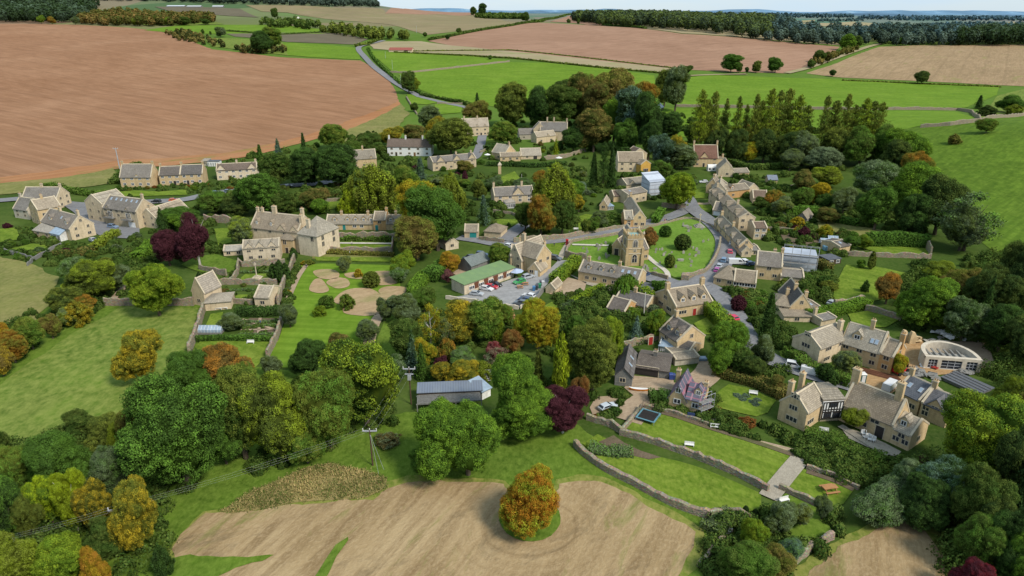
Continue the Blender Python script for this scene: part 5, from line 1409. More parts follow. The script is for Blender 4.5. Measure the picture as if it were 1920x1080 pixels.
 H('large house boxed in white scaffold sheeting under a flat temporary roof',[
  K((1466,504),(1528,510),8,478,478,style='flat',roof=(.56,.61,.67),roofmat='sheeting',wall='white',wallmat='sheeting')],name='scaffolded_house')
 H('stone house with hipped left roof and brown centre gable behind the dark conifer',[
  K((1449,588),(1478,592),9,571,553,style='hip',roof='tan',wall='cream',F=(2,[.5]),Rt=()),
  K((1478,592),(1520,594),13,577,553,ax='y',roof='dark',wall='honey',F=([.7],[.5]),chim=[(.45,.42,2),(.25,.8,2.4),(.5,.12,2.4)]),
  K((1469,603),(1518,604),6,594,582,style='lean',roof='tan',wall='cream',F=([.5],),cope=False),
  K((1519,590),(1538,587),8,581,568,roof='grey',wall='dark',F=(),sky=[(.5,.6)])])
 H('dark boarded shed with flat roof beside the sheeted house',[K((1552,497),(1576,494),5,488,488,style='flat',roof='slate',roofmat='slate',wall='dark',F=(2,),wkind='white')],name='shed',cat='outbuilding')
 H('small gabled stone outbuilding with a rooflight beside the vegetable garden',[K((1572,478),(1592,474),8,464,452,ax='x',roof='dark',wall='honey',Rt=([.5],),sky=[(.5,.6)])],name='shed',cat='outbuilding')
 H('blue roofed garden shed near the long garden wall',[K((1440,344),(1457,344),5,337,329,roof='blue',roofmat='slate',wall='honey',cope=False)],name='shed',cat='outbuilding')
 H('weathered lean-to shed among shrubs in front of the long hedge',[K((1511,421),(1522,412),4,None,None,e=2.4,r=4.6,roof='tan',wall='wood',cope=False)],name='shed',cat='outbuilding')
 # ---- upper village
 H('white painted terrace with brown roof and three chimneys',[
  K((727,292),(809,293),8,275,261,roof='brown',wall='white',wallmat='white',F=(5,5),doors=[('F',.2,'dark'),('F',.62,'wood')],chim=[(.02,.5,2.2),(.4,.5,2.2),(.79,.5,2.2)],wkind='stonetrim',cope=False)],name='terraced_house',cat='terrace')
 H('stone cottage with one white gable left of the white terrace',[
  K((660,316),(707,313),8,299,281,roof='tan',wall='honey',F=(3,[.2]),dorm=[(.8,2.4,'g')],chim=[(.5,.5,2.2)])])
 H('stone house with three front gables below the white terrace',[
  K((812,321),(893,313),9,305,291,roof='grey',wall='cream',F=(6,5),dorm=[(.18,5,'gbig'),(.55,5,'gbig'),(.9,5,'gbig')],chim=[(.6,.5),(.95,.5)])])
 H('tall plain stone house behind the round oak, twin small gables',[
  K((868,256),(917,254),9,238,222,roof='pale',wall='cream',F=([.55,.85],[.55,.85]),doors=[('F',.7,'dark')],dorm=[(.55,2.4,'g'),(.85,2.4,'g')],chim=[(.1,.5),(.6,.5)])])
 H('gabled stone hall house with three chimneys at the edge of the big wood',[
  K((1012,263),(1063,264),10,245,229,roof='grey',wall='cream',F=(),Rt=(1,1,1),chim=[(.25,.5,3),(.5,.5,3),(.97,.5,2.4)]),
  K((1006,269),(1042,265),7,257,246,roof='light',wall='cream',F=(2,),dorm=[(.6,2.4,'g')]),
  K((1000,262),(1022,262),8,243,231,ax='y',roof='grey',wall='cream',F=([.5],[.5])),
  K((974,262),(1008,261),8,252,241,roof='grey',wall='grey',F=(2,),cope=False)])
 H('stone cottage with tall left gable beside the parasol terrace',[
  K((922,297),(947,301),10,285,271,roof='light',wall='honey',F=(1,),chim=[(.9,.5,2)]),
  K((938,303),(976,302),7,294,286,roof='tan',wall='honey',F=(3,),wkind='stonetrim')])
 H('low stone barn with plain tan roof next to the maroon creeper',[K((977,299),(1015,298),9,292,278,roof='light',wall='cream',F=([.3],),doors=[('F',.7,'dark',2.2)])],name='barn',cat='barn')
 H('stone house with one front gable and a bay conservatory in the middle of the village',[
  K((927,384),(1001,380),9,368,350,roof='grey',wall='cream',F=([.15,.4,.65,.88],) * 2,dorm=[(.6,6.0,'gbig')],chim=[(.03,.5,2.2),(.74,.5,2.2)],wkind='white'),
  K((948,391),(966,390),5,380,374,style='hip',roof='pale',wall='white',F=(4,),wkind='white',ww=1.1,wh=1.6,floor0=.4)])
 H('stone house with a golden timber gable end right of the tall firs',[
  K((1158,322),(1206,322),10,303,285,roof='tan',wall='cream',F=(3,3),dorm=[(.5,2,'g'),(.85,2,'g')]),
  K((1201,325),(1219,323),12,309,301,ax='y',roof='tan',wall=(.55,.33,.08),F=([.5],),ww=3.2,wh=2.0,floor0=.3),
  K((1185,306),(1212,304),8,290,279,ax='y',roof='brown',wall='cream')])
 H('small square garden pavilion with white doors beside the golden gable',[K((1232,323),(1248,323),5,314,306,roof='grey',wall='cream',doors=[('F',.5,'white',1.6)])],name='garden_room',cat='outbuilding')
 H('stone house with red brown roof and tall central gable under the larches',[
  K((1300,313),(1345,313),9,296,272,roof='red',wall='honey',F=([.15,.85],[.15,.85]),doors=[('F',.42,'dark')],dorm=[(.42,5,'gbig')],chim=[(.02,.5,2.4),(.98,.5,2.4)]),
  K((1345,313),(1360,312),6,298,297,style='flat',roof='tan',wall='honey',F=([.5],),ww=3,wh=1.8,chim=[(.9,.5)])])
 H('long low stone cottage with small gable below the red brown roof',[
  K((1346,331),(1374,332),11,318,304,ax='y',roof='light',wall='cream',F=([.6],),L=(1,)),
  K((1374,332),(1404,331),7,324,316,roof='tan',wall='honey',F=([.3],))])
 # ---- lower right
 H('stone house with front dormers and a red door facing a small lawn',[
  K((1265,597),(1334,586),11,576,538,roof='tan',wall='honey',F=([.2,.85],),L=([.3,.7],[.5]),ww=2.6,doors=[('F',.52,'red')],dorm=[(.24,1.9,'d'),(.53,1.9,'d'),(.8,1.9,'d')],chim=[(.03,.5,2.2,1.2,1),(.97,.5,2.2,1.2,1)])])
 H('stone house with dark roof dormers and a white conservatory',[
  K((1235,641),(1268,664),8.5,619,602,roof='dark',wall='honey',F=([.2],[.4]),Rt=([.4],[.5]),dorm=[(.3,2,'d'),(.78,2,'d')],chim=[(.1,.5,2)]),
  K((1268,664),(1292,672),6,656,640,ax='x',roof='dark',wall='honey',Rt=([.5],)),
  K((1236,658),(1262,662),4.5,649,645,style='hip',roof=(.36,.44,.5),roofmat='skyglass',wall='white',wallmat='white',F=(6,),L=(3,),wkind='white',ww=1.0,wh=1.7,floor0=.5)])
 H('grey L shaped barn with weathered boards and two rooflights round a gravel yard',[
  K((1193,702),(1252,711),9,688,668,roof='dark',wall='wood',wallmat='oldwood',F=(),doors=[('F',.28,'dark',6.0,2.4)],chim=[(.5,.5,1.6)],cope=False),
  K((1152,722),(1184,726),12,703,690,ax='y',roof='dark',wall='wood',wallmat='oldwood',F=([.45],),sky=[(.3,.5),(.6,.5)],cope=False)],name='barn',cat='barn')
 H('low stone shed with mossy roof above the gravel drive',[K((1265,686),(1310,681),6,679,664,roof='tan',wall='grey')],name='shed',cat='outbuilding')
 H('stone cottage being re-roofed with purple and pink striped membrane',[
  K((1252,760),(1285,768),8,744,724,ax='y',roof=(.3,.12,.15),roofmat='membrane',wall='honey',F=([.5],[.5]),ww=1.6,wkind='white',cope=False,chim=[(.8,.1,3.2)]),
  K((1285,768),(1313,775),7,747,721,roof=(.3,.12,.15),roofmat='membrane',wall='honey',F=([.6],),wkind='white',cope=False,dorm=[(.65,1.6,'d')],chim=[(.97,.5,1.2)]),
  K((1310,775),(1330,768),5,762,750,style='lean',roof=(.3,.12,.15),roofmat='membrane',wall='pale',cope=False)])
 H('great stone manor with timber framed bay and long range at the lower right',[
  K((1507,809),(1540,786),6.0,775,729,roof='light',wall='honey',L=([.5],[.5],[.5]),ww=2.6,F=([.3],),chim=[(.35,.9,3.7,1.0,1.0),(.95,.9,4.2,1.0,1.0)],storey=2.7),
  K((1537,790),(1574,788),6.5,750,730,roof='tan',wall='cream',F=(),cope=False),
  K((1573,788),(1668,830),7,757,732,roof='tan',wall='honey',F=([.06,.3,.45,.72,.9],[.3,.66]),ww=1.9,doors=[('F',.78,'dark',1.6,2.6)],chim=[(.02,.5,3,1.5,1),(.86,.5,3.6,1.3,1.1)]),
  K((1668,830),(1702,846),7,803,781,roof='light',wall='honey',F=(2,[.5]),Rt=([.5],),dorm=[(.35,1.8,'d')])],name='manor_house',cat='manor')
 H('stone cottage with slate roof and two skylights behind the lower right manor',[
  K((1674,757),(1718,779),8,731,713,roof='slate',roofmat='slate',wall='honey',F=([.35,.75],),sky=[(.3,.5),(.75,.5)],chim=[(.05,.5,2)]),
  K((1721,782),(1770,803),8,755,737,roof='slate',roofmat='slate',wall='honey',F=([.2],[.2]),dorm=[(.5,3.6,'gbig')],chim=[(.05,.5,2)])])
 H('large L shaped stone house beside the building site with a single roof dormer',[
  K((1531,690),(1586,667),7.6,655,615,roof='light',wall='cream',cope='lo',L=([.5],[.5],[.5]),ww=2.4,F=([.3,.75],) * 2,storey=3.0,chim=[(.9,.3,2.6,1.2,1)]),
  K((1570,671),(1643,694),7,641,614,roof='light',wall='honey',cope='hi',F=([.15,.5,.85],) * 2,dorm=[(.35,2.2,'d')],sky=[(.72,.45),(.83,.45)],chim=[(.6,.5,2.4)],storey=3.2),
  K((1643,694),(1668,703),7,662,638,roof='tan',wall='orange',F=([.5],) * 2,Rt=([.5],) * 2,chim=[(.97,.5,2.4)],storey=3.2)])
 H('stone cottage chimney end between the big trees at the right edge',[K((1872,806),(1888,800),6,788,775,ax='y',roof='pale',wall='cream',chim=[(.2,.5,2.2)])])
 H('weathered ridge roof behind the big house top right',[K((1538,612),(1566,606),6,602,592,roof='grey',wall='cream',chim=[(.1,.5,2.4)])],name='barn',cat='barn')
 # ---- sheds at the bottom of the wood
 H('long low shed with blue grey metal roof and open slatted canopy',[
  K((785,755),(903,750),3.0,style='lean',e=2.5,r=3.1,roof=(.15,.18,.235),roofmat='metal',wall='dark',cope=False,F=()),
  ],name='shed',cat='outbuilding')
 H('glass lean-to greenhouse at the right end of the blue roofed shed',[K((904,750),(920,742),4,None,None,style='lean',e=2.0,r=3.2,roof=(.36,.48,.56),roofmat='skyglass',wall='white',cope=False)],name='greenhouse',cat='greenhouse')
 H('long rusty red roofed barn standing alone in the fields by the lane',[K((729,98),(772,98.5),13,94,89.5,roof='oxide',roofmat='metal',wall='cream',cope=False,doors=[('F',.75,'dark',5,3)])],name='barn',cat='barn')
 H('silver round topped barn at the edge of the big wood',[K((1222,209),(1236,210),14,203,197,roof=(.42,.46,.52),roofmat='metal',wall='dark',cope=False,ax='y')],name='barn',cat='barn')
 H('small white cottage gable among far trees',[K((554,40),(566,40),14,37,31,ax='y',roof='pale',wall='white',wallmat='white')])
 for i,(a,b,c,lb) in enumerate((((312,14),(345,14),11,'long grey farm shed on the far left hill'),((350,15),(376,15),11.5,'second farm shed right of the long grey one on the far hill'),((398,14.5),(418,14.5),11.5,'white roofed farm shed right of the others on the far hill'))):
  H(lb,[K(a,b,18,c + .6,c - 1,roof=(.5,.52,.55),roofmat='metal',wall='wood',cope=False)],name='farm_shed',cat='farm building')
 H('small grey field shed by the track above the larches',[K((1273,147),(1283,146),8,141,139,style='lean',roof='slate',roofmat='slate',wall='white',cope=False)],name='shed',cat='outbuilding')
def house_extras():
 find = lambda t: next(o for o in COL.objects if o.get('label','').startswith(t))
 # balconies and french doors of the large block
 r = find('large stone block'); a,b = G(199,420),G(262,429); ex = b - a; ex.z = 0; L = ex.length; ex /= L; y = Vector((-ex.y,ex.x,0))
 Mw = Matrix(((ex.x,y.x,0,a.x - r.location.x),(ex.y,y.y,0,a.y - r.location.y),(0,0,1,0),(0,0,0,1)))
 for u in (.2,.74):
  x = u * L; bo = MB().box(x - 2.6,x + 2.6,-1.7,-.02,3.2,3.45,MATS['oldwood']).obj('balcony',r,Mw)
  m = MB()
  for i in range(9): m.box(x - 2.6 + i * .64,x - 2.52 + i * .64,-1.68,-1.62,3.45,4.45,MATS['timber'])
  m.box(x - 2.6,x + 2.6,-1.69,-1.61,4.4,4.48,MATS['timber']); m.obj('railing',bo)
  mesh_obj('french_door',window_mesh(2.6,2.3,3,'white'),r,Mw @ Matrix.Translation((x,0,3.5)))
 # brown boarding between the windows of the green roofed hall
 r = find('long low hall'); a,b = G(871,553),G(963,520); ex = b - a; ex.z = 0; L = ex.length; ex /= L; y = Vector((-ex.y,ex.x,0))
 Mw = Matrix(((ex.x,y.x,0,a.x - r.location.x),(ex.y,y.y,0,a.y - r.location.y),(0,0,1,0),(0,0,0,1)))
 for u0,u1 in ((.19,.28),(.38,.47),(.57,.67),(.77,.85)): MB().box(u0 * L,u1 * L,-.06,.05,.9,2.9,MATS['brownwood']).obj('boarding',r,Mw)
def church():
 a = G(1174,500)
 root = thing('church',a,'honey stone parish church with square pinnacled west tower in the churchyard','church')
 wc = (.47,.35,.19)
 B = block(root,(1174,500),(1203,499),6.2,None,None,e=9.9,r=10.5,style='box',wall=wc)
 Mw = B['M']; L,W,E = B['L'],B['W'],B['e']
 # remove the roof slab made for a box and give the tower its lead roof behind a parapet
 pm = MB(); tr = MATS['stonetrim']; wm = MATS['wall']
 pm.box(-.12,L + .12,-.12,.35,E,E + 1.0,wm); pm.box(-.12,L + .12,W - .35,W + .12,E,E + 1.0,wm)
 pm.box(-.118,.35,.35,W - .35,E,E + .998,wm); pm.box(L - .35,L + .118,.35,W - .35,E,E + .998,wm)
 k = 5
 for i in range(k):
  x = L * (i + .5) / k
  pm.box(x - .35,x + .35,-.13,.36,E + 1.0,E + 1.5,wm); pm.box(x - .35,x + .35,W - .36,W + .13,E + 1.0,E + 1.5,wm)
  y = W * (i + .5) / k
  pm.box(-.13,.36,y - .3,y + .3,E + 1.001,E + 1.49,wm); pm.box(L - .36,L + .13,y - .3,y + .3,E + 1.001,E + 1.49,wm)
 pm.obj('parapet',root,Mw,wc)
 MB().box(.36,L - .36,.36,W - .36,E + .0,E + .35,MATS['leadroof']).obj('roof',root,Mw)
 for z in (4.5,6.2,E - .35):
  MB().box(-.16,L + .16,-.16,W + .16,z,z + .28,tr).obj('string_course',root,Mw)
 for x in (0,L):
  for y in (0,W):
   b = MB(); b.box(x - .55,x + .55,y - .55,y + .55,-1.2,4.3,wm); b.box(x - .42,x + .42,y - .42,y + .42,4.3,6.6,wm); b.obj('buttress',root,Mw,wc)
   b = MB(); b.box(x - .28,x + .28,y - .28,y + .28,E + 1.5,E + 1.9,tr)
   b.poly([(x - .3,y - .3,E + 1.9),(x + .3,y - .3,E + 1.9),(x + .3,y + .3,E + 1.9),(x - .3,y + .3,E + 1.9),(x,y,E + 2.7)],[(0,1,4),(1,2,4),(2,3,4),(3,0,4)],tr)
   b.obj('pinnacle',root,Mw)
 def pointed(w,h,louvre=False):
  b = MB(); n = 6
  def arc(ww,hh,z0):
   pts = [(-ww / 2,z0),(ww / 2,z0)]
   for i in range(n + 1):
    t = i / n; pts.append((ww / 2 * math.cos(t * math.pi / 2) ** .8,z0 + hh * .6 + hh * .4 * math.sin(t * math.pi / 2)))
   for i in range(n - 1,-1,-1):
    t = i / n; pts.append((-ww / 2 * math.cos(t * math.pi / 2) ** .8,z0 + hh * .6 + hh * .4 * math.sin(t * math.pi / 2)))
   return pts
  o,inn = arc(w + .5,h + .4,-.15),arc(w,h,0)
  m = len(o)
  b.poly([(x,-.10,z) for x,z in o] + [(x,.05,z) for x,z in o],[tuple(range(m))] + [(i,(i + 1) % m,m + (i + 1) % m,m + i) for i in range(m)],tr)
  b.poly([(x,-.12,z) for x,z in inn],[tuple(range(m))],MATS['oldwood'] if louvre else MATS['glass'])
  b.box(-.07,.07,-.15,-.11,0,h * .8,tr)
  if louvre:
   for i in range(5): b.box(-w / 2 + .05,w / 2 - .05,-.16,-.1,.2 + i * h * .13,.2 + i * h * .13 + .12,MATS['timber'])
  else: b.box(-w / 2,w / 2,-.145,-.115,h * .55,h * .55 + .1,tr)
  return b.mesh('window',fix=False)
 for side in 'FLR':
  mesh_obj('belfry_window',pointed(1.5,2.5,True),root,Mw @ facade_M(B,side,.5,6.9))
 mesh_obj('window',pointed(1.6,2.7),root,Mw @ facade_M(B,'F',.5,1.5))
 mesh_obj('window',pointed(.6,.8),root,Mw @ facade_M(B,'F',.5,5.3))
 nave = block(root,(1173,496),(1205,496),19,None,None,ax='y',e=5.4,r=8.6,roof='grey',wall=wc,L=(),F=())
 for s in (.25,.5,.75):
  mesh_obj('window',pointed(1.6,2.8),root,nave['M'] @ facade_M(nave,'L',s,2.0))
 block(root,(1147,478),(1164,481),6,None,None,ax='y',e=3.6,r=6.0,roof='grey',wall=wc,doors=[('F',.5,'dark',1.5,2.6)])
 block(root,(1204,489),(1215,488),10,None,None,ax='x',e=4.2,r=7.0,roof='grey',wall=wc,F=([.5],))
def build_trees():
 # ---- foreground row above the power line
 T('broad',352,712,912,192,'dg','mg','massive dark green tree, largest in the row above the power line')
 T('broad',462,682,860,112,'dg','ol','dark green tree right of the massive one in the row above the power line')
 T('broad',532,702,862,118,'do','yg','olive and yellow tree in the middle of the row above the power line')
 T('broad',622,690,842,118,'ol','mg','brownish olive tree behind the wires in the row above the power line')
 T('tall',690,634,800,122,'dg','yg','tall green tree with yellowing top at the right end of the power line row')
 T('broad',578,800,868,72,'mg','ol','low spreading green tree at the foot of the olive tree row')
 T('broad',425,800,870,76,'dg','mg','shaded low green tree between the two dark trees in the power line row')
 T('round',828,757,892,124,'mg','lg','left dome of the pair of dense rounded green trees in the bottom meadow',group=None)
 T('round',878,755,890,122,'mg','lg','right dome of the pair of dense rounded green trees in the bottom meadow')
 T('broad',798,840,893,60,'mg','dg','low bulging tree at the left foot of the rounded green pair')
 T('broad',968,664,812,112,'mg','lg','bright mid green lobed tree left of the purple beech')
 T('broad',975,730,822,124,'mg','lg','lower green mass in front of the bright green lobed tree')
 T('broad',1055,728,812,96,'pu','pu','dark purple copper beech at the corner of the bottom meadow',pale=True)
 T('broad',1082,702,776,46,'ru','br','small rust orange tree behind the purple beech')
 T('round',995,888,996,118,'ob','yg','lone round orange and green tree standing in the mown hay field')
 T('round',1108,602,738,102,'do','ol','wide olive tree with brown seed heads behind the poplar')
 T('round',1142,592,690,62,'lg','yg','lime green tree right behind the olive seed-head tree')
 T('poplar',1050,612,745,37,'yg','lm','slim upright yellow green poplar in the wood')
 T('broad',1008,564,655,88,'ye','yg','golden yellow drooping tree below the car park')
 T('conifer',1008,650,730,48,'do','ol','thin dull conifer left of the slim poplar')
 T('round',1078,590,640,44,'dg','mg','dark rounded tree by the hedge below the gravel court')
 # ---- wood below the hall and car park
 T('airy',808,572,655,64,'ye','yg','open yellow tree with bare forked trunk left of the wood',pale=True)
 T('airy',836,596,660,40,'ol','gr','thin grey olive tree beside the open yellow tree')
 T('tall',868,564,640,62,'ol','ye','olive and yellow tree just below the white car park wall')
 T('tall',912,562,640,66,'mg','ol','mid green tree in the middle of the wood below the car park')
 T('conifer',936,584,644,40,'yg','lg','pale green larch like conifer in the wood below the car park')
 T('broad',962,614,668,46,'ru','br','rusty brown small tree left of the golden drooping tree')
 T('broad',962,640,672,34,'ol','br','olive brown bushy tree under the rusty one')
 T('conifer',775,616,700,44,'dg','bl','dark blue green spruce at the left edge of the wood')
 T('conifer',792,640,712,40,'dg','mg','conical green fir beside the dark spruce')
 T('broad',795,633,690,52,'lg','ye','small tree with orange and lime leaves beside the green fir')
 T('broad',830,676,718,44,'do','ye','small olive tree with golden top left of the blue roofed shed')
 T('broad',866,676,722,66,'ol','ye','wide golden topped tree above the blue roofed shed')
 T('shrub',905,676,715,40,'yg','ol','yellow green low tree at the right of the golden topped tree')
 T('weep',838,634,672,40,'ol','og','low spreading acer with orange sprays in the wood')
 T('broad',925,640,678,36,'re','pk','red crowned small tree in the clearing of the wood')
 T('airy',932,652,690,56,'pk','gr','bare pinkish grey small tree in front of the red crowned one')
 T('broad',826,668,690,26,'pu','pu','small dark purple tree in the wood')
 T('broad',866,654,690,52,'gr','mg','grey green rounded tree in the clearing')
 T('tall',765,598,668,60,'dg','do','dark dense tree right of the orchard path')
 T('tall',745,668,716,38,'dg','gr','shadowy tree behind the second power pole')
 T('broad',760,552,604,60,'do','gr','dark low tree between orchard and wood')
 T('broad',795,538,585,56,'mg','do','green tree left of the white car park wall')
 T('broad',722,560,602,36,'gr','do','grey green tree where the orchard path turns')
 T('weep',1030,590,650,30,'yg','ye','narrow yellow hanging tree right of the golden one')
 T('round',945,568,610,40,'ol','mg','rounded tree against the lower car park wall')
 # ---- middle left
 T('round',272,620,716,92,'ol','ye','lone golden orange tree in the left meadow')
 T('round',428,646,735,104,'br','og','rust topped wide tree below the walled garden')
 T('broad',360,662,758,104,'mg','dg','mid green tree between the golden and the rust topped trees')
 T('broad',452,684,742,92,'mg','ol','green tree in front of the rust topped tree')
 T('broad',292,700,758,62,'dg','ol','dark shaded tree right of the lone golden tree')
 T('broad',300,498,592,98,'lg','yg','bright lime green tree by the lower barn wall')
 T('broad',152,552,588,66,'ol','og','brownish orange tipped tree in the left hedge line')
 T('broad',175,488,562,92,'do','yg','large olive tree with yellow leaves in the left hedge line')
 T('broad',128,540,590,66,'dk','ol','dark tree at the lower end of the big olive hedge tree')
 T('broad',222,494,545,62,'do','gr','dark grey green tree above the garden path on the left')
 T('broad',140,482,532,58,'mg','gr','green tree next to the garden of the left edge houses')
 T('shrub',152,565,608,44,'ye','ol','small golden tree at the end of the left hedge line')
 T('broad',62,594,655,56,'mg','ol','mid green tree in the left boundary hedge')
 T('broad',100,590,635,44,'br','ol','brown leaved tree in the left boundary hedge')
 T('broad',30,622,680,60,'og','ol','orange brown tree in the left boundary hedge')
 T('broad',8,655,705,46,'br','ye','rusty tree at the left frame edge of the boundary hedge')
 T('broad',130,578,612,40,'yg','gr','pale yellow green tree in the left boundary hedge')
 T('broad',5,605,660,40,'ye','og','golden leaved tree at the left edge by the olive field')
 T('broad',319,430,498,62,'pu','pu','left one of two purple beeches above the manor gardens')
 T('broad',376,398,500,62,'pu','pu','right and taller one of two purple beeches above the manor gardens',pale=True)
 T('conifer',312,386,462,44,'dg','dk','dark drooping conifer behind the left purple beech')
 T('broad',345,400,440,46,'mg','lg','light green tree behind the two purple beeches')
 T('broad',340,385,425,76,'mg','dg','green tree below the lane between the houses and the manor')
 T('tall',455,406,462,44,'gr','yg','pale grey green tree at the left end of the manor')
 T('broad',408,358,400,74,'do','mg','dark tree below the parked cars on the lane')
 T('broad',440,366,405,60,'dk','do','very dark tree left of the tree above the manor')
 T('round',488,322,402,88,'dg','mg','big dark rounded tree above the manor, yellow at its tip')
 T('round',532,356,402,58,'dg','do','dark tree between the big rounded one and the manor roof')
 T('tall',524,284,352,58,'dg','do','dark tall tree left of three in the row behind the manor')
 T('tall',574,276,350,56,'dk','dg','dark tall tree in the centre of three behind the manor')
 T('round',634,270,352,80,'dk','dg','very dark round tree right of three behind the manor')
 T('conifer',572,246,300,26,'dk','dg','pointed conifer above the three dark trees')
 T('conifer',524,258,305,32,'bl','dg','blue green conifer at the field edge')
 T('conifer',492,268,325,34,'dg','mg','green conifer right of the brown roofed semi')
 T('round',627,231,280,58,'mg','ol','round olive tree on the edge of the ploughed field')
 T('broad',590,352,395,60,'do','br','brownish tree on the bank above the manor')
 T('broad',600,372,402,34,'mg','lg','small green tree on the bank above the manor')
 T('weep',700,304,398,86,'ol','yg','large weeping birch turning yellow above the cottage row')
 T('weep',655,355,402,34,'yg','lm','small yellow green tree left of the weeping birch')
 T('tall',790,336,448,84,'ye','yg','yellow topped left part of the great tree beside the cottage row')
 T('broad',822,342,470,112,'mg','dg','great green tree towering right of the cottage row')
 T('round',784,402,488,92,'br','ol','broad brownish tree in front of the great green tree')
 T('weep',846,322,400,52,'yg','ol','yellowing birch behind the great green tree')
 T('conifer',790,292,356,50,'bl','dg','wide blue green cedar below the white terrace')
 T('broad',762,310,360,60,'mg','ol','green tree left of the wide cedar')
 T('broad',828,330,352,40,'ol','gr','olive tree below the three gabled house')
 T('cypress',691,360,400,16,'dk','dg','small dark column tree near the weeping birch')
 T('round',846,218,293,88,'do','ol','large round olive oak beside the white terrace')
 T('round',822,218,280,48,'ye','ol','yellow topped part of the round olive oak')
 T('tall',806,196,248,44,'do','gr','dark tall tree by the lane above the white terrace')
 T('broad',775,232,265,60,'do','br','brown leaved tree above the white terrace')
 T('broad',735,236,272,44,'ol','ye','yellow tinged tree above the white terrace roof')
 T('broad',690,250,292,56,'do','dg','dark tree left of the white terrace')
 T('broad',658,262,300,40,'mg','do','small green tree above the white gabled cottage')
 T('round',720,318,345,26,'dg','mg','small dark green tree under the white terrace')
 T('broad',778,192,210,18,'do','dg','small dark tree at the corner of the paddock')
 T('broad',895,187,238,58,'br','ol','copper brown tree above the tall plain house')
 T('tall',957,152,238,60,'do','ol','tall olive tree at the left of the big wood')
 T('round',942,226,272,58,'mg','ol','bushy green tree right of the tall plain house')
 T('conifer',895,172,205,22,'dg','dk','dark cedar behind the copper brown tree')
 T('tall',767,132,176,26,'do','dg','tall dark tree beside the lane among the paddocks')
 T('broad',782,145,172,18,'ol','yg','lighter tree beside the tall dark one by the lane')
 # ---- big wood behind the church
 for cx,tp,bs,w,a,b,lb in (
  (1010,160,240,62,'dk','dg','very dark tree at the left front of the big wood'),
  (1050,156,240,60,'dg','do','dark green tree second from the left in the big wood'),
  (1090,134,235,54,'do','br','brownish tall tree at the back of the big wood'),
  (1062,148,200,50,'dk','do','dark tree at the rear left of the big wood'),
  (1118,150,240,56,'br','do','brown olive tree in the centre of the big wood'),
  (1150,127,236,74,'ol','br','tallest olive crown at the top of the big wood'),
  (1150,180,270,52,'mg','lg','bright green tree in the front of the big wood'),
  (1185,160,280,66,'dk','bl','blackish green tall tree right of centre in the big wood'),
  (1210,170,290,54,'dk','dg','dark tree at the right end of the big wood'),
  (1205,150,240,44,'og','ol','orange edged tree at the right end of the big wood'),
  (1112,203,285,68,'do','br','brown egg shaped tree at the front of the big wood'),
  (1172,222,292,54,'dg','mg','leafy dark green tree at the lower edge of the big wood'),
  (1215,222,300,50,'dk','dg','dark tree above the small pavilion'),
  (1075,232,285,56,'dk','dg','dark tree behind the hall house'),
  (1040,215,255,40,'dk','do','dark tree left of the hall house gable')):
  T('tall' if bs - tp > 80 else 'broad',cx,tp,bs,w,a,b,lb)
 T('larch',1130,266,352,30,'dg','dk','left tall fir in front of the golden gable house')
 T('conifer',1145,262,352,32,'dk','dg','middle tall fir in front of the golden gable house')
 T('conifer',1112,282,350,34,'dg','dk','short wide fir left of the tall pair')
 T('conifer',1042,258,292,18,'yg','lm','small golden conifer in the hall house garden')
 T('cypress',1051,262,282,12,'dg','dk','dark egg shaped yew beside the small golden conifer')
 T('round',1168,275,302,32,'dk','dg','dark round tree behind the golden gable house')
 T('broad',1240,250,318,58,'dk','bl','dark tree between pavilion and red brown roof')
 T('broad',1265,252,315,38,'ol','ye','yellowing tree between pavilion and red brown roof')
 T('tall',1278,268,318,46,'do','gr','grey green tree left of the red brown roof')
 T('broad',1240,300,330,38,'do','mg','small tree above the sheeted house')
 T('tall',1265,120,210,40,'do','gr','tall thin tree at the field edge beside the silver barn')
 T('tall',1245,128,200,34,'do','ol','dark thin tree left of the silver barn')
 T('tall',1255,208,262,40,'dk','dg','dark fir shaped tree below the silver barn')
 T('broad',1300,225,275,44,'do','dg','dark tree under the first larches')
 # larches along the field edge: each at its own spot in the row
 lar = [(1306,170,300,36,'ol','first larch from the left in the row above the red brown roof'),(1330,172,298,32,'ol','second larch from the left in the row, thin and bare below'),
   (1352,186,296,20,'do','third larch from the left, a slim one'),(1374,182,300,22,'do','fourth larch from the left, slim beside the third'),(1390,196,296,18,'do','fifth larch from the left, short and slim'),
   (1406,178,300,24,'ol','sixth larch from the left with a flat top'),(1432,168,300,36,'ol','seventh larch, tall in the centre group'),(1448,170,298,32,'do','eighth larch, in the centre of the tall group'),
   (1464,168,296,36,'ol','ninth larch, tallest of the centre group'),(1484,180,300,36,'do','tenth larch, dark at the right of the centre group'),(1534,180,300,30,'do','eleventh larch, left of the right group'),
   (1572,178,300,32,'ol','twelfth larch, tall in the right group'),(1606,186,300,38,'do','thirteenth larch, broad in the right group'),(1636,192,300,32,'ol','last larch at the right end of the row')]
 for i_,(cx,tp,bs,w,a,lb) in enumerate(lar): T('larch',cx,tp,bs,w * 1.3,a,'ol' if i_ % 3 else 'yg',lb,group='larches in a row above the village')
 for cx,tp,bs,w,lb in ((1318,188,292,44,'short larch tucked between the first and second larches'),(1418,190,292,42,'short larch tucked between the sixth and seventh larches'),(1502,198,294,46,'bushy larch right of the tenth larch'),(1553,190,294,46,'broad larch between the eleventh and twelfth larches'),(1589,198,294,46,'low larch between the twelfth and thirteenth larches'),(1622,190,294,48,'broad larch left of the last larch')):
  T('larch',cx,tp,bs,w,'do','ol',lb,group='larches in a row above the village')
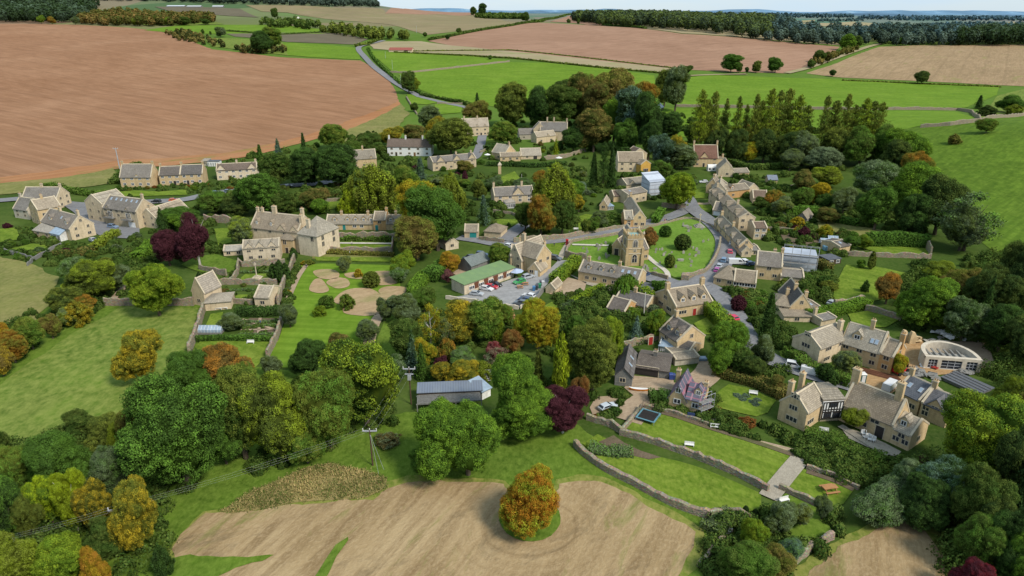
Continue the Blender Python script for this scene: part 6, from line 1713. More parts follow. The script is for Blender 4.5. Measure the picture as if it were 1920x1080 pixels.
 # ---- trees under the larches and the eastern wood
 for k,cx,tp,bs,w,a,b,lb in (
  ('broad',1340,238,302,46,'dk','do','dark undertree behind the red brown roof'),('broad',1375,240,305,46,'do','dk','dark undertree left of the yellow tree'),
  ('round',1402,265,306,34,'ye','yg','small round yellow tree right of the red brown roof'),('broad',1430,240,305,52,'dk','do','dark undertree right of the yellow tree'),
  ('broad',1395,232,276,30,'og','do','orange tinged tree under the sixth larch'),
  ('broad',1472,245,308,56,'do','dk','dark olive undertree of the centre larches'),('round',1500,246,310,62,'gr','do','grey green willow left of the eastern wood'),
  ('round',1540,274,320,74,'gr','gr','pale grey green round tree in the eastern wood'),('broad',1480,278,320,50,'gr','do','grey green bush tree by the garden wall'),
  ('broad',1560,236,306,60,'do','ol','olive tree behind the grey green round tree'),('broad',1610,236,312,70,'do','mg','green tree under the right larch group'),
  ('broad',1650,232,310,62,'mg','do','mid green tree right of the larches'),('broad',1692,240,315,84,'mg','lg','light green tree bordering the grass hill'),
  ('broad',1675,258,325,58,'dk','do','dark reddish tree in the eastern wood'),('broad',1716,283,345,60,'ol','og','orange topped tree bordering the grass hill'),
  ('broad',1640,300,375,86,'mg','gr','wide green tree in front of the eastern wood'),('broad',1698,300,400,110,'mg','lg','largest green tree of the eastern wood'),
  ('broad',1752,325,440,96,'dk','do','blackish brown copper tree beside the grass hill'),('broad',1638,345,432,72,'dg','mg','leafy dark green tree below the eastern wood'),
  ('broad',1700,360,440,70,'dk','dg','shadowed dark tree below the copper tree'),('airy',1806,362,470,118,'gr','mg','airy grey green willow on the grass hill edge'),
  ('broad',1798,385,470,90,'gr','do','inner darker part of the airy willow'),('broad',1545,312,352,66,'ol','yg','yellow olive tree above the yellow maple'),
  ('broad',1532,340,388,52,'ye','ye','bright yellow maple in the eastern gardens'),('broad',1545,358,392,42,'dg','dg','dark green tree tucked under the yellow maple'),
  ('broad',1504,318,360,44,'do','br','brown olive tree left of the yellow maple'),('broad',1500,350,392,46,'do','mg','dark green tree left below the yellow maple'),
  ('broad',1448,355,395,40,'ol','og','orange tipped tree behind the terrace'),('broad',1470,368,405,46,'gr','ol','grey olive tree behind the terrace'),
  ('broad',1580,350,400,52,'do','gr','grey green tree right of the yellow maple'),('broad',1430,370,396,34,'dg','do','dark tree behind the brown roofed barn'),
  ('broad',1552,388,420,42,'br','do','brown red bush tree by the long hedge'),('shrub',1494,406,425,26,'ye','ye','small bright yellow tree by the weathered shed'),
  ('shrub',1545,420,444,28,'yg','ye','yellow green small tree on the rough grass terrace'),('shrub',1507,424,444,24,'pu','pu','small purple tree near the vegetable garden'),
  ('broad',1620,440,468,30,'yg','mg','bright green tree at the left end of the long clipped hedge'),('broad',1595,440,470,34,'mg','dg','green tree beside the outbuilding with rooflight'),
  ('cypress',1632,468,506,14,'do','ol','slim dark tree on the garden lawn, left'),('shrub',1621,524,548,15,'dg','dg','small young tree standing alone on the garden lawn'),
  ('broad',1660,510,570,50,'br','og','orange and brown tree at the edge of the garden lawn'),('broad',1730,520,615,110,'mg','lg','large bright green tree right of the garden lawn'),
  ('broad',1612,485,502,22,'lg','mg','rounded green bush tree on the garden lawn'),('broad',1795,500,560,66,'ol','br','olive brown tree above the dark right hand wood'),
  ('broad',1755,490,530,60,'yg','do','yellow green tree at the foot of the grass hill'),('broad',1850,498,600,92,'do','dk','dark tree at the right hand wood'),
  ('conifer',1838,510,620,40,'dk','dg','dark pointed fir in the right hand wood'),('broad',1900,450,600,90,'dk','do','dark tree on the right frame edge below the hill'),
  ('broad',1800,560,640,80,'dg','gr','grey green tree behind the building site'),('broad',1870,570,660,96,'dk','dg','shadowy tree right of the building site'),
  ('airy',1884,602,650,34,'ol','yg','small thin olive tree right of the building site'),('broad',1910,590,690,80,'dk','do','dark tree at the right frame edge above the site'),
  ('broad',1893,705,770,64,'yg','do','yellow green tree at the right of the oval building'),('broad',1912,735,800,50,'br','ol','brown tree at the right frame edge near the oval building'),
  ('broad',1895,178,212,56,'dg','mg','large dark tree on top of the grass hill'),('conifer',1834,177,204,26,'dk','dg','small dark fir on top of the grass hill'),
  ('shrub',1850,196,218,36,'do','dk','dark low tree on top of the grass hill'),('shrub',1900,195,216,28,'ol','yg','yellow bush tree on top of the grass hill'),
  ('broad',1848,221,250,38,'ol','mg','round olive hawthorn on the grass hill by the wall'),('shrub',1788,250,270,24,'ol','br','small brown hawthorn on the grass hill')):
  T(k,cx,tp,bs,w,a,b,lb)
 # ---- village centre
 for k,cx,tp,bs,w,a,b,lb in (
  ('round',1268,320,393,66,'lg','yg','big lime green tree at the road fork'),('weep',1040,304,402,74,'ol','yg','large yellowing birch in the village centre'),
  ('round',1014,365,442,58,'og','ol','bright orange tree in the village centre'),('round',1054,374,438,48,'do','dg','dark olive tree right of the bright orange tree'),
  ('broad',985,378,432,40,'dg','do','dark tree left of the bright orange tree'),('conifer',907,362,422,38,'dg','bl','dark pyramid tree left of the conservatory house'),
  ('broad',895,335,375,36,'do','ol','dark olive tree above the pyramid tree'),('broad',925,330,358,34,'gr','dg','grey green tree above the conservatory house'),
  ('broad',980,335,355,44,'gr','dg','low grey green tree behind the conservatory house'),('broad',1080,340,372,40,'gr','bl','grey blue tree right of the yellowing birch'),
  ('broad',1072,335,380,44,'lg','mg','light green tree right of the yellowing birch'),('broad',1085,365,398,34,'ol','ye','small golden olive tree near the red creeper'),
  ('broad',1012,318,352,30,'og','ol','small orange tree left of the yellowing birch'),('cypress',872,318,342,12,'pu','pu','small purple column tree in the upper gardens'),
  ('broad',874,300,325,34,'ol','br','olive tree right of the three gabled house'),('broad',873,336,352,30,'mg','ol','mid green tree in the upper gardens'),
  ('round',935,455,500,42,'mg','ol','round green tree between gravel yard and inn'),('broad',843,470,510,44,'ye','og','yellow orange tree left of the gravel yard'),
  ('broad',842,505,530,26,'pk','pu','small pinkish purple tree left of the green hall'),('willow',1174,512,560,50,'lg','mg','weeping willow in front of the cottage row'),
  ('round',1217,427,465,34,'br','ru','brown red tree beside the church tower'),('ball',1247,422,444,25,'dg','mg','neat rounded yew on the church green'),
  ('ball',1279,438,468,34,'dk','do','dark rounded yew in the middle of the church green'),('ball',1255,476,502,22,'dg','ol','small green tree on the church green near the path'),
  ('cypress',1143,455,477,9,'dk','dg','thin dark yew left of the church porch'),('broad',1110,405,438,28,'do','mg','dark tree on the bank above the road, left of two'),
  ('broad',1122,395,425,34,'gr','do','grey green tree on the bank above the road'),('broad',1096,410,440,20,'dg','ol','small dark tree at the road bank'),
  ('conifer',1192,590,640,36,'bl','bl','blue spruce left of the stone house with the red door'),('conifer',1165,594,632,16,'do','ol','thin dark conifer left of the blue spruce'),
  ('broad',1228,578,636,42,'yg','mg','yellow green tree right of the blue spruce'),('conifer',1437,544,632,60,'dg','dk','big dark cone shaped conifer by the lower lane'),
  ('ball',1383,553,582,30,'pu','pu','rounded purple tree by the lower lane'),('round',1362,600,690,72,'lg','mg','mid green tree beside the lower lane'),
  ('broad',1385,650,705,56,'dg','do','dark tree right of the green tree by the lower lane'),('broad',1350,640,700,56,'mg','lg','lower green tree beside the gravel drive'),
  ('broad',1430,630,690,50,'do','gr','grey olive tree by the lower lane'),('broad',1410,665,715,48,'dk','do','dark tree behind the round bed lawn'),
  ('broad',1452,700,735,34,'br','do','brown tree left of the great stone manor'),('round',1582,656,706,54,'gr','ol','grey green tree in front of the big L shaped house'),
  ('ball',1545,680,712,30,'dg','dk','dark clipped tree in front of the big L shaped house'),('ball',1558,695,722,28,'dk','dg','second dark clipped tree beside the first'),
  ('broad',1682,662,702,34,'ye','yg','yellow tree at the right end of the big L shaped house'),('broad',1600,762,800,52,'yg','ol','yellow green climber tree against the manor range'),
  ('cypress',515,490,528,18,'dk','dg','left dark yew of the clump beside the manor court'),('cypress',527,484,530,20,'dk','dg','middle dark yew of the clump beside the manor court'),
  ('cypress',538,490,530,18,'dk','dg','right dark yew of the clump beside the manor court'),('cypress',376,508,534,13,'dk','dk','single dark yew behind the steep barn'),
  ('cypress',551,462,488,16,'dk','dg','dark yew beside the manor porch'),('broad',755,472,522,48,'yg','mg','lime green tree at the right of the orchard'),
  ('ball',697,508,538,36,'ol','do','rounded olive tree on the orchard patches'),('broad',645,480,512,32,'gr','ol','grey green tree on the orchard bank'),
  ('shrub',612,552,576,30,'mg','do','small green orchard tree left of centre'),('shrub',652,550,580,28,'ol','mg','small olive orchard tree in the centre'),
  ('shrub',600,572,592,24,'yg','lg','yellow green small orchard tree'),('broad',583,636,708,72,'dk','dg','dark round tree in the lower orchard'),
  ('broad',514,665,705,40,'do','gr','grey dark small tree by the orchard wall'),('broad',545,570,615,44,'gr','do','grey green tree at the orchard wall'),
  ('broad',690,600,640,50,'gr','do','thin grey tree beside the curving path'),('broad',636,622,655,44,'do','br','brown olive tree in the lower orchard'),
  ('broad',438,588,618,52,'do','gr','dark shrubby tree over the walled garden greenhouse'),('broad',708,655,700,38,'gr','do','grey green tree at the foot of the curving path'),
  ('shrub',672,503,520,16,'ye','ye','small bright yellow tree on the orchard'),('broad',752,500,530,44,'mg','gr','green tree under the lime green orchard tree')):
  T(k,cx,tp,bs,w,a,b,lb)
 # ---- lower left wood
 for k,cx,tp,bs,w,a,b,lb in (
  ('broad',132,812,945,118,'mg','dg','mid green tree at the top of the lower left wood'),('broad',220,838,945,92,'gr','dg','grey green tree at the right of the lower left wood'),
  ('broad',148,884,995,66,'lm','yg','bright lime half of the pale trunked tree in the lower left wood'),('broad',102,892,990,66,'mg','lm','green half beside the bright lime tree'),
  ('broad',266,902,1030,88,'ol','ye','olive gold tree at the right edge of the lower left wood'),('broad',190,905,1000,66,'do','ye','dark tree with golden flecks in the lower left wood'),
  ('broad',26,890,1020,92,'dk','mg','dark tree at the left edge of the lower left wood'),('broad',210,975,1038,78,'dg','do','low dark shrubby tree under the olive gold one'),
  ('broad',40,1008,1110,110,'yg','ol','yellow green tree in the bottom left corner'),('broad',130,1006,1105,108,'lg','yg','lime green tree beside the bottom left corner tree'),
  ('broad',190,1028,1110,52,'ye','og','golden tree at the bottom left'),('shrub',309,1020,1080,34,'dg','dk','small dark rounded tree beside the hay field'),
  ('broad',30,838,940,88,'ol','mg','olive tree at the left frame edge of the lower wood'),('broad',75,835,925,70,'mg','do','leafy green tree near the left frame edge'),
  ('broad',262,762,862,60,'br','ol','rust brown tree left of the massive dark tree'),('broad',205,780,850,74,'do','ol','dark olive tree left of the rust brown one'),
  ('broad',155,768,820,60,'dg','do','dark small tree bordering the left meadow'),('broad',60,925,1010,60,'ol','do','olive tree in the middle of the lower left wood'),
  ('broad',5,800,870,40,'dg','do','dark tree at the left frame edge by the meadow'),('broad',230,790,860,50,'yg','ol','yellow tinged tree between meadow and lower wood')):
  T(k,cx,tp,bs,w,a,b,lb,pale=('trunked' in lb))
 # ---- lower right wood
 for k,cx,tp,bs,w,a,b,lb in (
  ('round',1815,740,905,152,'mg','yg','huge yellowing green beech right of the great manor'),('broad',1885,800,960,110,'dk','do','blackish tree at the right frame edge'),
  ('conifer',1905,760,1000,90,'dk','dk','tall black green conifer at the right frame edge'),('broad',1760,868,960,110,'dg','bl','dark blue green tree below the huge beech'),
  ('broad',1695,862,930,76,'dg','gr','dark rounded tree at the end of the small lawn'),('broad',1725,900,985,90,'dk','dg','shadowed tree behind the lower right field'),
  ('broad',1820,880,1010,100,'dg','do','dark green tree in the lower right wood'),('broad',1818,965,1070,92,'do','mg','olive green tree right of the lower right field'),
  ('broad',1885,960,1090,92,'dk','dg','deep shaded tree in the lower right corner'),('broad',1908,1000,1110,70,'mg','lg','bright green tree in the lower right corner'),
  ('broad',1812,1050,1120,68,'re','pu','dull red tree at the lower right bottom edge'),('broad',1850,930,1040,84,'dk','do','dark tree between the olive one and the frame edge'),
  ('broad',1726,855,885,34,'pu','do','small maroon tree at the manor hedge'),('broad',1462,945,1000,66,'do','gr','dark apple tree left on the bottom garden'),
  ('broad',1500,942,985,44,'ol','gr','lighter apple tree on the bottom garden'),('broad',1540,930,975,36,'gr','do','thin grey apple tree on the bottom garden'),
  ('broad',1410,975,1030,50,'yg','lg','yellow green small tree on the bottom garden'),('broad',1395,1020,1095,110,'mg','do','broad green shrub tree at the bottom garden'),
  ('broad',1450,1030,1090,70,'ol','br','brown olive shrub tree at the bottom garden'),('broad',1480,1010,1055,54,'bl','mg','blue green shrub tree at the bottom garden')):
  T(k,cx,tp,bs,w,a,b,lb)
 # ---- single trees out in the fields
 for k,cx,tp,bs,w,a,b,lb in (
  ('round',492,57,100,46,'dg','dk','large dark field tree beside the far scrub'),('tall',512,49,92,34,'mg','ol','taller lighter tree behind the large dark field tree'),
  ('tall',414,50,70,18,'gr','do','thin grey tree above the far scrub'),('broad',380,54,64,8,'dg','do','tiny tree left of the thin grey one'),('broad',395,58,66,6,'dg','do','tiny round tree next to the thin grey one'),
  ('tall',516,14,36,12,'dg','do','tree by the far white cottage'),('broad',860,52,63,12,'do','dg','round tree in the hedge above the pink field'),('broad',839,64,75,12,'dg','dk','dark round tree alone on the pink field'),
  ('broad',797,60,70,9,'do','dg','small round tree in the hedge left of the pink field'),('tall',1370,100,137,34,'mg','dg','tallest of the trees along the track'),('broad',1385,118,137,16,'dg','do','low dark tree beside the tallest track tree'),
  ('tall',1417,113,137,16,'do','ol','thin olive tree along the track'),('broad',1453,106,137,29,'dg','mg','round green tree along the track'),('broad',1400,125,138,10,'dk','dg','very dark small tree along the track'),
  ('broad',1534,93,118,26,'do','dg','dark tree at the bend of the track'),('broad',1520,112,128,18,'dg','do','low tree under the bend of the track'),('broad',1552,96,118,18,'do','br','brown tree in the track hedge'),
  ('round',1588,63,96,30,'mg','lg','bright green tree at the top of the track'),('tall',1606,66,92,18,'dg','do','darker tree right of the bright green one at the track top'),('broad',1561,130,144,15,'dk','dg','small dark tree at the corner of the tan field'),
  ('broad',1727,132,158,30,'dk','do','lone dark tree on the edge of the tan field'),('broad',1065,35,44,10,'do','dg','small tree in the hedge above the pink field, left'),('broad',1084,34,46,9,'do','dg','small tree in the hedge above the pink field, right'),
  ('broad',1285,122,140,26,'do','dg','dark tree beside the grey field shed'),('broad',918,103,112,8,'dg','mg','bush like tree at the fence of the green fields'),('tall',905,5,32,14,'dk','dg','dark tree on the horizon copse'),
  ('tall',888,12,30,12,'do','dg','second tree on the horizon copse'),('broad',985,22,42,20,'dg','do','dark tree at the end of the long field hedge'),('broad',1685,70,85,18,'dg','mg','green tree left of the dark fir wood')):
  T(k,cx,tp,bs,w,a,b,lb)
def build_woods():
 wood('woods',[(-300,42),(0,43),(90,45),(150,42),(170,30),(190,12),(-300,12)],24,(20,30),('dk','hz'),'dark fir wood on the hill at the upper left',kinds=())
 wood('woods',[(150,46),(200,49),(270,50),(330,49),(400,44),(400,36),(300,33),(230,26),(160,34)],15,(12,19),('do','ab'),'mixed autumn wood along the top of the ploughed field')
 wood('scrub',[(312,66),(345,60),(395,76),(425,88),(420,92),(380,84),(330,76)],12,(6,9),('dk','br'),'dark brown scrub strip above the ploughed field')
 wood('scrub',[(440,95),(470,84),(540,92),(540,100),(490,102),(450,101)],11,(5,8),('dk','br'),'low brown scrub round the large dark field tree')
 wood('woods',[(480,46),(560,44),(600,52),(580,56),(500,52)],17,(9,14),('dg','do'),'dark belt of trees round the far white cottage')
 wood('woods',[(590,60),(630,56),(660,58),(740,70),(772,74),(760,77),(700,76),(640,68)],15,(10,15),('do','ol'),'yellow green plantation beside the lane')
 wood('woods',[(1072,41),(1120,48),(1280,58),(1420,76),(1440,78),(1450,60),(1420,44),(1300,34),(1150,30),(1080,34)],21,(18,27),('hz','do'),'long hilltop wood at the upper right')
 wood('woods',[(1400,74),(1500,84),(1580,90),(1650,86),(1800,86),(1800,78),(1640,76),(1500,72)],21,(14,22),('hz','hy'),'belt of trees behind the pink and tan fields')
 wood('woods',[(1790,86),(1860,87),(2100,87),(2100,74),(1860,74),(1800,78)],17,(22,30),('dk','hz'),'dark fir wood at the upper right edge')
 wood('woods',[(-200,2),(300,3),(420,8),(560,12),(640,14),(710,15),(700,9),(560,3),(400,-4),(-200,-8)],25,(16,24),('hz','hy'),'far dark woods on the left skyline')
 wood('scrub',[(892,34),(930,36),(985,36),(985,31),(930,30),(895,28)],17,(9,15),('dg','do'),'dark copse on the middle skyline')
 wood('scrub',[(1560,104),(1600,93),(1612,96),(1575,108),(1540,122),(1525,130),(1512,130),(1530,116)],11,(6,10),('do','br'),'scrubby hedge beside the curving track')
 for i,(pl,sp,hr,pal,lb) in enumerate((
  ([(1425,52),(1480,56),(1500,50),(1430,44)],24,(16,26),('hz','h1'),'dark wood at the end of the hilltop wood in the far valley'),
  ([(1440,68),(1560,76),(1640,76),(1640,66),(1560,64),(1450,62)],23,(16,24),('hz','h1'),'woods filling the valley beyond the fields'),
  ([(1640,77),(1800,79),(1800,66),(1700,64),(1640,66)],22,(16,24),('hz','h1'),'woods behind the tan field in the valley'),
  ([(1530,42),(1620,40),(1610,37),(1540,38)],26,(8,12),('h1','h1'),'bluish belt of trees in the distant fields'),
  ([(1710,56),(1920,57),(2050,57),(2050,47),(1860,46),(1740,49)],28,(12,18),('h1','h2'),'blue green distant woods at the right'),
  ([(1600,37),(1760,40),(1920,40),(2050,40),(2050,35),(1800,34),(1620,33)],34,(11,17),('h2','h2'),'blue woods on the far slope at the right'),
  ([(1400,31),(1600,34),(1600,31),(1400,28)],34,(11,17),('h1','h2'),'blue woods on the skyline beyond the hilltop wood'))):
  wood('woods',pl,sp,hr,pal,lb)
 for cx,tp,bs,w,a,b,lb in ((78,28,45,15,'yg','mg','lime green tree at the foot of the dark fir wood'),(98,30,46,16,'og','ol','orange tree at the foot of the dark fir wood'),(142,31,47,18,'gr','do','grey green tree at the foot of the dark fir wood'),
  (258,33,49,22,'yg','ol','yellow green tree in the mixed autumn wood'),(318,32,48,22,'yg','mg','bright tree in the right of the mixed autumn wood'),(300,26,47,24,'mg','dg','green tree in the right of the mixed autumn wood'),(385,34,47,20,'dg','do','dark tree at the right end of the mixed autumn wood'),(350,30,48,20,'do','dg','dark green tree near the right end of the mixed autumn wood')):
  T('broad',cx,tp,bs,w,a,b,lb)
 wood('woods',[(1985,480),(2200,470),(2500,700),(2500,1080),(2010,1080),(1985,800)],11,(11,17),('dk','mg'),'dark wood continuing along the right hand valley side')
def build_walls_hedges():
 W = stone_wall
 # field walls
 W([(1265,200),(1420,203),(1600,206),(1795,207)],2.2,'long low field wall behind the row of larches',1.4,rough=.2)
 W([(1795,207),(1822,212),(1834,222),(1838,229)],2.4,'curving field wall at the corner of the lower green strip',1.2,rough=.2)
 W([(1725,240),(1780,236),(1838,229),(1880,221),(1935,214)],2.6,'pale stone wall along the top of the grass hill',1.2,rough=.2)
 W([(725,136),(765,137),(850,128),(955,116)],1.8,'pale wall between the two green fields by the lane',1.6)
 W([(762,183),(775,205),(782,215)],1.6,'wall along the left side of the paddocks',1.0)
 W([(870,192),(866,196),(820,195)],1.5,'wall along the top of the paddocks',1.0)
 # foreground
 W([(1078,836),(1094,852),(1135,882),(1190,910),(1250,942),(1300,962),(1330,970)],1.5,'long curving dry stone wall round the lower lawn',.95,smooth=True)
 W([(1162,814),(1215,828),(1300,857),(1380,890),(1440,922)],1.5,'retaining wall between the upper and lower lawns',.8)
 W([(1460,917),(1500,934),(1555,960),(1560,970)],1.2,'low wall below the small right hand lawn',.7)
 W([(1512,878),(1560,893),(1610,918)],.9,'low wall above the small right hand lawn',.6)
 W([(1100,786),(1145,800),(1165,812)],1.6,'wall from the gravel drive down to the lawns',.8)
 W([(1165,812),(1182,792),(1202,768)],1.2,'wall at the left end of the trampoline lawn',.7)
 W([(1208,765),(1262,776),(1330,799)],1.0,'wall along the top of the trampoline lawn',.6)
 W([(1330,970),(1360,962),(1385,966),(1410,982)],1.3,'broken wall with steps at the foot of the lower lawn',.8,rough=.3)
 W([(1310,1065),(1335,1035),(1370,1000)],1.1,'stub of garden wall beside the mown field',.7,rough=.3)
 W([(1460,1082),(1490,1055),(1520,1030),(1560,1008)],1.3,'tumbled stone wall beside the lower right field',.9,rough=.4)
 # manor gardens
 W([(602,450),(650,450),(740,451),(752,451)],3.2,'high retaining wall under the cottage row',.8)
 W([(608,472),(660,473),(735,474)],2.2,'grey terrace wall below the manor lawn',.7)
 W([(735,474),(737,452)],2.0,'short wall at the right end of the manor lawn',.6)
 W([(197,573),(260,573),(364,573)],2.4,'wall along the top of the left meadow',.7)
 W([(383,582),(372,618),(356,664)],2.6,'tall wall down the left side of the walled garden',.8)
 W([(530,602),(518,640),(502,672)],2.4,'wall between walled garden and orchard',.7)
 W([(553,488),(545,510),(530,545),(522,572)],3.0,'tall wall down the right side of the manor court',.8)
 W([(446,512),(448,497),(455,500),(535,496)],2.4,'wall with arch stubs in front of the gabled manor building',.7)
 W([(404,534),(440,533),(480,534),(520,533)],2.0,'wall across the manor court behind the beds',.6)
 W([(430,534),(440,522),(447,512)],1.8,'slanting wall at the left of the manor court lawn',.6)
 W([(374,506),(400,512),(425,517)],2.0,'curved wall behind the steep barn',.6,smooth=True)
 W([(384,415),(420,418),(450,420)],3.0,'road wall left of the manor',.8)
 W([(415,571),(440,569),(475,571)],1.8,'low wall between the barns of the kitchen garden',.6)
 # village
 W([(898,450),(912,452),(945,456)],1.8,'wall in front of the pyramid roofed garage',.6)
 W([(963,456),(1000,454),(1060,448),(1090,442)],2.2,'roadside wall under the orange tree',.7)
 W([(1090,442),(1130,434),(1180,426),(1200,422)],1.6,'roadside wall below the ivy cottage',.6)
 W([(1060,480),(1064,466),(1073,455),(1095,450),(1140,444),(1200,432),(1250,419)],1.3,'churchyard wall along the road',.6)
 W([(1250,419),(1290,411),(1325,421),(1345,437)],1.1,'thin churchyard wall round the top of the green',.5,smooth=True)
 W([(1350,452),(1345,476),(1326,508),(1300,519),(1278,523)],1.9,'pale wall round the right of the church green',.8,smooth=True)
 W([(1060,482),(1080,487),(1100,490)],2.6,'wall between inn corner and churchyard',.8)
 W([(1205,512),(1240,522),(1252,526)],1.5,'wall at the foot of the churchyard',.6)
 W([(1278,524),(1292,526)],2.2,'short thick stone wall stub by the church green',2.5)
 W([(1240,389),(1270,391),(1285,391)],2.4,'wall under the lime green tree',.6)
 W([(836,560),(870,565),(920,573),(972,580)],1.2,'white wall along the lower side of the car park',.5,mat='palewall')
 W([(1003,568),(1012,556),(1020,546)],1.8,'boarded fence at the right of the car park',.25,mat='oldwood',name='fence',cat='fence')
 W([(975,579),(990,576),(1003,568)],1.3,'pale wall at the lower right corner of the car park',.5,mat='palewall')
 W([(1562,476),(1600,480),(1680,483),(1745,485)],1.8,'grey wall below the long clipped hedge',.6)
 W([(1733,462),(1745,478)],3.2,'pale end wall of the clipped hedge garden',.6)
 W([(1562,578),(1590,573),(1618,568)],2.6,'wall under the garden lawn',.8)
 W([(1622,582),(1660,592),(1690,602),(1715,606)],2.0,'dry stone wall behind the big L shaped house',.8)
 W([(1160,655),(1190,648),(1212,642),(1236,636)],2.0,'garden wall with a red door left of the conservatory house',.5)
 W([(1440,430),(1480,434),(1520,438)],1.4,'wall along the vegetable garden',.5)
 W([(1450,352),(1480,352),(1500,350)],1.6,'wall right of the blue shed',.6)
 W([(1020,300),(1060,296),(1098,284)],2.4,'wall beyond the parasol terrace',.6)
 W([(900,288),(912,282),(930,272)],1.6,'wall along the lane by the tall plain house',.5)
 W([(10,474),(40,482),(62,489)],1.6,'grey fence below the left edge garden',.3,mat='oldwood',name='fence',cat='fence')
 W([(52,500),(62,490),(90,474),(116,462)],1.4,'pale fence up the side of the left edge garden',.3,mat='oldwood',name='fence',cat='fence')
 W([(1000,422),(960,402),(925,398)],1.2,'low wall by the conservatory house',.5)
 W([(655,372),(640,377),(610,378)],1.5,'wall on the bank above the cottage row',.5)
 # pale blossoming ruin / walls of the site
 # hedges
 Hd = hedge
 Hd([(1625,461),(1680,461),(1735,464)],5.0,3.4,'dg','mg','long tall clipped hedge above the eastern lawn')
 Hd([(1473,405),(1505,405),(1528,405)],4.2,3.2,'mg','mg','clipped green hedge in front of the yellow maple')
 Hd([(1535,408),(1570,418),(1605,424)],2.8,3.0,'dg','mg','dark hedge along the rough grass terrace')
 Hd([(1518,598),(1560,590),(1590,583),(1622,575)],2.6,3.4,'mg','lg','hedge in front of the wall below the garden lawn')
 Hd([(1332,590),(1345,604),(1360,622),(1372,640)],3.8,4.0,'mg','yg','thick hedge beside the house with the red door')
 Hd([(1040,533),(1055,520),(1072,505),(1080,496)],3.2,3.6,'mg','yg','long bright hedge up the right side of the car park')
 Hd([(1075,570),(1100,556),(1128,542)],1.8,1.8,'lg','yg','low yellow green hedge beside the gravel court')
 Hd([(806,512),(790,530),(778,545),(768,556)],2.8,5.0,'mg','lg','tall rounded hedge between orchard and yard',round_=True)
 Hd([(835,505),(822,515),(806,528)],3.6,5.0,'dg','mg','clipped hedge beside the gravel yard')
 Hd([(1345,300),(1400,318),(1420,318),(1470,316)],3.0,4.0,'dg','do','dark hedge behind the long low cottage')
 Hd([(1060,310),(1030,312),(1000,314),(960,312),(915,311)],2.4,2.2,'dk','dg','dark clipped hedge below the tan barn')
 Hd([(912,283),(918,280),(930,278),(945,276)],3.0,4.0,'dg','dk','dark hedge by the stone cottage with the tall gable')
 Hd([(180,470),(200,455),(218,442)],2.8,3.4,'yg','ol','yellow green clipped hedge below the drive')
 Hd([(258,492),(275,478),(284,464)],3.2,3.6,'mg','lg','green hedge right of the lower left gardens')
 Hd([(105,482),(130,482),(150,478),(175,474)],2.4,3.0,'dg','br','dark mixed hedge below the glazed garden room')
 Hd([(448,592),(490,592),(528,590)],2.6,2.4,'dk','dg','dark clipped hedge behind the kitchen garden')
 Hd([(372,640),(420,638),(512,640)],1.4,1.4,'dg','mg','low dark hedge at the foot of the kitchen garden')
 Hd([(1222,752),(1240,752),(1250,754)],2.6,3.0,'dg','dg','clipped dark green box hedge left of the striped roof cottage',round_=False)
 Hd([(1480,668),(1510,694),(1545,708),(1590,722)],2.6,3.4,'do','mg','hedge between the lane and the manor')
 Hd([(1345,700),(1380,710),(1420,722),(1470,745)],2.2,4.0,'do','br','bushy border behind the round bed lawn',rough=.45)
 Hd([(1515,818),(1560,828),(1600,850),(1650,870)],1.5,3.5,'mg','do','green border along the manor terrace path',rough=.5)
 a,b = G(1612,1000),G(1692,928); c = (a + b) / 2; d = b - a
 o = mesh_obj('hedge',PROTO['round'][1]); o.location = (c.x,c.y,terrain(c.x,c.y) - .6); o.scale = (d.length * 1.12,8.5,6.2); o.rotation_euler = (0,0,math.atan2(d.y,d.x))
 set_tints(o,'gr','dg'); tag(o,'huge bluish clipped hedge at the corner of the lower right field','hedge')
 Hd([(1335,1000),(1345,985),(1370,972)],1.6,4.0,'gr','do','grey green border at the foot of the lower lawn',rough=.5)
 Hd([(1110,845),(1140,850),(1180,852)],1.0,3.2,'gr','mg','low plants on the rockery by the curving wall',rough=.6)
 Hd([(1220,560),(1200,545),(1185,530)],2.0,3.0,'mg','yg','topiary hedge right of the cottage row',rough=.3)
 Hd([(1222,545),(1245,552),(1240,560)],4.6,4.4,'mg','dg','big clipped hedge left of the house with dormers',round_=True)
 Hd([(1510,500),(1540,502),(1553,510)],3.0,2.6,'do','br','dark hedge under the white sheeted house')
 Hd([(1228,420),(1236,408),(1240,402)],3.0,3.0,'mg','mg','ivy hedge at the side of the honey stone cottage')
 Hd([(588,473),(650,477),(735,480)],1.2,2.6,'ol','br','dry reedy border below the grey terrace wall',rough=.5)
 for pl,lb in (([(456,606),(484,606)],'upper left row of plants in the kitchen garden'),([(492,606),(522,605)],'upper right row of plants in the kitchen garden'),([(454,614),(484,614)],'middle left row of plants in the kitchen garden'),([(492,613),(520,612)],'middle right row of plants in the kitchen garden'),([(452,630),(484,630)],'lower left row of plants in the kitchen garden'),([(491,629),(517,628)],'lower right row of plants in the kitchen garden'),
  ([(452,512),(480,511),(508,511)],'box edging above the manor court lawn'),([(408,548),(440,545),(474,545)],'low planting between the kitchen garden barns')):
  Hd(pl,.7,1.0,'gr','mg',lb,rough=.5)
 Hd([(612,453),(660,453),(730,454)],2.0,1.0,'do','mg','climbing shrubs against the retaining wall',rough=.6)
 # far hedges
 def far(pix,h,w,a,b,lb): Hd(pix,h,w,a,b,lb,rough=.5)
 far([(805,76),(840,70),(900,58),(960,49),(1000,43)],3.5,5,'dg','do','hedge along the top left of the pink ploughed field')
 far([(640,58),(690,69),(715,74),(692,84),(668,88)],3.5,6,'dg','ol','hedge along the grey field by the lane')
 far([(1000,43),(1020,38),(1060,29),(1090,27)],4,9,'dg','do','thick hedge climbing to the middle skyline')
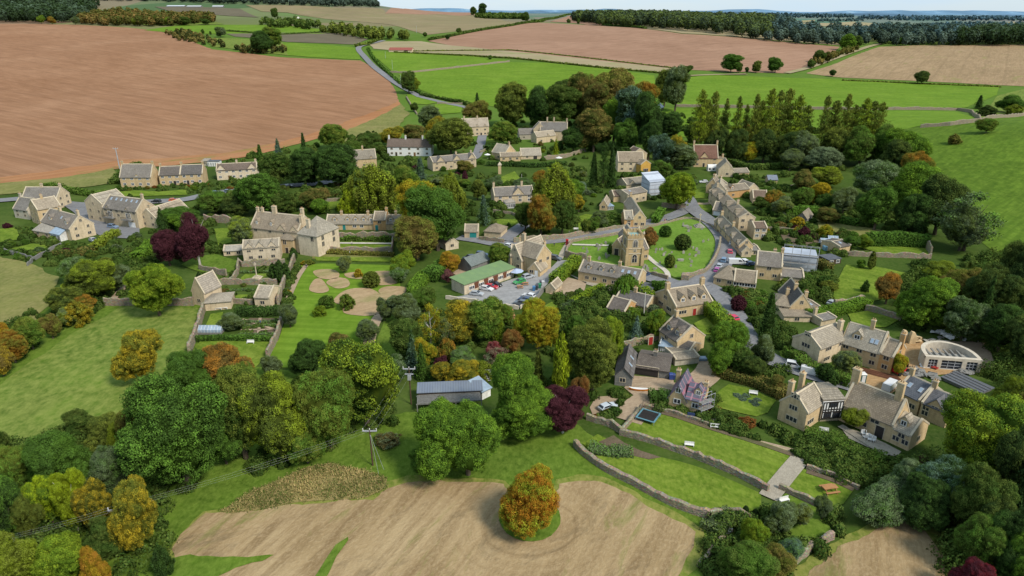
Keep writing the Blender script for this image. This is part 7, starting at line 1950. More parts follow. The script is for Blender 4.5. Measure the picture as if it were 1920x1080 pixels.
 far([(1130,48),(1180,51),(1210,54)],3,5,'do','dg','hedge at the top of the pink field near the hilltop wood')
 far([(690,92),(700,110),(722,133),(750,158),(790,178)],2.4,3.0,'dg','mg','hedge along the right side of the lane')
 far([(790,180),(830,188),(868,194),(890,203)],2.6,3.5,'dg','do','hedge between lane and green field')
 far([(1580,152),(1640,154),(1720,158),(1875,164)],1.4,2.4,'do','ol','thin hedge under the tan field')
 far([(740,99),(860,105),(960,110),(1110,126),(1240,138)],1.6,2.4,'do','ol','scrubby hedge line between green fields and pale strip')
 far([(770,97),(960,95),(1130,113),(1275,130)],1.2,2.0,'do','ol','thin weedy line under the pink ploughed field')
 far([(410,58),(520,66),(640,60)],2.0,4,'dg','do','hedge between the far green and grey fields')
 far([(1650,82),(1760,84),(1800,84)],3,5,'do','dg','hedge at the top of the tan field')
 far([(260,310),(235,325),(215,345)],2.2,5,'dg','do','hedge left of the three houses')
 far([(90,350),(130,360),(170,366),(205,366)],1.8,5,'mg','do','roadside hedge behind the left edge houses')
def build_cars():
 W_,S_,B_,BL,RD,GN,GY,OR = (.62,.62,.62),(.36,.38,.40),(.012,.013,.016),(.03,.055,.11),(.42,.015,.03),(.03,.26,.06),(.10,.115,.13),(.52,.10,.02)
 C = car
 C((885,553),(903,555),S_,'silver car at the lower left of the car park','hatch')
 C((904,543),(921,546),W_,'white car next to the red one beside the green hall','hatch')
 C((914,540),(929,542),RD,'red car parked by the green hall','hatch')
 C((922,535),(937,538),B_,'black car right of the red one by the green hall','hatch')
 C((982,529),(965,534),GN,'bright green car in the middle of the car park','hatch')
 C((981,525),(999,520),S_,'silver estate car beside the inn extension','suv')
 C((1001,560),(983,556),W_,'white car topmost of three at the right of the car park','hatch')
 C((994,567),(975,563),BL,'dark blue car in the middle of three at the right of the car park','hatch')
 C((987,574),(966,571),GY,'grey green car lowest of three at the car park wall','suv')
 C((1035,486),(1049,489),GY,'dark grey car behind the inn by the grass','suv')
 C((949,463),(963,466),W_,'white car on the road behind the inn','hatch')
 C((899,480),(909,481),BL,'dark blue car alone at the top of the gravel yard','suv')
 C((886,486),(872,488),B_,'black car topmost of three in the gravel yard','suv')
 C((884,492),(870,494),BL,'blue black car in the middle of three in the gravel yard','suv')
 C((879,498),(867,500),B_,'black car lowest of three in the gravel yard','suv')
 C((1373,452),(1372,444),(.16,.27,.36),'pale blue car topmost of the row by the terrace','hatch')
 C((1371,462),(1372,454),W_,'silver white car second in the row by the terrace','hatch')
 C((1369,479),(1367,470),(.42,.04,.07),'pink red car by the lower terrace','hatch')
 C((1354,497),(1360,486),(.12,.2,.3),'blue grey car fourth in the row by the church green','suv')
 C((1346,506),(1352,497),S_,'silver car fifth in the row by the church green','hatch')
 C((1342,513),(1346,505),(.33,.05,.22),'magenta car at the lower end of the row by the church green','hatch')
 C((1368,495),(1392,496),W_,'white van parked beside the tall square house','van',name='white_van',cat='van')
 C((1397,496),(1390,492),W_,'white car behind the white van','suv')
 C((1403,498),(1414,497),BL,'dark blue car between van and tall square house','hatch')
 C((203,427),(222,429),(.16,.23,.33),'metallic blue car on the drive under the balcony','suv')
 C((304,381),(283,380),B_,'black car on the lane above the balcony house','suv')
 C((317,378),(336,377),OR,'orange car on the lane above the balcony house','hatch')
 C((397,364),(413,363),BL,'dark car left of two on the lane under the semis','hatch')
 C((420,362),(440,362),(.10,.14,.18),'grey blue car right of two on the lane under the semis','suv')
 C((535,353),(548,351),B_,'black car on the lane under the dark trees','suv')
 C((1478,688),(1500,692),W_,'white estate car at the foot of the L shaped house','suv')
 C((1505,699),(1540,707),W_,'white van on the lane between the two big stone houses','van',name='white_van',cat='van')
 C((1552,715),(1573,720),B_,'black car ahead of the white van on the lane','suv')
 C((1700,637),(1713,635),(.03,.07,.06),'dark green pickup car behind the big L shaped house','suv')
 C((1660,735),(1676,722),W_,'white van at the edge of the building yard','van',name='white_van',cat='van')
 C((1642,745),(1658,750),W_,'white car roof behind the manor range','hatch')
 C((1132,770),(1146,765),(.5,.55,.6),'pale blue car on the little gravel drive','hatch')
 C((1376,601),(1369,597),(.55,.01,.06),'bright red car behind the thick hedge','hatch')
 C((1207,519),(1213,517),BL,'blue car at the end of the cottage row','hatch')
 C((1556,573),(1563,568),S_,'silver car behind the stone house with hipped left roof','hatch')
 C((1322,343),(1316,343),W_,'white car in the upper lane','hatch')
 C((172,452),(180,455),S_,'silver car at the foot of the drive hedge','hatch')
def gravestones():
 rng = random.Random(4)
 ms = []
 for w,h,t,top in ((.75,1.15,.16,'r'),(.6,.85,.15,'f'),(.7,1.0,.14,'p')):
  b = MB(); n = 6
  pr = [(-w / 2,-.2),(w / 2,-.2),(w / 2,h * .7)]
  if top == 'r': pr += [(w / 2 * math.cos(i * math.pi / n),h * .7 + h * .3 * math.sin(i * math.pi / n)) for i in range(1,n)]
  elif top == 'p': pr += [(0,h)]
  else: pr += [(w * .35,h),(-w * .35,h)]
  pr += [(-w / 2,h * .7)]
  m = len(pr)
  b.poly([(x,-t / 2,z) for x,z in pr] + [(x,t / 2,z) for x,z in pr],[tuple(range(m)),tuple(range(2 * m - 1,m - 1,-1))] + [(i,(i + 1) % m,m + (i + 1) % m,m + i) for i in range(m)],MATS['gravestone'])
  ms.append(b.mesh('gravestone'))
 tb = MB().box(-.95,.95,-.45,.45,-.1,.62,MATS['gravestone']).box(-1.05,1.05,-.52,.52,.62,.74,MATS['gravestone']).mesh('table_tomb')
 groups = (('weathered gravestone standing in the grass right of the church tower','gravestones right of the church',26,[(1225,470),(1290,465),(1330,450),(1325,480),(1290,510),(1245,505),(1220,480)]),
    ('grey gravestone leaning in the grass left of the church porch','gravestones left of the church',18,[(1068,468),(1140,455),(1140,475),(1150,492),(1075,482)]),
    ('small headstone on the grass in front of the church tower','gravestones in front of the church',8,[(1205,500),(1235,505),(1240,515),(1205,510)]),
    ('old gravestone on the upper church green near the cross','gravestones on the upper green',8,[(1270,420),(1320,425),(1335,440),(1290,438)]))
 k = 0
 for lb,gp,n,pl in groups:
  poly = [G(*p).to_2d().to_tuple() for p in pl]
  xs,ys = [p[0] for p in poly],[p[1] for p in poly]
  c = 0
  while c < n:
   x,y = rng.uniform(min(xs),max(xs)),rng.uniform(min(ys),max(ys))
   if not inside(poly,x,y) or any(inside(f,x,y) for f in FOOT[-80:]) or any((x - t[0]) ** 2 + (y - t[1]) ** 2 < (t[2] * .42) ** 2 for t in TREES):
    if rng.random() < .002: break
    continue
   o = mesh_obj('gravestone',ms[k % 3]); k += 1; c += 1
   o.location = (x,y,terrain(x,y) + .1); o.rotation_euler = (rng.uniform(-.12,.12),rng.uniform(-.08,.08),rng.uniform(-.35,.35)); s = rng.uniform(.85,1.35); o.scale = (s,s,s)
   tag(o,lb,'gravestone',gp)
 for px,py,lb in ((1285,426,'flat table tomb on the upper church green'),(1276,490,'table tomb among the stones by the small green tree')):
  p = G(px,py); o = mesh_obj('table_tomb',tb); o.location = (p.x,p.y,p.z + .1); tag(o,lb,'tomb')
def lathe(b,prof,mat,n=10,c=(0,0)):
 rings = [[(c[0] + r * math.cos(2 * math.pi * i / n),c[1] + r * math.sin(2 * math.pi * i / n),z) for i in range(n)] for r,z in prof]
 b.hull_ring(rings,mat)
 return b
def build_small():
 M = MATS; st = M['stonetrim']
 gravestones()
 # war memorial cross on steps
 p = G(1311,426); r = thing('stone_cross',(p.x,p.y,p.z + .1),'tall stone cross on a stepped base on the church green','monument')
 b = MB()
 for k in range(3): b.box(-1.9 + .5 * k,1.9 - .5 * k,-1.9 + .5 * k,1.9 - .5 * k,-.2 if k == 0 else .4 * k,.4 * (k + 1),M['gravestone'])
 b.obj('base',r); b = MB(); b.tube((0,0,1.2),(0,0,4.6),.22,.15,st,8); b.box(-.16,.16,-.14,.14,4.6,5.6,st); b.box(-.55,.55,-.12,.12,4.9,5.2,st); b.obj('shaft',r)
 # sundial column on the court lawn, and obelisk in the upper gardens
 p = G(482,523); r = thing('sundial_column',(p.x,p.y,p.z + .1),'tall stone column on a stepped base on the manor court lawn','monument')
 b = MB()
 for k in range(3): b.box(-1.5 + .45 * k,1.5 - .45 * k,-1.5 + .45 * k,1.5 - .45 * k,-.2 if k == 0 else .35 * k,.35 * (k + 1),st)
 b.obj('base',r); b = MB(); b.tube((0,0,1.05),(0,0,4.6),.2,.15,st,8); b.box(-.3,.3,-.3,.3,4.6,5.2,st); lathe(b,[(.1,5.2),(.2,5.4),(.02,5.6)],st); b.obj('shaft',r)
 p = G(937,326); b = MB(); b.box(-.8,.8,-.8,.8,-.2,4.6,M['wall']); b.box(-1,1,-1,1,4.6,5.0,st); b.poly([(-1,-1,5),(1,-1,5),(1,1,5),(-1,1,5),(0,0,6.6)],[(0,1,4),(1,2,4),(2,3,4),(3,0,4)],st)
 o = b.obj('stone_pillar',color=WALLC['honey']); o.location = p; tag(o,'square stone pillar with pointed cap in the upper gardens','pillar')
 # telephone box
 p = G(1063,461); r = thing('telephone_box',(p.x,p.y,p.z + .1),'red telephone box on the verge by the churchyard wall','phone box')
 red = (.42,.012,.012); b = MB(); b.box(-.45,.45,-.45,.45,0,.5,M['paint'])
 for x in (-1,1):
  for y in (-1,1): b.box(x * .4 - .05,x * .4 + .05,y * .4 - .05,y * .4 + .05,.5,2.1,M['paint'])
 b.box(-.47,.47,-.47,.47,2.1,2.4,M['paint']); lathe(b,[(.5,2.4),(.3,2.52),(.02,2.56)],M['paint'],12)
 b.obj('frame',r,None,red)
 b = MB().box(-.385,.385,-.385,.385,.5,2.1,M['glass']); b.obj('glazing',r)
 b = MB()
 for z in (.7,.95,1.2,1.45,1.7,1.95): b.box(-.41,.41,-.41,.41,z,z + .05,M['paint'])
 b.obj('glazing_bars',r,None,red)
 # picnic tables
 def picnic():
  b = MB(); w = M['benchwood']; b.box(-.9,.9,-.38,.38,.70,.76,w)
  bench = MB().box(-.9,.9,-.14,.14,.42,.47,w).mesh('seat')
  legs = MB()
  for x in (-.65,.65):
   for s in (-1,1): legs.tube((x,s * .75,0),(x,s * .15,.7),.05,.05,w,4)
   legs.box(x - .04,x + .04,-.8,.8,.36,.42,w)
  return b.mesh('tabletop'),bench,legs.mesh('legs')
 tp,bn,lg = picnic()
 for px,py,lb,sc in ((953,589,'upper picnic table on the grass below the car park',1.6),(956,599,'lower picnic table on the grass below the car park',1.6),(1554,923,'picnic table on the small right hand lawn',1.5),(975,541,'picnic table on the inn terrace',1.1),(985,535,'picnic table nearest the inn corner',1.1)):
  p = G(px,py); r = thing('picnic_table',(p.x,p.y,p.z + .12),lb,'picnic table'); r.scale = (sc,) * 3; r.rotation_euler = (0,0,.2)
  mesh_obj('tabletop',tp,r); mesh_obj('legs',lg,r)
  for s in (-1,1): mesh_obj('seat',bn,r,Matrix.Translation((0,s * .72,0)))
 # parasols
 def parasol(px,py,col,lb,R_=1.7):
  p = G(px,py); r = thing('parasol',(p.x,p.y,p.z + .1),lb,'parasol')
  b = MB(); n = 8
  pts = [(R_ * math.cos(2 * math.pi * i / n),R_ * math.sin(2 * math.pi * i / n),2.15) for i in range(n)] + [(0,0,2.9)]
  b.poly(pts + [(x,y,z - .05) for x,y,z in pts],[(i,(i + 1) % n,n) for i in range(n)] + [((i + 1) % n + n + 1,i + n + 1,2 * n + 1) for i in range(n)] + [(i,i + n + 1,(i + 1) % n + n + 1,(i + 1) % n) for i in range(n)],M['paint'])
  b.obj('canopy',r,None,col); MB().tube((0,0,0),(0,0,2.9),.04,.04,M['oldwood'],6).obj('pole',r); MB().box(-.3,.3,-.3,.3,0,.1,M['gravestone']).obj('base',r)
 parasol(968,520,(.36,.42,.55),'blue grey parasol on the inn terrace',2.4)
 parasol(914,297,(.75,.74,.7),'white parasol on the terrace by the tall gabled cottage',1.9)
 parasol(1048,303,(.7,.66,.62),'pale parasol beside the maroon creeper',2.0)
 parasol(1300,633,(.5,.45,.35),'closed tan parasol on the lawn edge by the conservatory house',.5)
 # garden benches
 bm_ = MB(); w = M['white']; bm_.box(-.85,.85,-.25,.25,.40,.45,w)
 bback = MB().box(-.85,.85,.2,.25,.45,.9,w).mesh('backrest'); bseat = bm_.mesh('seat'); bleg = MB().box(-.04,.04,-.24,.24,0,.40,w).mesh('leg')
 for px,py,lb,rz in ((470,645,'white bench on the lawn below the kitchen garden',0),(642,476,'white bench left of three below the manor lawn',0),(671,476,'white bench in the middle below the manor lawn',0),(728,477,'grey white bench at the right end below the manor lawn',0),(696,539,'curved white bench on the orchard path',.2),(772,536,'white bench tilted at the end of the orchard',1.0),
       (1292,838,'pale bench in the middle of the upper lawn',-.2),(1340,804,'low stone bench by the border of the upper lawn',-.2),(1470,942,'white bench below the paved cross path',.3),(1080,432,'white bench on the lawn above the road',0),(410,581,'white garden sofa left of two by the low barn',0),(421,580,'white garden sofa right of two by the low barn',0),(1412,741,'blue grey bench behind the round bed lawn',-.3),(1544,811,'grey bench on the manor terrace',-.3)):
  p = G(px,py); r = thing('garden_bench',(p.x,p.y,p.z + .14),lb,'bench'); r.rotation_euler = (0,0,rz); r.scale = (1.1,) * 3
  mesh_obj('seat',bseat,r); mesh_obj('backrest',bback,r)
  for x in (-.75,.75): mesh_obj('leg',bleg,r,Matrix.Translation((x,0,0)))
 # white chairs round a table on the manor terrace
 ch = MB().box(-.3,.3,-.3,.3,.38,.46,w); ch.box(-.3,.3,.24,.3,.46,.95,w)
 for x in (-.25,.25):
  for y in (-.25,.25): ch.box(x - .03,x + .03,y - .03,y + .03,0,.38,w)
 chm = ch.mesh('garden_chair')
 for i,(px,py) in enumerate(((1618,817),(1626,819),(1632,823),(1622,824),(1630,828),(1636,829))):
  p = G(px,py); o = mesh_obj('garden_chair',chm); o.location = (p.x,p.y,p.z + .1); o.rotation_euler = (0,0,i * 1.05); o.scale = (1.3,) * 3
  tag(o,'white garden chair on the manor terrace paving','chair','white chairs on the manor terrace')
 # trampoline
 p = G(1215,786); r = thing('trampoline',(p.x,p.y,p.z + .1),'large square black trampoline with a net at the corner of the upper lawn','trampoline'); r.rotation_euler = (0,0,-.55)
 s = 2.1; b = MB(); t = .16
 for x0,x1,y0,y1 in ((-s,s,-s,-s + .34),(-s,s,s - .34,s),(-s,-s + .34,-s + .34,s - .34),(s - .34,s,-s + .34,s - .34)): b.box(x0,x1,y0,y1,.78,.9,M['paint'])
 b.obj('padding',r,None,(.10,.22,.26)); MB().box(-s + .34,s - .34,-s + .34,s - .34,.80,.84,M['timber']).obj('mat',r)
 for x in (-1,1):
  for y in (-1,1): MB().tube((x * (s - .1),y * (s - .1),0),(x * (s - .1),y * (s - .1),.8),.05,.05,M['steel'],6).obj('leg',r)
 b = MB()
 for x,y in ((-s,s),(s,s),(0,s),(-s,0),(s,0)): b.tube((x,y,.8),(x,y,2.7),.035,.035,M['timber'],5)
 for k in range(12):
  z = .95 + k * .15; b.box(-s,s,s - .006,s + .006,z,z + .025,M['timber']); b.box(-s - .006,-s + .006,0,s,z,z + .025,M['timber'])
 b.obj('net',r)
 # goal frame by the trampoline lawn: dark blue folded table
 p = G(1295,786); r = thing('folded_table',(p.x,p.y,p.z + .1),'dark blue upturned play table at the top of the upper lawn','play table'); r.rotation_euler = (0,0,-.3)
 MB().box(-.75,.75,-.05,.05,.35,1.5,M['paint']).obj('tabletop',r,None,(.03,.05,.13))
 for x in (-.65,.65): MB().tube((x,-.4,0),(x,.05,.9),.04,.04,M['steel'],5).obj('leg',r)
 # kayak on the gravel yard
 p = G(1198,733); r = thing('orange_kayak',(p.x,p.y,p.z + .15),'orange kayak with white deck lying on the gravel yard','kayak'); r.rotation_euler = (0,0,-.15)
 rings = []
 for k in range(9):
  t = k / 8 * 2 - 1; wd = .52 * math.sqrt(max(.02,1 - t * t)); zz = .18 * t * t
  rings.append([(t * 2.3,-wd,.38 + zz),(t * 2.3,-wd * .7,.08 + zz),(t * 2.3,wd * .7,.08 + zz),(t * 2.3,wd,.38 + zz)])
 MB().hull_ring(rings,M['paint']).obj('hull',r,None,(.62,.20,.01))
 MB().hull_ring([[(q[i][0],q[i][1] * .85,q[i][2] + .13) for i in (0,3)] + [(q[0][0],0,q[0][2] + .24)] for q in rings],M['white']).obj('deck',r)
 # small orange skip / oil tanks / bins
 def bin_at(px,py,col,lb,nm='wheelie_bin',s=1.0,cat='bin'):
  p = G(px,py); r = thing(nm,(p.x,p.y,p.z + .08),lb,cat); r.scale = (s,) * 3
  MB().hull_ring([[(-.24,-.28,.1),(.24,-.28,.1),(.24,.28,.1),(-.24,.28,.1)],[(-.3,-.36,.98),(.3,-.36,.98),(.3,.36,.98),(-.3,.36,.98)]],M['paint']).obj('body',r,None,col)
  MB().hull_ring([[(-.32,-.38,.985),(.32,-.38,.985),(.32,.38,.985),(-.32,.38,.985)],[(-.28,-.3,1.09),(.28,-.3,1.09),(.28,.3,1.09),(-.28,.3,1.09)]],M['paint']).obj('lid',r,None,col)
  for x in (-.22,.22): MB().tube((x - .03,.3,.1),(x + .03,.3,.1),.1,.1,M['tyre'],8).obj('wheel',r)
 bin_at(1257,712,(.03,.06,.22),'blue bin left of two at the end of the grey barn',s=1.5); bin_at(1262,712,(.03,.05,.16),'dark bin right of two at the end of the grey barn',s=1.4)
 for i,(px,py,c,lb) in enumerate(((1001,546,(.05,.16,.32),'blue bin in the car park bin store'),(1006,544,(.04,.05,.06),'black bin in the car park bin store'),(1012,541,(.03,.2,.1),'green bin in the car park bin store'),(1018,536,(.5,.5,.5),'white bin in the car park bin store'),(1014,535,(.1,.1,.12),'grey bin at the back of the car park bin store'))): bin_at(px,py,c,lb,s=1.5)
 # portable toilet, tank, telehandler and other things of the building site
 p = G(1615,717); r = thing('portable_toilet',(p.x,p.y,p.z + .1),'dark green portable toilet with white roof in the building yard','toilet')
 MB().box(-.65,.65,-.65,.65,0,2.2,M['paint']).obj('cabin',r,None,(.02,.10,.085)); MB().hull_ring([[(-.72,-.72,2.2),(.72,-.72,2.2),(.72,.72,2.2),(-.72,.72,2.2)],[(-.5,-.5,2.5),(.5,-.5,2.5),(.5,.5,2.5),(-.5,.5,2.5)]],M['white']).obj('roof',r); MB().box(-.4,.4,-.69,-.66,.1,2.0,M['white']).obj('door',r)
 p = G(1612,732); r = thing('site_trailer',(p.x,p.y,p.z + .1),'small red and white trailer in the building yard','trailer')
 MB().box(-.9,.9,-.6,.6,.5,1.5,M['white']).obj('body',r); MB().box(-.92,.92,-.62,.62,.3,.5,M['paint']).obj('chassis',r,None,(.45,.02,.03))
 for s in (-1,1): MB().tube((0,s * .63,.3),(0,s * .8,.3),.3,.3,M['tyre'],10).obj('wheel',r)
 telehandler(G(1686,700))
 oval_building()
 site_clutter()
 # marquee
 p = G(1336,320); r = thing('marquee_tent',(p.x,p.y,p.z + .1),'white marquee tent in front of the red brown roof house','tent')
 pr = [(-2.6,0),(-2.6,2.0),(-1.6,3.0),(0,3.4),(1.6,3.0),(2.6,2.0),(2.6,0)]
 MB().hull_ring([[(y,x * .6,z) for x,z in pr] for y in (-3,3)],M['white']).obj('canopy',r)
 for x in (-2,0,2): MB().box(x - .5,x + .5,-1.60,-1.57,.7,1.6,M['glass']).obj('window',r)
 # slatted canopy before the blue roofed shed
 a,b_ = G(783,772),G(903,764); r = thing('slatted_canopy',a,'open slatted timber canopy in front of the blue roofed shed','canopy')
 d = b_ - a; L = d.length; ang = math.atan2(d.y,d.x); r.rotation_euler = (0,0,ang)
 m = MB()
 for i in range(60): m.box(L * i / 60,L * i / 60 + .16,-.3,3.4,1.9 + .1,2.12,M['oldwood'])
 m.obj('slats',r); MB().box(-.2,L + .2,-.25,-.05,1.8,2.0,M['oldwood']).obj('beam',r); MB().box(-.2,L + .2,3.1,3.3,1.8,2.0,M['oldwood']).obj('beam',r)
 for i in range(6): MB().box(L * i / 5 - .1,L * i / 5 + .1,-.22,-.06,-.3,1.8,M['oldwood']).obj('post',r)
 # satellite frame beside the shed
 p = G(912,722); r = thing('metal_mesh_panel',p,'white wire panel leaning above the blue roofed shed','panel')
 m = MB()
 for k in range(6): m.tube((-.9 + k * .36,0,1.2),(-.5 + k * .36,.7,3.6),.04,.04,M['white'],4); m.tube((-.9 + k * .08,k * .14,1.2 + k * .48),(.9 + k * .08,k * .14,1.2 + k * .48),.04,.04,M['white'],4)
 m.obj('panel',r); MB().tube((0,.5,-.2),(0,.4,2.6),.06,.06,M['steel'],5).obj('post',r)
 # greenhouse of the walled garden
 p = G(372,628); r = thing('greenhouse',(p.x,p.y,p.z + .1),'low glass greenhouse against the walled garden path','greenhouse')
 L = (G(418,622) - p).length
 MB().box(0,L,0,2.6,0,.6,M['oldwood']).obj('base',r)
 m = MB(); m.poly([(x,y,z) for x in (.02,L - .02) for y,z in ((.02,.6),(.02,1.3),(1.3,2.2),(2.58,1.3),(2.58,.6))],[(0,1,2,3,4),(9,8,7,6,5),(0,5,6,1),(1,6,7,2),(2,7,8,3),(3,8,9,4)],M['skyglass']); m.obj('glazing',r)
 m = MB()
 for i in range(8): x = L * i / 7; m.tube((x,0,.6),(x,0,1.3),.04,.04,M['white'],4); m.tube((x,0,1.3),(x,1.3,2.22),.04,.04,M['white'],4)
 m.obj('glazing_bars',r)
 # greenhouse by the vegetable garden + blue pool cover
 for px,py,L,W_,c,lb in ((1538,462,5.5,3.2,(.42,.5,.55),'pale greenhouse by the vegetable garden'),(1552,457,3.5,3,(.42,.48,.5),'second greenhouse behind the pale one')):
  p = G(px,py); r = thing('greenhouse',(p.x,p.y,p.z + .1),lb,'greenhouse'); r.rotation_euler = (0,0,-.2)
  m = MB(); m.poly([(x,y,z) for x in (0,L) for y,z in ((0,0),(0,1.7),(W_ / 2,2.7),(W_,1.7),(W_,0))],[(0,1,2,3,4),(9,8,7,6,5),(0,5,6,1),(1,6,7,2),(2,7,8,3),(3,8,9,4)],M['skyglass']); m.obj('glazing',r)
  m = MB()
  for i in range(5): x = L * i / 4; m.tube((x,-.03,0),(x,-.03,1.7),.05,.05,M['white'],4); m.tube((x,-.03,1.72),(x,W_ / 2,2.73),.05,.05,M['white'],4)
  m.obj('glazing_bars',r)
 for px,py,s,col,lb,nm in ((1555,468,2.4,(.28,.50,.60),'pale blue covered tank by the small outbuilding','water_tank'),(1314,676,1.3,(.22,.30,.38),'blue grey covered crate at the end of the mossy shed','storage_box'),(212,464,.9,(.12,.42,.62),'light blue paddling pool in the lower left gardens','paddling_pool')):
  p = G(px,py); r = thing(nm,(p.x,p.y,p.z + .08),lb,nm.replace('_',' '))
  MB().hull_ring([[(-s,-s * .6,0),(s,-s * .6,0),(s,s * .6,0),(-s,s * .6,0)],[(-s,-s * .6,s * .55),(s,-s * .6,s * .55),(s,s * .6,s * .55),(-s,s * .6,s * .55)]],M['paint']).obj('body',r,None,mul(col,.7))
  MB().hull_ring([[(-s * 1.03,-s * .63,s * .56),(s * 1.03,-s * .63,s * .56),(s * 1.03,s * .63,s * .56),(-s * 1.03,s * .63,s * .56)],[(-s * .9,-s * .45,s * .68),(s * .9,-s * .45,s * .68),(s * .9,s * .45,s * .68),(-s * .9,s * .45,s * .68)]],M['paint']).obj('cover',r,None,col)
 # round planted beds on the lawn by the striped roof cottage
 for px,py,w_,lb in ((1382,743,17,'upper left lavender bed on the small square lawn'),(1398,744,15,'upper right lavender bed on the small square lawn'),(1392,750,16,'left lower lavender bed on the small square lawn'),(1412,755,16,'right lavender bed on the small square lawn'),(1420,751,14,'far right lavender bed on the small square lawn'),(1416,760,14,'lowest lavender bed on the small square lawn')):
  S(px,py - 5,py,w_,'bl','gr',lb,name='flower_bed')
 S(1346,960,985,17,'dk','dg','small clipped dark tree by the garden steps',kind='cypress',name='topiary')
 for px,py,lb in ((1397,964,'left clipped yew of the pair at the garden steps'),(1415,970,'right clipped yew of the pair at the garden steps')): S(px,py - 17,py,12,'dk','dk',lb,kind='ball',name='topiary')
 # stack of brush in the meadow
 o = shrub_at(G(727,833),2.2,4.6,'dk','br','round brown brushwood pile in the bottom meadow'); o.name = 'brush_pile'; set_tints(o,'br','gr'); o['category'] = 'brush pile'
 # scaffold poles for the two sheeted houses and the striped cottage
 for (P0,P1,W_,h,lb) in (((1217,372),(1246,369),10,6,'scaffold frame under the sheeted house by the lime green tree'),((1464,506),(1529,513),13.5,9,'scaffold frame round the sheeted house with flat roof'),((1309,781),(1332,772),6,5,'scaffold with boards at the right end of the striped cottage')):
  a,b_ = G(*P0),G(*P1); d = b_ - a; L = d.length
  r = thing('scaffolding',a,lb,'scaffolding'); r.rotation_euler = (0,0,math.atan2(d.y,d.x))
  m = MB(); nn = max(2,int(L / 2.4))
  for i in range(nn + 1):
   for y in (-.7,.3): m.tube((L * i / nn,y,-.3),(L * i / nn,y,h),.05,.05,M['steel'],5)
   m.tube((L * i / nn,-.7,h * .5),(L * i / nn,.3,h * .5),.05,.05,M['steel'],5)
  for z in (h * .33,h * .66,h):
   for y in (-.7,.3): m.tube((0,y,z),(L,y,z),.05,.05,M['steel'],5)
  m.obj('poles',r)
  for z in (h * .33,h * .66): MB().box(0,L,-.65,.2,z + .05,z + .12,M['oldwood']).obj('board',r)
 # red garden door
 a = G(1218,645); r = thing('garden_door',a,'red door set in the garden wall left of the conservatory','door'); r.rotation_euler = (0,0,.35)
 MB().box(-.6,.6,-.45,-.33,0,2.1,M['paint']).obj('leaf',r,None,DOORC['red']); MB().box(-.75,-.6,-.47,-.3,0,2.2,st).box(.6,.75,-.47,-.3,0,2.2,st).box(-.75,.75,-.472,-.3,2.2,2.4,st).obj('frame',r)
 # timber framing on the manor bay
 timber_front()
 power_lines()
 people()
def timber_front():
 root = next(o for o in COL.objects if o.get('label','').startswith('great stone manor'))
 a,b = G(1535,791),G(1574,788); ex = (b - a); ex.z = 0; L = ex.length; ex /= L; y = Vector((-ex.y,ex.x,0))
 M = Matrix(((ex.x,y.x,0,a.x - root.location.x),(ex.y,y.y,0,a.y - root.location.y),(0,0,1,a.z - root.location.z),(0,0,0,1)))
 e = height_at(a,752)
 w = MB().box(.1,L - .1,-.34,-.02,.9,e - .1,MATS['white']); w.obj('plaster_panel',root,M)
 t = MB(); tm = MATS['timber']
 for i in range(8): x = .1 + (L - .35) * i / 7; t.box(x,x + .22,-.40,-.35,.9,e - .1,tm)
 for z in (.9,2.4,e * .5 + .4,e - .35): t.box(.1,L - .1,-.41,-.345,z,z + .25,tm)
 t.obj('timber_frame',root,M)
 for u,z in ((.3,1.25),(.72,1.25),(.5,e * .55 + .9)): mesh_obj('window',window_mesh(1.6,1.1,3,'timber'),root,M @ Matrix.Translation((u * L,-.40,z)))
def telehandler(p):
 M = MATS; r = thing('telehandler',(p.x,p.y,p.z + .12),'red telescopic handler parked in the building yard','machine'); r.rotation_euler = (0,0,.5)
 red = (.45,.012,.02)
 MB().hull_ring([[(-2.2,-.9,.7),(2.0,-.9,.7),(2.0,.9,.7),(-2.2,.9,.7)],[(-2.1,-.8,1.6),(1.4,-.8,1.3),(1.4,.8,1.3),(-2.1,.8,1.6)]],M['paint']).obj('chassis',r,None,red)
 MB().hull_ring([[(-.6,-.95,1.3),(.8,-.95,1.3),(.8,-.1,1.3),(-.6,-.1,1.3)],[(-.5,-.9,2.5),(.5,-.9,2.5),(.5,-.15,2.5),(-.5,-.15,2.5)]],M['glass']).obj('cab',r)
 m = MB(); m.tube((-2.0,.45,2.0),(3.2,.45,1.5),.22,.18,M['paint'],8); m.obj('boom',r,None,red)
 m = MB()
 for y in (.1,.8): m.box(3.2,4.4,y - .08,y + .08,.6,.7,M['timber'])
 m.box(3.1,3.22,0,.95,.6,1.5,M['timber']); m.obj('forks',r)
 for x in (-1.5,1.5):
  for y in (-1,1): MB().tube((x,y * .85,.62),(x,y * 1.2,.62),.62,.62,M['tyre'],12).obj('wheel',r)
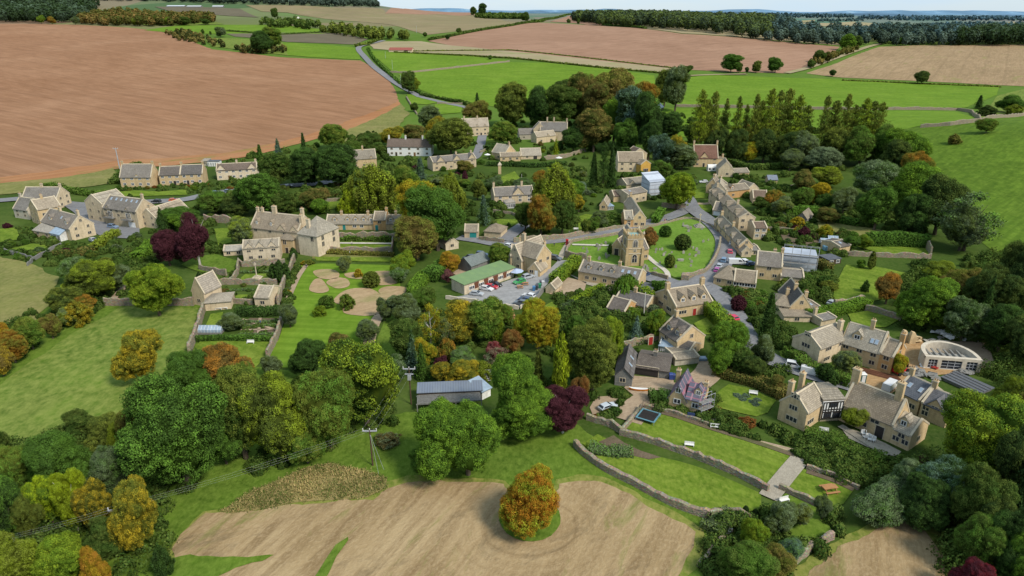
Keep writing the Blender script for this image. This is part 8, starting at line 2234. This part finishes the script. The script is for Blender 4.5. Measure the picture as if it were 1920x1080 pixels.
def oval_building():
 M = MATS; a,b = G(1729,689),G(1835,697); d = b - a; d.z = 0; L = d.length
 r = thing('unfinished_building',a,'roofless pale stone building with curved back wall and dark panelled front','building site'); r.rotation_euler = (0,0,math.atan2(d.y,d.x))
 wm = M['palewall']; D = 8.0
 m = MB()
 piers = ((0,.07),(.23,.3),(.66,.74),(.93,1.0))
 for u0,u1 in piers: m.box(L * u0,L * u1,-.5,.5,-.8,3.3,wm)
 m.box(0,L,-.49,.49,2.6,3.298,wm); m.box(0,L,-.48,.48,-.8,.25,wm)
 m.obj('front_wall',r)
 for u0,u1 in ((.07,.23),(.3,.66),(.74,.93)):
  pm = MB().box(L * u0,L * u1,-.2,0,.25,2.6,M['glass'])
  n = max(3,int((u1 - u0) * L / 1.3))
  for i in range(n + 1): x = L * u0 + (u1 - u0) * L * i / n; pm.box(x - .06,x + .06,-.3,-.2,.25,2.6,M['steel'])
  for z in (.25,1.0,1.8,2.5): pm.box(L * u0,L * u1,-.29,-.205,z,z + .1,M['steel'])
  pm.obj('window',r)
 n = 28; ring = []
 for i in range(n + 1):
  t = math.pi * i / n; c,s = math.cos(t),math.sin(t)
  ox,oy = L / 2 + L / 2 * c,.5 + D * s ** .8
  ix,iy = L / 2 + (L / 2 - .9) * c,.5 + (D - .9) * s ** .8
  h = 3.4 + .2 * s
  ring.append([(ox,oy,-.8),(ox,oy,h),(ix,iy,h),(ix,iy,-.8)])
 MB().hull_ring(ring,wm).obj('curved_wall',r)
 MB().box(1.2,L - 1.2,1.2,4.4,.25,2.2,M['gravestone']).obj('inner_slab',r)
 m = MB()
 for i in range(6): m.box(2 + i * (L - 4) / 6,2.4 + i * (L - 4) / 6,1.0,6.0,2.4,2.6,M['oldwood'])
 m.obj('timbers',r)
def site_clutter():
 M = MATS; rng = random.Random(8)
 def pile(px,py,n,s,mat,lb,nm,cat,spread=1.6,color=None):
  p = G(px,py); m = MB()
  for i in range(n):
   x,y = rng.gauss(0,spread),rng.gauss(0,spread * .7); w,d,h = rng.uniform(.4,1) * s,rng.uniform(.3,.8) * s,rng.uniform(.2,.6) * s
   z = max(0,.5 * s * (1 - (x * x + y * y) / (spread * spread * 4)))
   q = [Matrix.Rotation(rng.uniform(0,3),3,'Z') @ Vector(v) for v in ((-w,-d,0),(w,-d,0),(w * .9,d,0),(-w,d * .9,0),(-w * .8,-d * .8,h),(w * .7,-d,h * .9),(w,d * .7,h),(-w * .7,d,h * .8))]
   m.poly([(x + v.x,y + v.y,z + v.z) for v in q],[(3,2,1,0),(4,5,6,7),(0,1,5,4),(1,2,6,5),(2,3,7,6),(3,0,4,7)],mat)
  o = m.obj(nm,color=color); o.location = p; return tag(o,lb,cat)
 pile(1775,632,22,1.4,M['white'],'heap of white building bags behind the oval building','building_bags','bags',2.2)
 pile(1752,642,10,1.0,M['gravestone'],'heap of grey stone blocks left of the white bags','stone_heap','rubble',2)
 pile(1722,705,26,1.0,M['oldwood'],'heap of old boards and rubble in the building yard','rubble_heap','rubble',2.6)
 pile(1738,686,6,.9,M['white'],'stack of white blocks beside the oval building','block_stack','blocks',.9)
 pile(1753,692,6,.9,M['paint'],'small heap of red and dark machinery by the oval building','machinery_heap','machinery',.8,(.35,.04,.03))
 pile(1808,700,14,1.0,M['oldwood'],'timber offcuts at the right of the oval building','timber_heap','timber',1.0)
 pile(1715,640,7,1.3,M['wall'],'broken wall stones at the end of the L shaped house','stone_heap','rubble',1.0,WALLC['honey'])
 p = G(1635,700); m = MB()
 for i in range(9): m.box(-7 + .1 * i,7 - .2 * i,i * .28 - 1.2,i * .28 - 1.0,0,.18 + .03 * (i % 3),M['brownwood'])
 o = m.obj('timber_stack',color=(1,1,1)); o.location = (p.x,p.y,p.z + .12); o.rotation_euler = (0,0,-.62); tag(o,'long brown timbers stacked along the L shaped house','timber')
 a,b = G(1762,712),G(1835,745);
 r = thing('tarpaulin_roof',a,'flat grey tarpaulin covered roof at the right of the slate cottage','tarpaulin'); d = b - a; r.rotation_euler = (0,0,math.atan2(d.y,d.x)); L = d.length
 MB().box(0,L,0,6,.7,.85,M['paint']).obj('cover',r,None,(.10,.105,.115)); MB().box(.4,L - .4,.4,5.6,-.5,.7,M['oldwood']).obj('base',r)
 m = MB()
 for i in range(4): m.tube((0,1.2 + 1.3 * i,.95),(L,.6 + 1.3 * i,.95),.1,.1,M['oldwood'],5)
 m.obj('battens',r)
 for px,py,lb in ((1693,633,'left rough stone gate pillar beyond the L shaped house'),(1708,636,'right rough stone gate pillar beyond the L shaped house')):
  p = G(px,py + 8); m = MB(); m.hull_ring([[(-.8,-.6,-.3),(.8,-.6,-.3),(.8,.6,-.3),(-.8,.6,-.3)],[(-.7,-.5,2.2),(.8,-.5,2.0),(.7,.5,2.1),(-.8,.6,2.3)],[(-.5,-.4,3.4),(.4,-.4,3.1),(.4,.4,3.2),(-.5,.4,3.5)]],M['wall']); o = m.obj('gate_pillar',color=WALLC['honey']); o.location = p; tag(o,lb,'pillar')
def power_lines():
 M = MATS
 def pole(px,base,top,lb,arms=True,r0=.17,mat='brownpole',stay=None):
  p = G(px,base); h = height_at(p,top)
  r = thing('utility_pole',(p.x,p.y,p.z),lb,'utility pole')
  MB().tube((0,0,-.5),(0,0,h),r0,r0 * .7,M[mat],8).obj('pole',r)
  if arms:
   MB().box(-1.35,1.35,-.09,.09,h - .35,h - .12,M['steel']).obj('crossarm',r)
   for x in (-1.25,0,1.25): MB().tube((x,0,h - .12),(x,0,h + .3),.07,.09,M['white'],6).obj('insulator',r)
  return p,h,r
 p1,h1,r1 = pole(699,873,806,'wooden power pole with pale crossarm in the bottom meadow')
 m = MB()
 for e in ((1.6,-2.6,0),(2.4,-1.4,0)): m.tube((0,0,h1 - .8),e,.025,.025,M['steel'],4)
 m.obj('stay_wire',r1)
 p2,h2,r2 = pole(771,758,690,'dark power pole with transformer between orchard and blue roofed shed')
 MB().box(-.35,.35,-.45,.1,h2 - 2.8,h2 - 1.7,M['steel']).obj('transformer',r2); MB().box(-.9,.9,-.3,-.1,h2 - 1.5,h2 - 1.3,M['steel']).obj('crossarm',r2)
 p3,h3,r3 = pole(238,1030,955,'grey power pole rising out of the lower left wood',mat='steel')
 p4,h4,r4 = pole(31,1075,1012,'power pole in the trees of the bottom left corner',mat='steel')
 seq = [(p2,h2),(p1,h1),(p3,h3),(p4,h4)]
 # one wire per crossarm position, running over all the poles
 for k,lb in ((-1.25,'upper of three thin power wires over the meadow'),(0,'middle of three thin power wires over the meadow'),(1.25,'lower of three thin power wires over the meadow')):
  m = MB()
  o0 = p1
  for (a,ha),(b,hb) in zip(seq,seq[1:]):
   A = Vector((a.x + k,a.y,a.z + ha + .28)); B = Vector((b.x + k,b.y,b.z + hb + .28)); prev = A; sag = (B - A).length * .018
   for i in range(1,13):
    t = i / 12; q = A.lerp(B,t); q.z -= sag * 4 * t * (1 - t)
    m.tube(prev - o0,q - o0,.006,.006,M['wire'],4); prev = q
  o = m.obj('power_wire',fix=False); o.location = o0; tag(o,lb,'wire')
 pole(225,318,278,'grey lattice like power pole at the edge of the ploughed field',True,.3,'steel')
 pole(1207,592,548,'tall pale mast between brown roofed house and blue spruce',False,.14,'palepole')
 pole(736,131,112,'thin pole in the green field beside the lane',False,.16,'steel'); pole(752,163,140,'thin pole by the lane near the paddocks',False,.16,'steel')
 pole(1020,534,512,'lamp pole at the bin store of the car park',False,.1,'steel'); pole(723,110,96,'thin pole above the green field near the rusty barn',False,.16,'steel')
 pole(978,352,326,'thin mast behind the conservatory house',False,.1,'palepole'); pole(1485,418,404,'wooden post pole among the eastern gardens',False,.12,'brownpole')
 pole(781,62,48,'thin pole by the far plantation',False,.22,'steel')
def people():
 cl = [((.04,.05,.09),(.03,.03,.04),(.05,.03,.02)),((.5,.5,.5),(.05,.06,.10),(.08,.05,.03)),((.35,.05,.05),(.04,.04,.05),(.03,.02,.02)),((.06,.12,.2),(.12,.10,.08),(.2,.13,.06))]
 ms = [person_mesh(*c,arm=.2 + .2 * i) for i,c in enumerate(cl)]
 for px,py,k,a,lb in ((660,461,1,.5,'person in a pale top walking on the manor lawn path'),(656,479,1,2,'person in a pale top below the grey terrace wall'),(609,457,0,1,'person in dark clothes at the manor terrace corner'),(613,455,3,3,'person in a blue top at the manor terrace corner'),
        (575,504,0,.3,'person in dark clothes at the top of the orchard path'),(489,610,3,1.5,'person in blue working in the kitchen garden'),(1039,463,0,.2,'person in dark clothes standing on the grass by the inn'),(1067,441,0,1.2,'person in dark clothes by the roadside wall'),
        (1246,418,2,.4,'person in a red top on the road above the church, left of two'),(1249,417,0,.6,'person in dark clothes on the road above the church, right of two'),(598,472,2,2.5,'person in a red top beside the manor wing')):
  person(px,py,ms[k],a,lb)
def scatter_shrubs():
 """garden shrubs as individuals near the houses; the rest is undergrowth"""
 rng = random.Random(21)
 zones = (  # label place,polygon,count,palettes,height range
  ('in the gardens of the left edge houses',[(0,425),(60,430),(140,455),(170,470),(100,500),(0,480)],34,('mg','dg','gr','br','pu','lg'),(1.0,2.6)),
  ('in the gardens below the drive',[(165,452),(262,446),(290,470),(250,520),(170,490)],26,('mg','dg','gr','ol'),(1.2,2.8)),
  ('in the front gardens of the three houses',[(222,352),(480,342),(480,360),(400,362),(222,372)],34,('mg','dg','ru','ol','ye','lg'),(1.0,2.4)),
  ('in the manor garden beds',[(375,500),(450,500),(560,500),(530,570),(400,570),(378,540)],30,('dg','br','mg','gr','do'),(.8,2.0)),
  ('along the manor border path',[(552,500),(590,492),(560,540),(540,575),(530,570)],16,('mg','ol','gr','ye'),(.8,2.0)),
  ('on the bank above the manor',[(430,365),(640,350),(640,395),(500,400)],26,('do','dg','br','mg'),(1.5,3.5)),
  ('in the upper village gardens',[(720,300),(900,325),(1000,320),(1100,305),(1100,400),(1010,400),(880,390),(860,345),(720,340)],60,('dg','mg','gr','ol','pu','lg','do'),(1.2,3.4)),
  ('round the tall plain house and hall house',[(830,250),(1080,250),(1110,300),(900,310)],34,('dg','mg','do','yg','br'),(1.2,3.2)),
  ('in the gardens round the golden gable house',[(1100,330),(1300,325),(1310,360),(1260,375),(1100,400)],34,('dg','gr','mg','ol','lg'),(1.2,3.0)),
  ('in the gardens right of the terrace',[(1420,400),(1540,400),(1620,440),(1560,500),(1480,470),(1425,450)],60,('dg','mg','pu','ol','ye','br','gr'),(1.0,3.0)),
  ('in the gardens above the terrace',[(1360,330),(1500,325),(1560,395),(1430,400)],40,('dg','mg','do','gr','ol'),(1.4,3.4)),
  ('round the cottage row before the church',[(1040,540),(1200,545),(1230,590),(1130,600),(1030,580)],40,('mg','dg','lg','do','gr'),(1.0,2.8)),
  ('round the low house opposite the churchyard',[(1335,545),(1430,550),(1450,580),(1380,600),(1345,580)],24,('mg','dg','ru','ol'),(1.2,3.0)),
  ('behind the stone house with hipped left roof',[(1450,540),(1560,510),(1570,570),(1500,560)],24,('dg','mg','ol','og'),(1.6,3.6)),
  ('on the bank above the road',[(1080,415),(1170,400),(1180,425),(1100,440)],18,('dg','mg','gr','do'),(1.2,3.0)),
  ('round the striped roof cottage',[(1160,735),(1250,760),(1330,715),(1345,780),(1440,800),(1340,810),(1180,780),(1100,790)],30,('dg','mg','do','ru','lg'),(.9,2.2)),
  ('in the great manor garden',[(1440,800),(1500,822),(1580,830),(1690,870),(1680,920),(1600,910),(1500,860)],44,('mg','ru','do','og','br','gr','lg'),(.9,2.4)),
  ('on the bottom garden slope',[(1340,985),(1430,960),(1600,970),(1550,1030),(1460,1090),(1310,1090)],44,('dg','mg','do','gr','ol'),(1.2,3.0)),
  ('in the border above the upper lawn',[(1335,798),(1410,822),(1500,848),(1500,858),(1400,834),(1330,808)],46,('mg','ru','do','gr','pk'),(.7,1.6)),
  ('in the wide border below the manor terrace',[(1505,840),(1570,868),(1640,895),(1660,915),(1600,908),(1510,870)],60,('mg','og','do','br','lg'),(.7,1.9)),
  ('in the kitchen garden beds',[(450,605),(526,602),(516,636),(452,636)],22,('gr','mg','br','pk'),(.5,1.1)),
  ('at the edge of the building site',[(1690,610),(1860,620),(1900,700),(1860,720),(1840,650)],22,('do','ol','dg'),(1.2,3.0)))
 count = 0; rest = []
 protos = PROTO['shrub']
 keep = [(n,p,min(q[0] for q in p),max(q[0] for q in p),min(q[1] for q in p),max(q[1] for q in p)) for n,p in REGIONS if n in ('lawn','road','drive','lane','car_park','gravel_yard','path','mown_patch','building_site_yard','hay_field','terrace_paving','orchard_grass','churchyard','paving')]
 def blocked(x,y,r):
  for n,p,x0,x1,y0,y1 in keep:
   if x0 <= x <= x1 and y0 <= y <= y1 and inside(p,x,y): return True
  for f in FOOT:
   cx = sum(q[0] for q in f) / 4; cy = sum(q[1] for q in f) / 4
   if (x - cx) ** 2 + (y - cy) ** 2 < 900 and inside([(cx + (q[0] - cx) * 1.18,cy + (q[1] - cy) * 1.18) for q in f],x,y): return True
  return False
 for place,pix,n,pals,hr in zones:
  poly = [G(*p).to_2d().to_tuple() for p in pix]
  xs,ys = [q[0] for q in poly],[q[1] for q in poly]
  n = int(n * 2.3); k = tries = 0
  while k < n and tries < n * 25:
   tries += 1
   x,y = rng.uniform(min(xs),max(xs)),rng.uniform(min(ys),max(ys))
   if not inside(poly,x,y) or blocked(x,y,1): continue
   h = rng.uniform(*hr); w = h * rng.uniform(1.0,1.9)
   a = rng.choice(pals); b = rng.choice(pals[:3]) if rng.random() < .5 else a
   if count < 290 and rng.random() < .24:
    word = {'dg': 'dark green','dk': 'dark green','mg': 'green','lg': 'light green','gr': 'grey green','ol': 'olive','do': 'dull olive','br': 'brown','ru': 'rust red','og': 'orange','pu': 'purple','ye': 'yellow','yg': 'yellow green','pk': 'pinkish'}[a]
    shrub_at(Vector((x,y,terrain(x,y))),h,w,a,b if a in ('dg','mg','lg','gr','do','ol','yg') else a,'%s rounded shrub %s' % (word,place),'%s shrubs %s' % (word,place))
    count += 1
   else: rest.append((x,y,h,w))
   k += 1
 # low undergrowth in the wooded and garden ground: uncountable
 for pix,n,hr in (([(740,565),(830,585),(1000,600),(1170,610),(1160,700),(1110,760),(940,720),(760,715)],200,(.8,2.6)),([(1225,205),(1660,235),(1730,310),(1600,340),(1400,300),(1240,305)],170,(2,5)),([(930,190),(1220,200),(1240,300),(1080,290),(960,250)],90,(2,4.5)),
      ([(1560,380),(1740,420),(1720,455),(1600,440)],60,(1.2,3)),([(1700,500),(1860,480),(1960,560),(1960,720),(1880,760),(1800,640),(1690,590)],170,(1.5,5)),([(1640,905),(1760,860),(1960,780),(1990,1120),(1780,1120),(1770,990)],190,(1.5,5)),
      ([(-60,850),(150,800),(260,800),(310,950),(310,1050),(220,1100),(-80,1110)],170,(1.2,4)),([(250,760),(480,720),(720,700),(740,800),(560,870),(420,910),(280,930)],120,(1.0,3)),([(0,620),(80,570),(240,480),(290,510),(220,565),(100,630),(0,700)],110,(1,3)),
      ([(430,300),(720,245),(820,300),(720,350),(640,400),(480,400),(420,370)],170,(1.5,4)),([(1340,600),(1470,600),(1500,650),(1450,740),(1340,690)],110,(1,3)),([(640,330),(870,340),(880,430),(760,400),(640,400)],120,(1.2,3.4)),([(860,380),(1100,395),(1080,440),(960,440),(870,425)],70,(1,3)),
      ([(1030,580),(1240,560),(1240,640),(1160,700),(1040,640)],110,(1,2.8)),([(280,400),(460,380),(460,430),(400,480),(280,500)],90,(1,3))):
  poly = [G(*p).to_2d().to_tuple() for p in pix]; xs,ys = [q[0] for q in poly],[q[1] for q in poly]
  k = tries = 0
  while k < n and tries < n * 30:
   tries += 1
   x,y = rng.uniform(min(xs),max(xs)),rng.uniform(min(ys),max(ys))
   if not inside(poly,x,y) or blocked(x,y,1): continue
   h = rng.uniform(*hr); rest.append((x,y,h,h * rng.uniform(1,2))); k += 1
 nr = np.random.default_rng(5); Vl,Al = [],[]
 o0 = np.array([0.0,250.0,0.0])
 for x,y,h,w in rest:
  lf = max(.22,y * .0015); nl = int(min(420,3.2 * w * (w + 1.5 * h) / (lf * lf)))
  D = nr.normal(size=(nl,3)); D /= np.linalg.norm(D,axis=1,keepdims=True); D[:,2] = np.abs(D[:,2]) - .1
  lump = np.array([1 + .3 * mnoise.noise(Vector((d[0] * 2 + x,d[1] * 2 + y,d[2] * 2))) for d in D])[:,None]
  C = np.array([x,y,terrain(x,y)]) + D * lump * np.array([w / 2,w / 2,h]) * nr.uniform(.7,1.05,nl)[:,None] - o0
  Vl.append(leaf_faces(C,D + nr.normal(size=(nl,3)) * .4,np.full(nl,lf),nr))
  Al.append(np.stack([nr.uniform(0,1,nl),np.full(nl,nr.uniform()),np.clip(.3 + .7 * D[:,2],0,1),np.ones(nl)],1))
 # tufts of tall dead grass
 tg = next(p for n,p in REGIONS if n == 'tall_grass'); tv,ta = [],[]; xs,ys = [q[0] for q in tg],[q[1] for q in tg]
 for _ in range(2200):
  x,y = rng.uniform(min(xs),max(xs)),rng.uniform(min(ys),max(ys))
  if not inside(tg,x,y): continue
  g = mnoise.noise(Vector((x * .12,y * .12,3))); h = .55 + .5 * g + rng.uniform(0,.3); k = 7
  C = np.array([x,y,terrain(x,y) + h * .4]) + nr.normal(size=(k,3)) * np.array([.35,.35,.12]) - o0
  tv.append(leaf_faces(C,nr.normal(size=(k,3)) + np.array([0,-.6,.2]),np.full(k,.28),nr,.3,np.tile([[0,0,1.0]],(k,1))))
  ta.append(np.stack([nr.uniform(0,1,k),np.full(k,min(1,max(0,.5 + g))),np.full(k,.9),np.ones(k)],1))
 o = mesh_obj('tall_grass_tufts',assemble('tall_grass_tufts',tv,ta)); o.location = o0
 o['tint_a'] = [.085,.13,.025]; o['tint_b'] = [.30,.23,.10]; tag(o,'tall dry seeding grass patch in the bottom meadow','grass',None,'stuff')
 o = mesh_obj('undergrowth',assemble('undergrowth',Vl,Al)); o.location = o0
 set_tints(o,'dg','do'); tag(o,'low mixed undergrowth and garden planting between the trees','undergrowth',None,'stuff')
 print('shrubs',count,'undergrowth clumps',len(rest))
# ------------------------------------------------------------------ build everything
def main():
 build_materials()
 M = MATS
 M['chimneypot'] = plain_mat('clay_pot',(0.36,0.23,0.13),.9,.1,var=.3)
 M['gravestone'] = plain_mat('weathered_grey_stone',(0.30,0.28,0.24),.95,.1,var=.35,scale=.9)
 M['leadroof'] = plain_mat('lead_roof',(0.22,0.34,0.31),.6,.3,var=.2)
 M['palewall'] = plain_mat('pale_rendered_stone',(0.50,0.44,0.35),.95,.1,var=.2)
 M['benchwood'] = plain_mat('orange_brown_wood',(0.34,0.17,0.07),.8,.2,var=.25)
 M['brownpole'] = plain_mat('creosoted_pole',(0.085,0.052,0.036),.9,.1,var=.3)
 M['palepole'] = plain_mat('pale_pole',(0.55,0.52,0.46),.7,.2)
 M['wire'] = plain_mat('aluminium_wire',(0.42,0.42,0.42),.5,.4)
 terrain_material(); build_terrain(); build_far_hills(); build_fields()
 build_protos()
 build_houses(); house_extras(); build_walls_hedges(); build_cars(); build_trees(); build_woods(); build_small(); scatter_shrubs()
 # light: hazy autumn sun from the right behind the camera, soft
 w = bpy.data.worlds.new('World'); SC.world = w; w.use_nodes = True; nt = w.node_tree; nt.nodes.clear()
 el,az = R(46),R(132)         # azimuth clockwise from the view direction (+Y)
 sky = nt.nodes.new('ShaderNodeTexSky'); sky.sky_type = 'NISHITA'; sky.sun_disc = False
 sky.sun_elevation = el; sky.sun_rotation = az; sky.air_density = 1.0; sky.dust_density = 0.4; sky.ozone_density = 1.2; sky.altitude = 200
 bg = nt.nodes.new('ShaderNodeBackground'); bg.inputs[1].default_value = SKY
 # thin cloud streaks over the sky
 tc = nt.nodes.new('ShaderNodeTexCoord'); mp = nt.nodes.new('ShaderNodeMapping'); mp.inputs['Scale'].default_value = (2,2,14)
 nz = nt.nodes.new('ShaderNodeTexNoise'); nz.inputs['Scale'].default_value = 2.0; nz.inputs['Detail'].default_value = 6
 rp = nt.nodes.new('ShaderNodeMapRange'); rp.inputs[1].default_value = .42; rp.inputs[2].default_value = .72; rp.inputs[3].default_value = .72; rp.inputs[4].default_value = .96
 mx = nt.nodes.new('ShaderNodeMix'); mx.data_type = 'RGBA'; mx.inputs[7].default_value = (4.0,5.2,6.3,1)
 o = nt.nodes.new('ShaderNodeOutputWorld')
 L = nt.links.new
 L(tc.outputs['Generated'],mp.inputs[0]); L(mp.outputs[0],nz.inputs['Vector']); L(nz.outputs['Fac'],rp.inputs[0]); L(rp.outputs[0],mx.inputs[0]); L(sky.outputs[0],mx.inputs[6]); L(mx.outputs[2],bg.inputs[0]); L(bg.outputs[0],o.inputs[0])
 sd = bpy.data.lights.new('sun','SUN'); sd.energy = SUN; sd.angle = R(14); sd.color = (1.0,.93,.82)
 so = bpy.data.objects.new('sun',sd); COL.objects.link(so)
 dirv = Vector((math.sin(az) * math.cos(el),math.cos(az) * math.cos(el),math.sin(el)))
 so.rotation_euler = dirv.to_track_quat('Z','Y').to_euler(); so.location = dirv * 200
 cd = bpy.data.cameras.new('camera'); cd.sensor_width = 36; cd.lens = 36 * FPX / 1920; cd.clip_end = 40000; cd.clip_start = 1
 co = bpy.data.objects.new('camera',cd); COL.objects.link(co); co.location = (0,0,CAM_H); co.rotation_euler = (math.pi / 2 - PITCH,0,0); SC.camera = co
 SC.view_settings.view_transform = 'Standard'; SC.view_settings.look = 'None'; SC.view_settings.exposure = 0; SC.view_settings.gamma = 1
 SC.render.engine = 'CYCLES'; SC.cycles.max_bounces = 5; SC.cycles.diffuse_bounces = 2; SC.cycles.glossy_bounces = 2; SC.cycles.transmission_bounces = 2
 SC.cycles.use_denoising = True
 # the objects read-out wants no stray parents' display; everything is linked in one collection
SKY,SUN = 0.15,4.3
main()
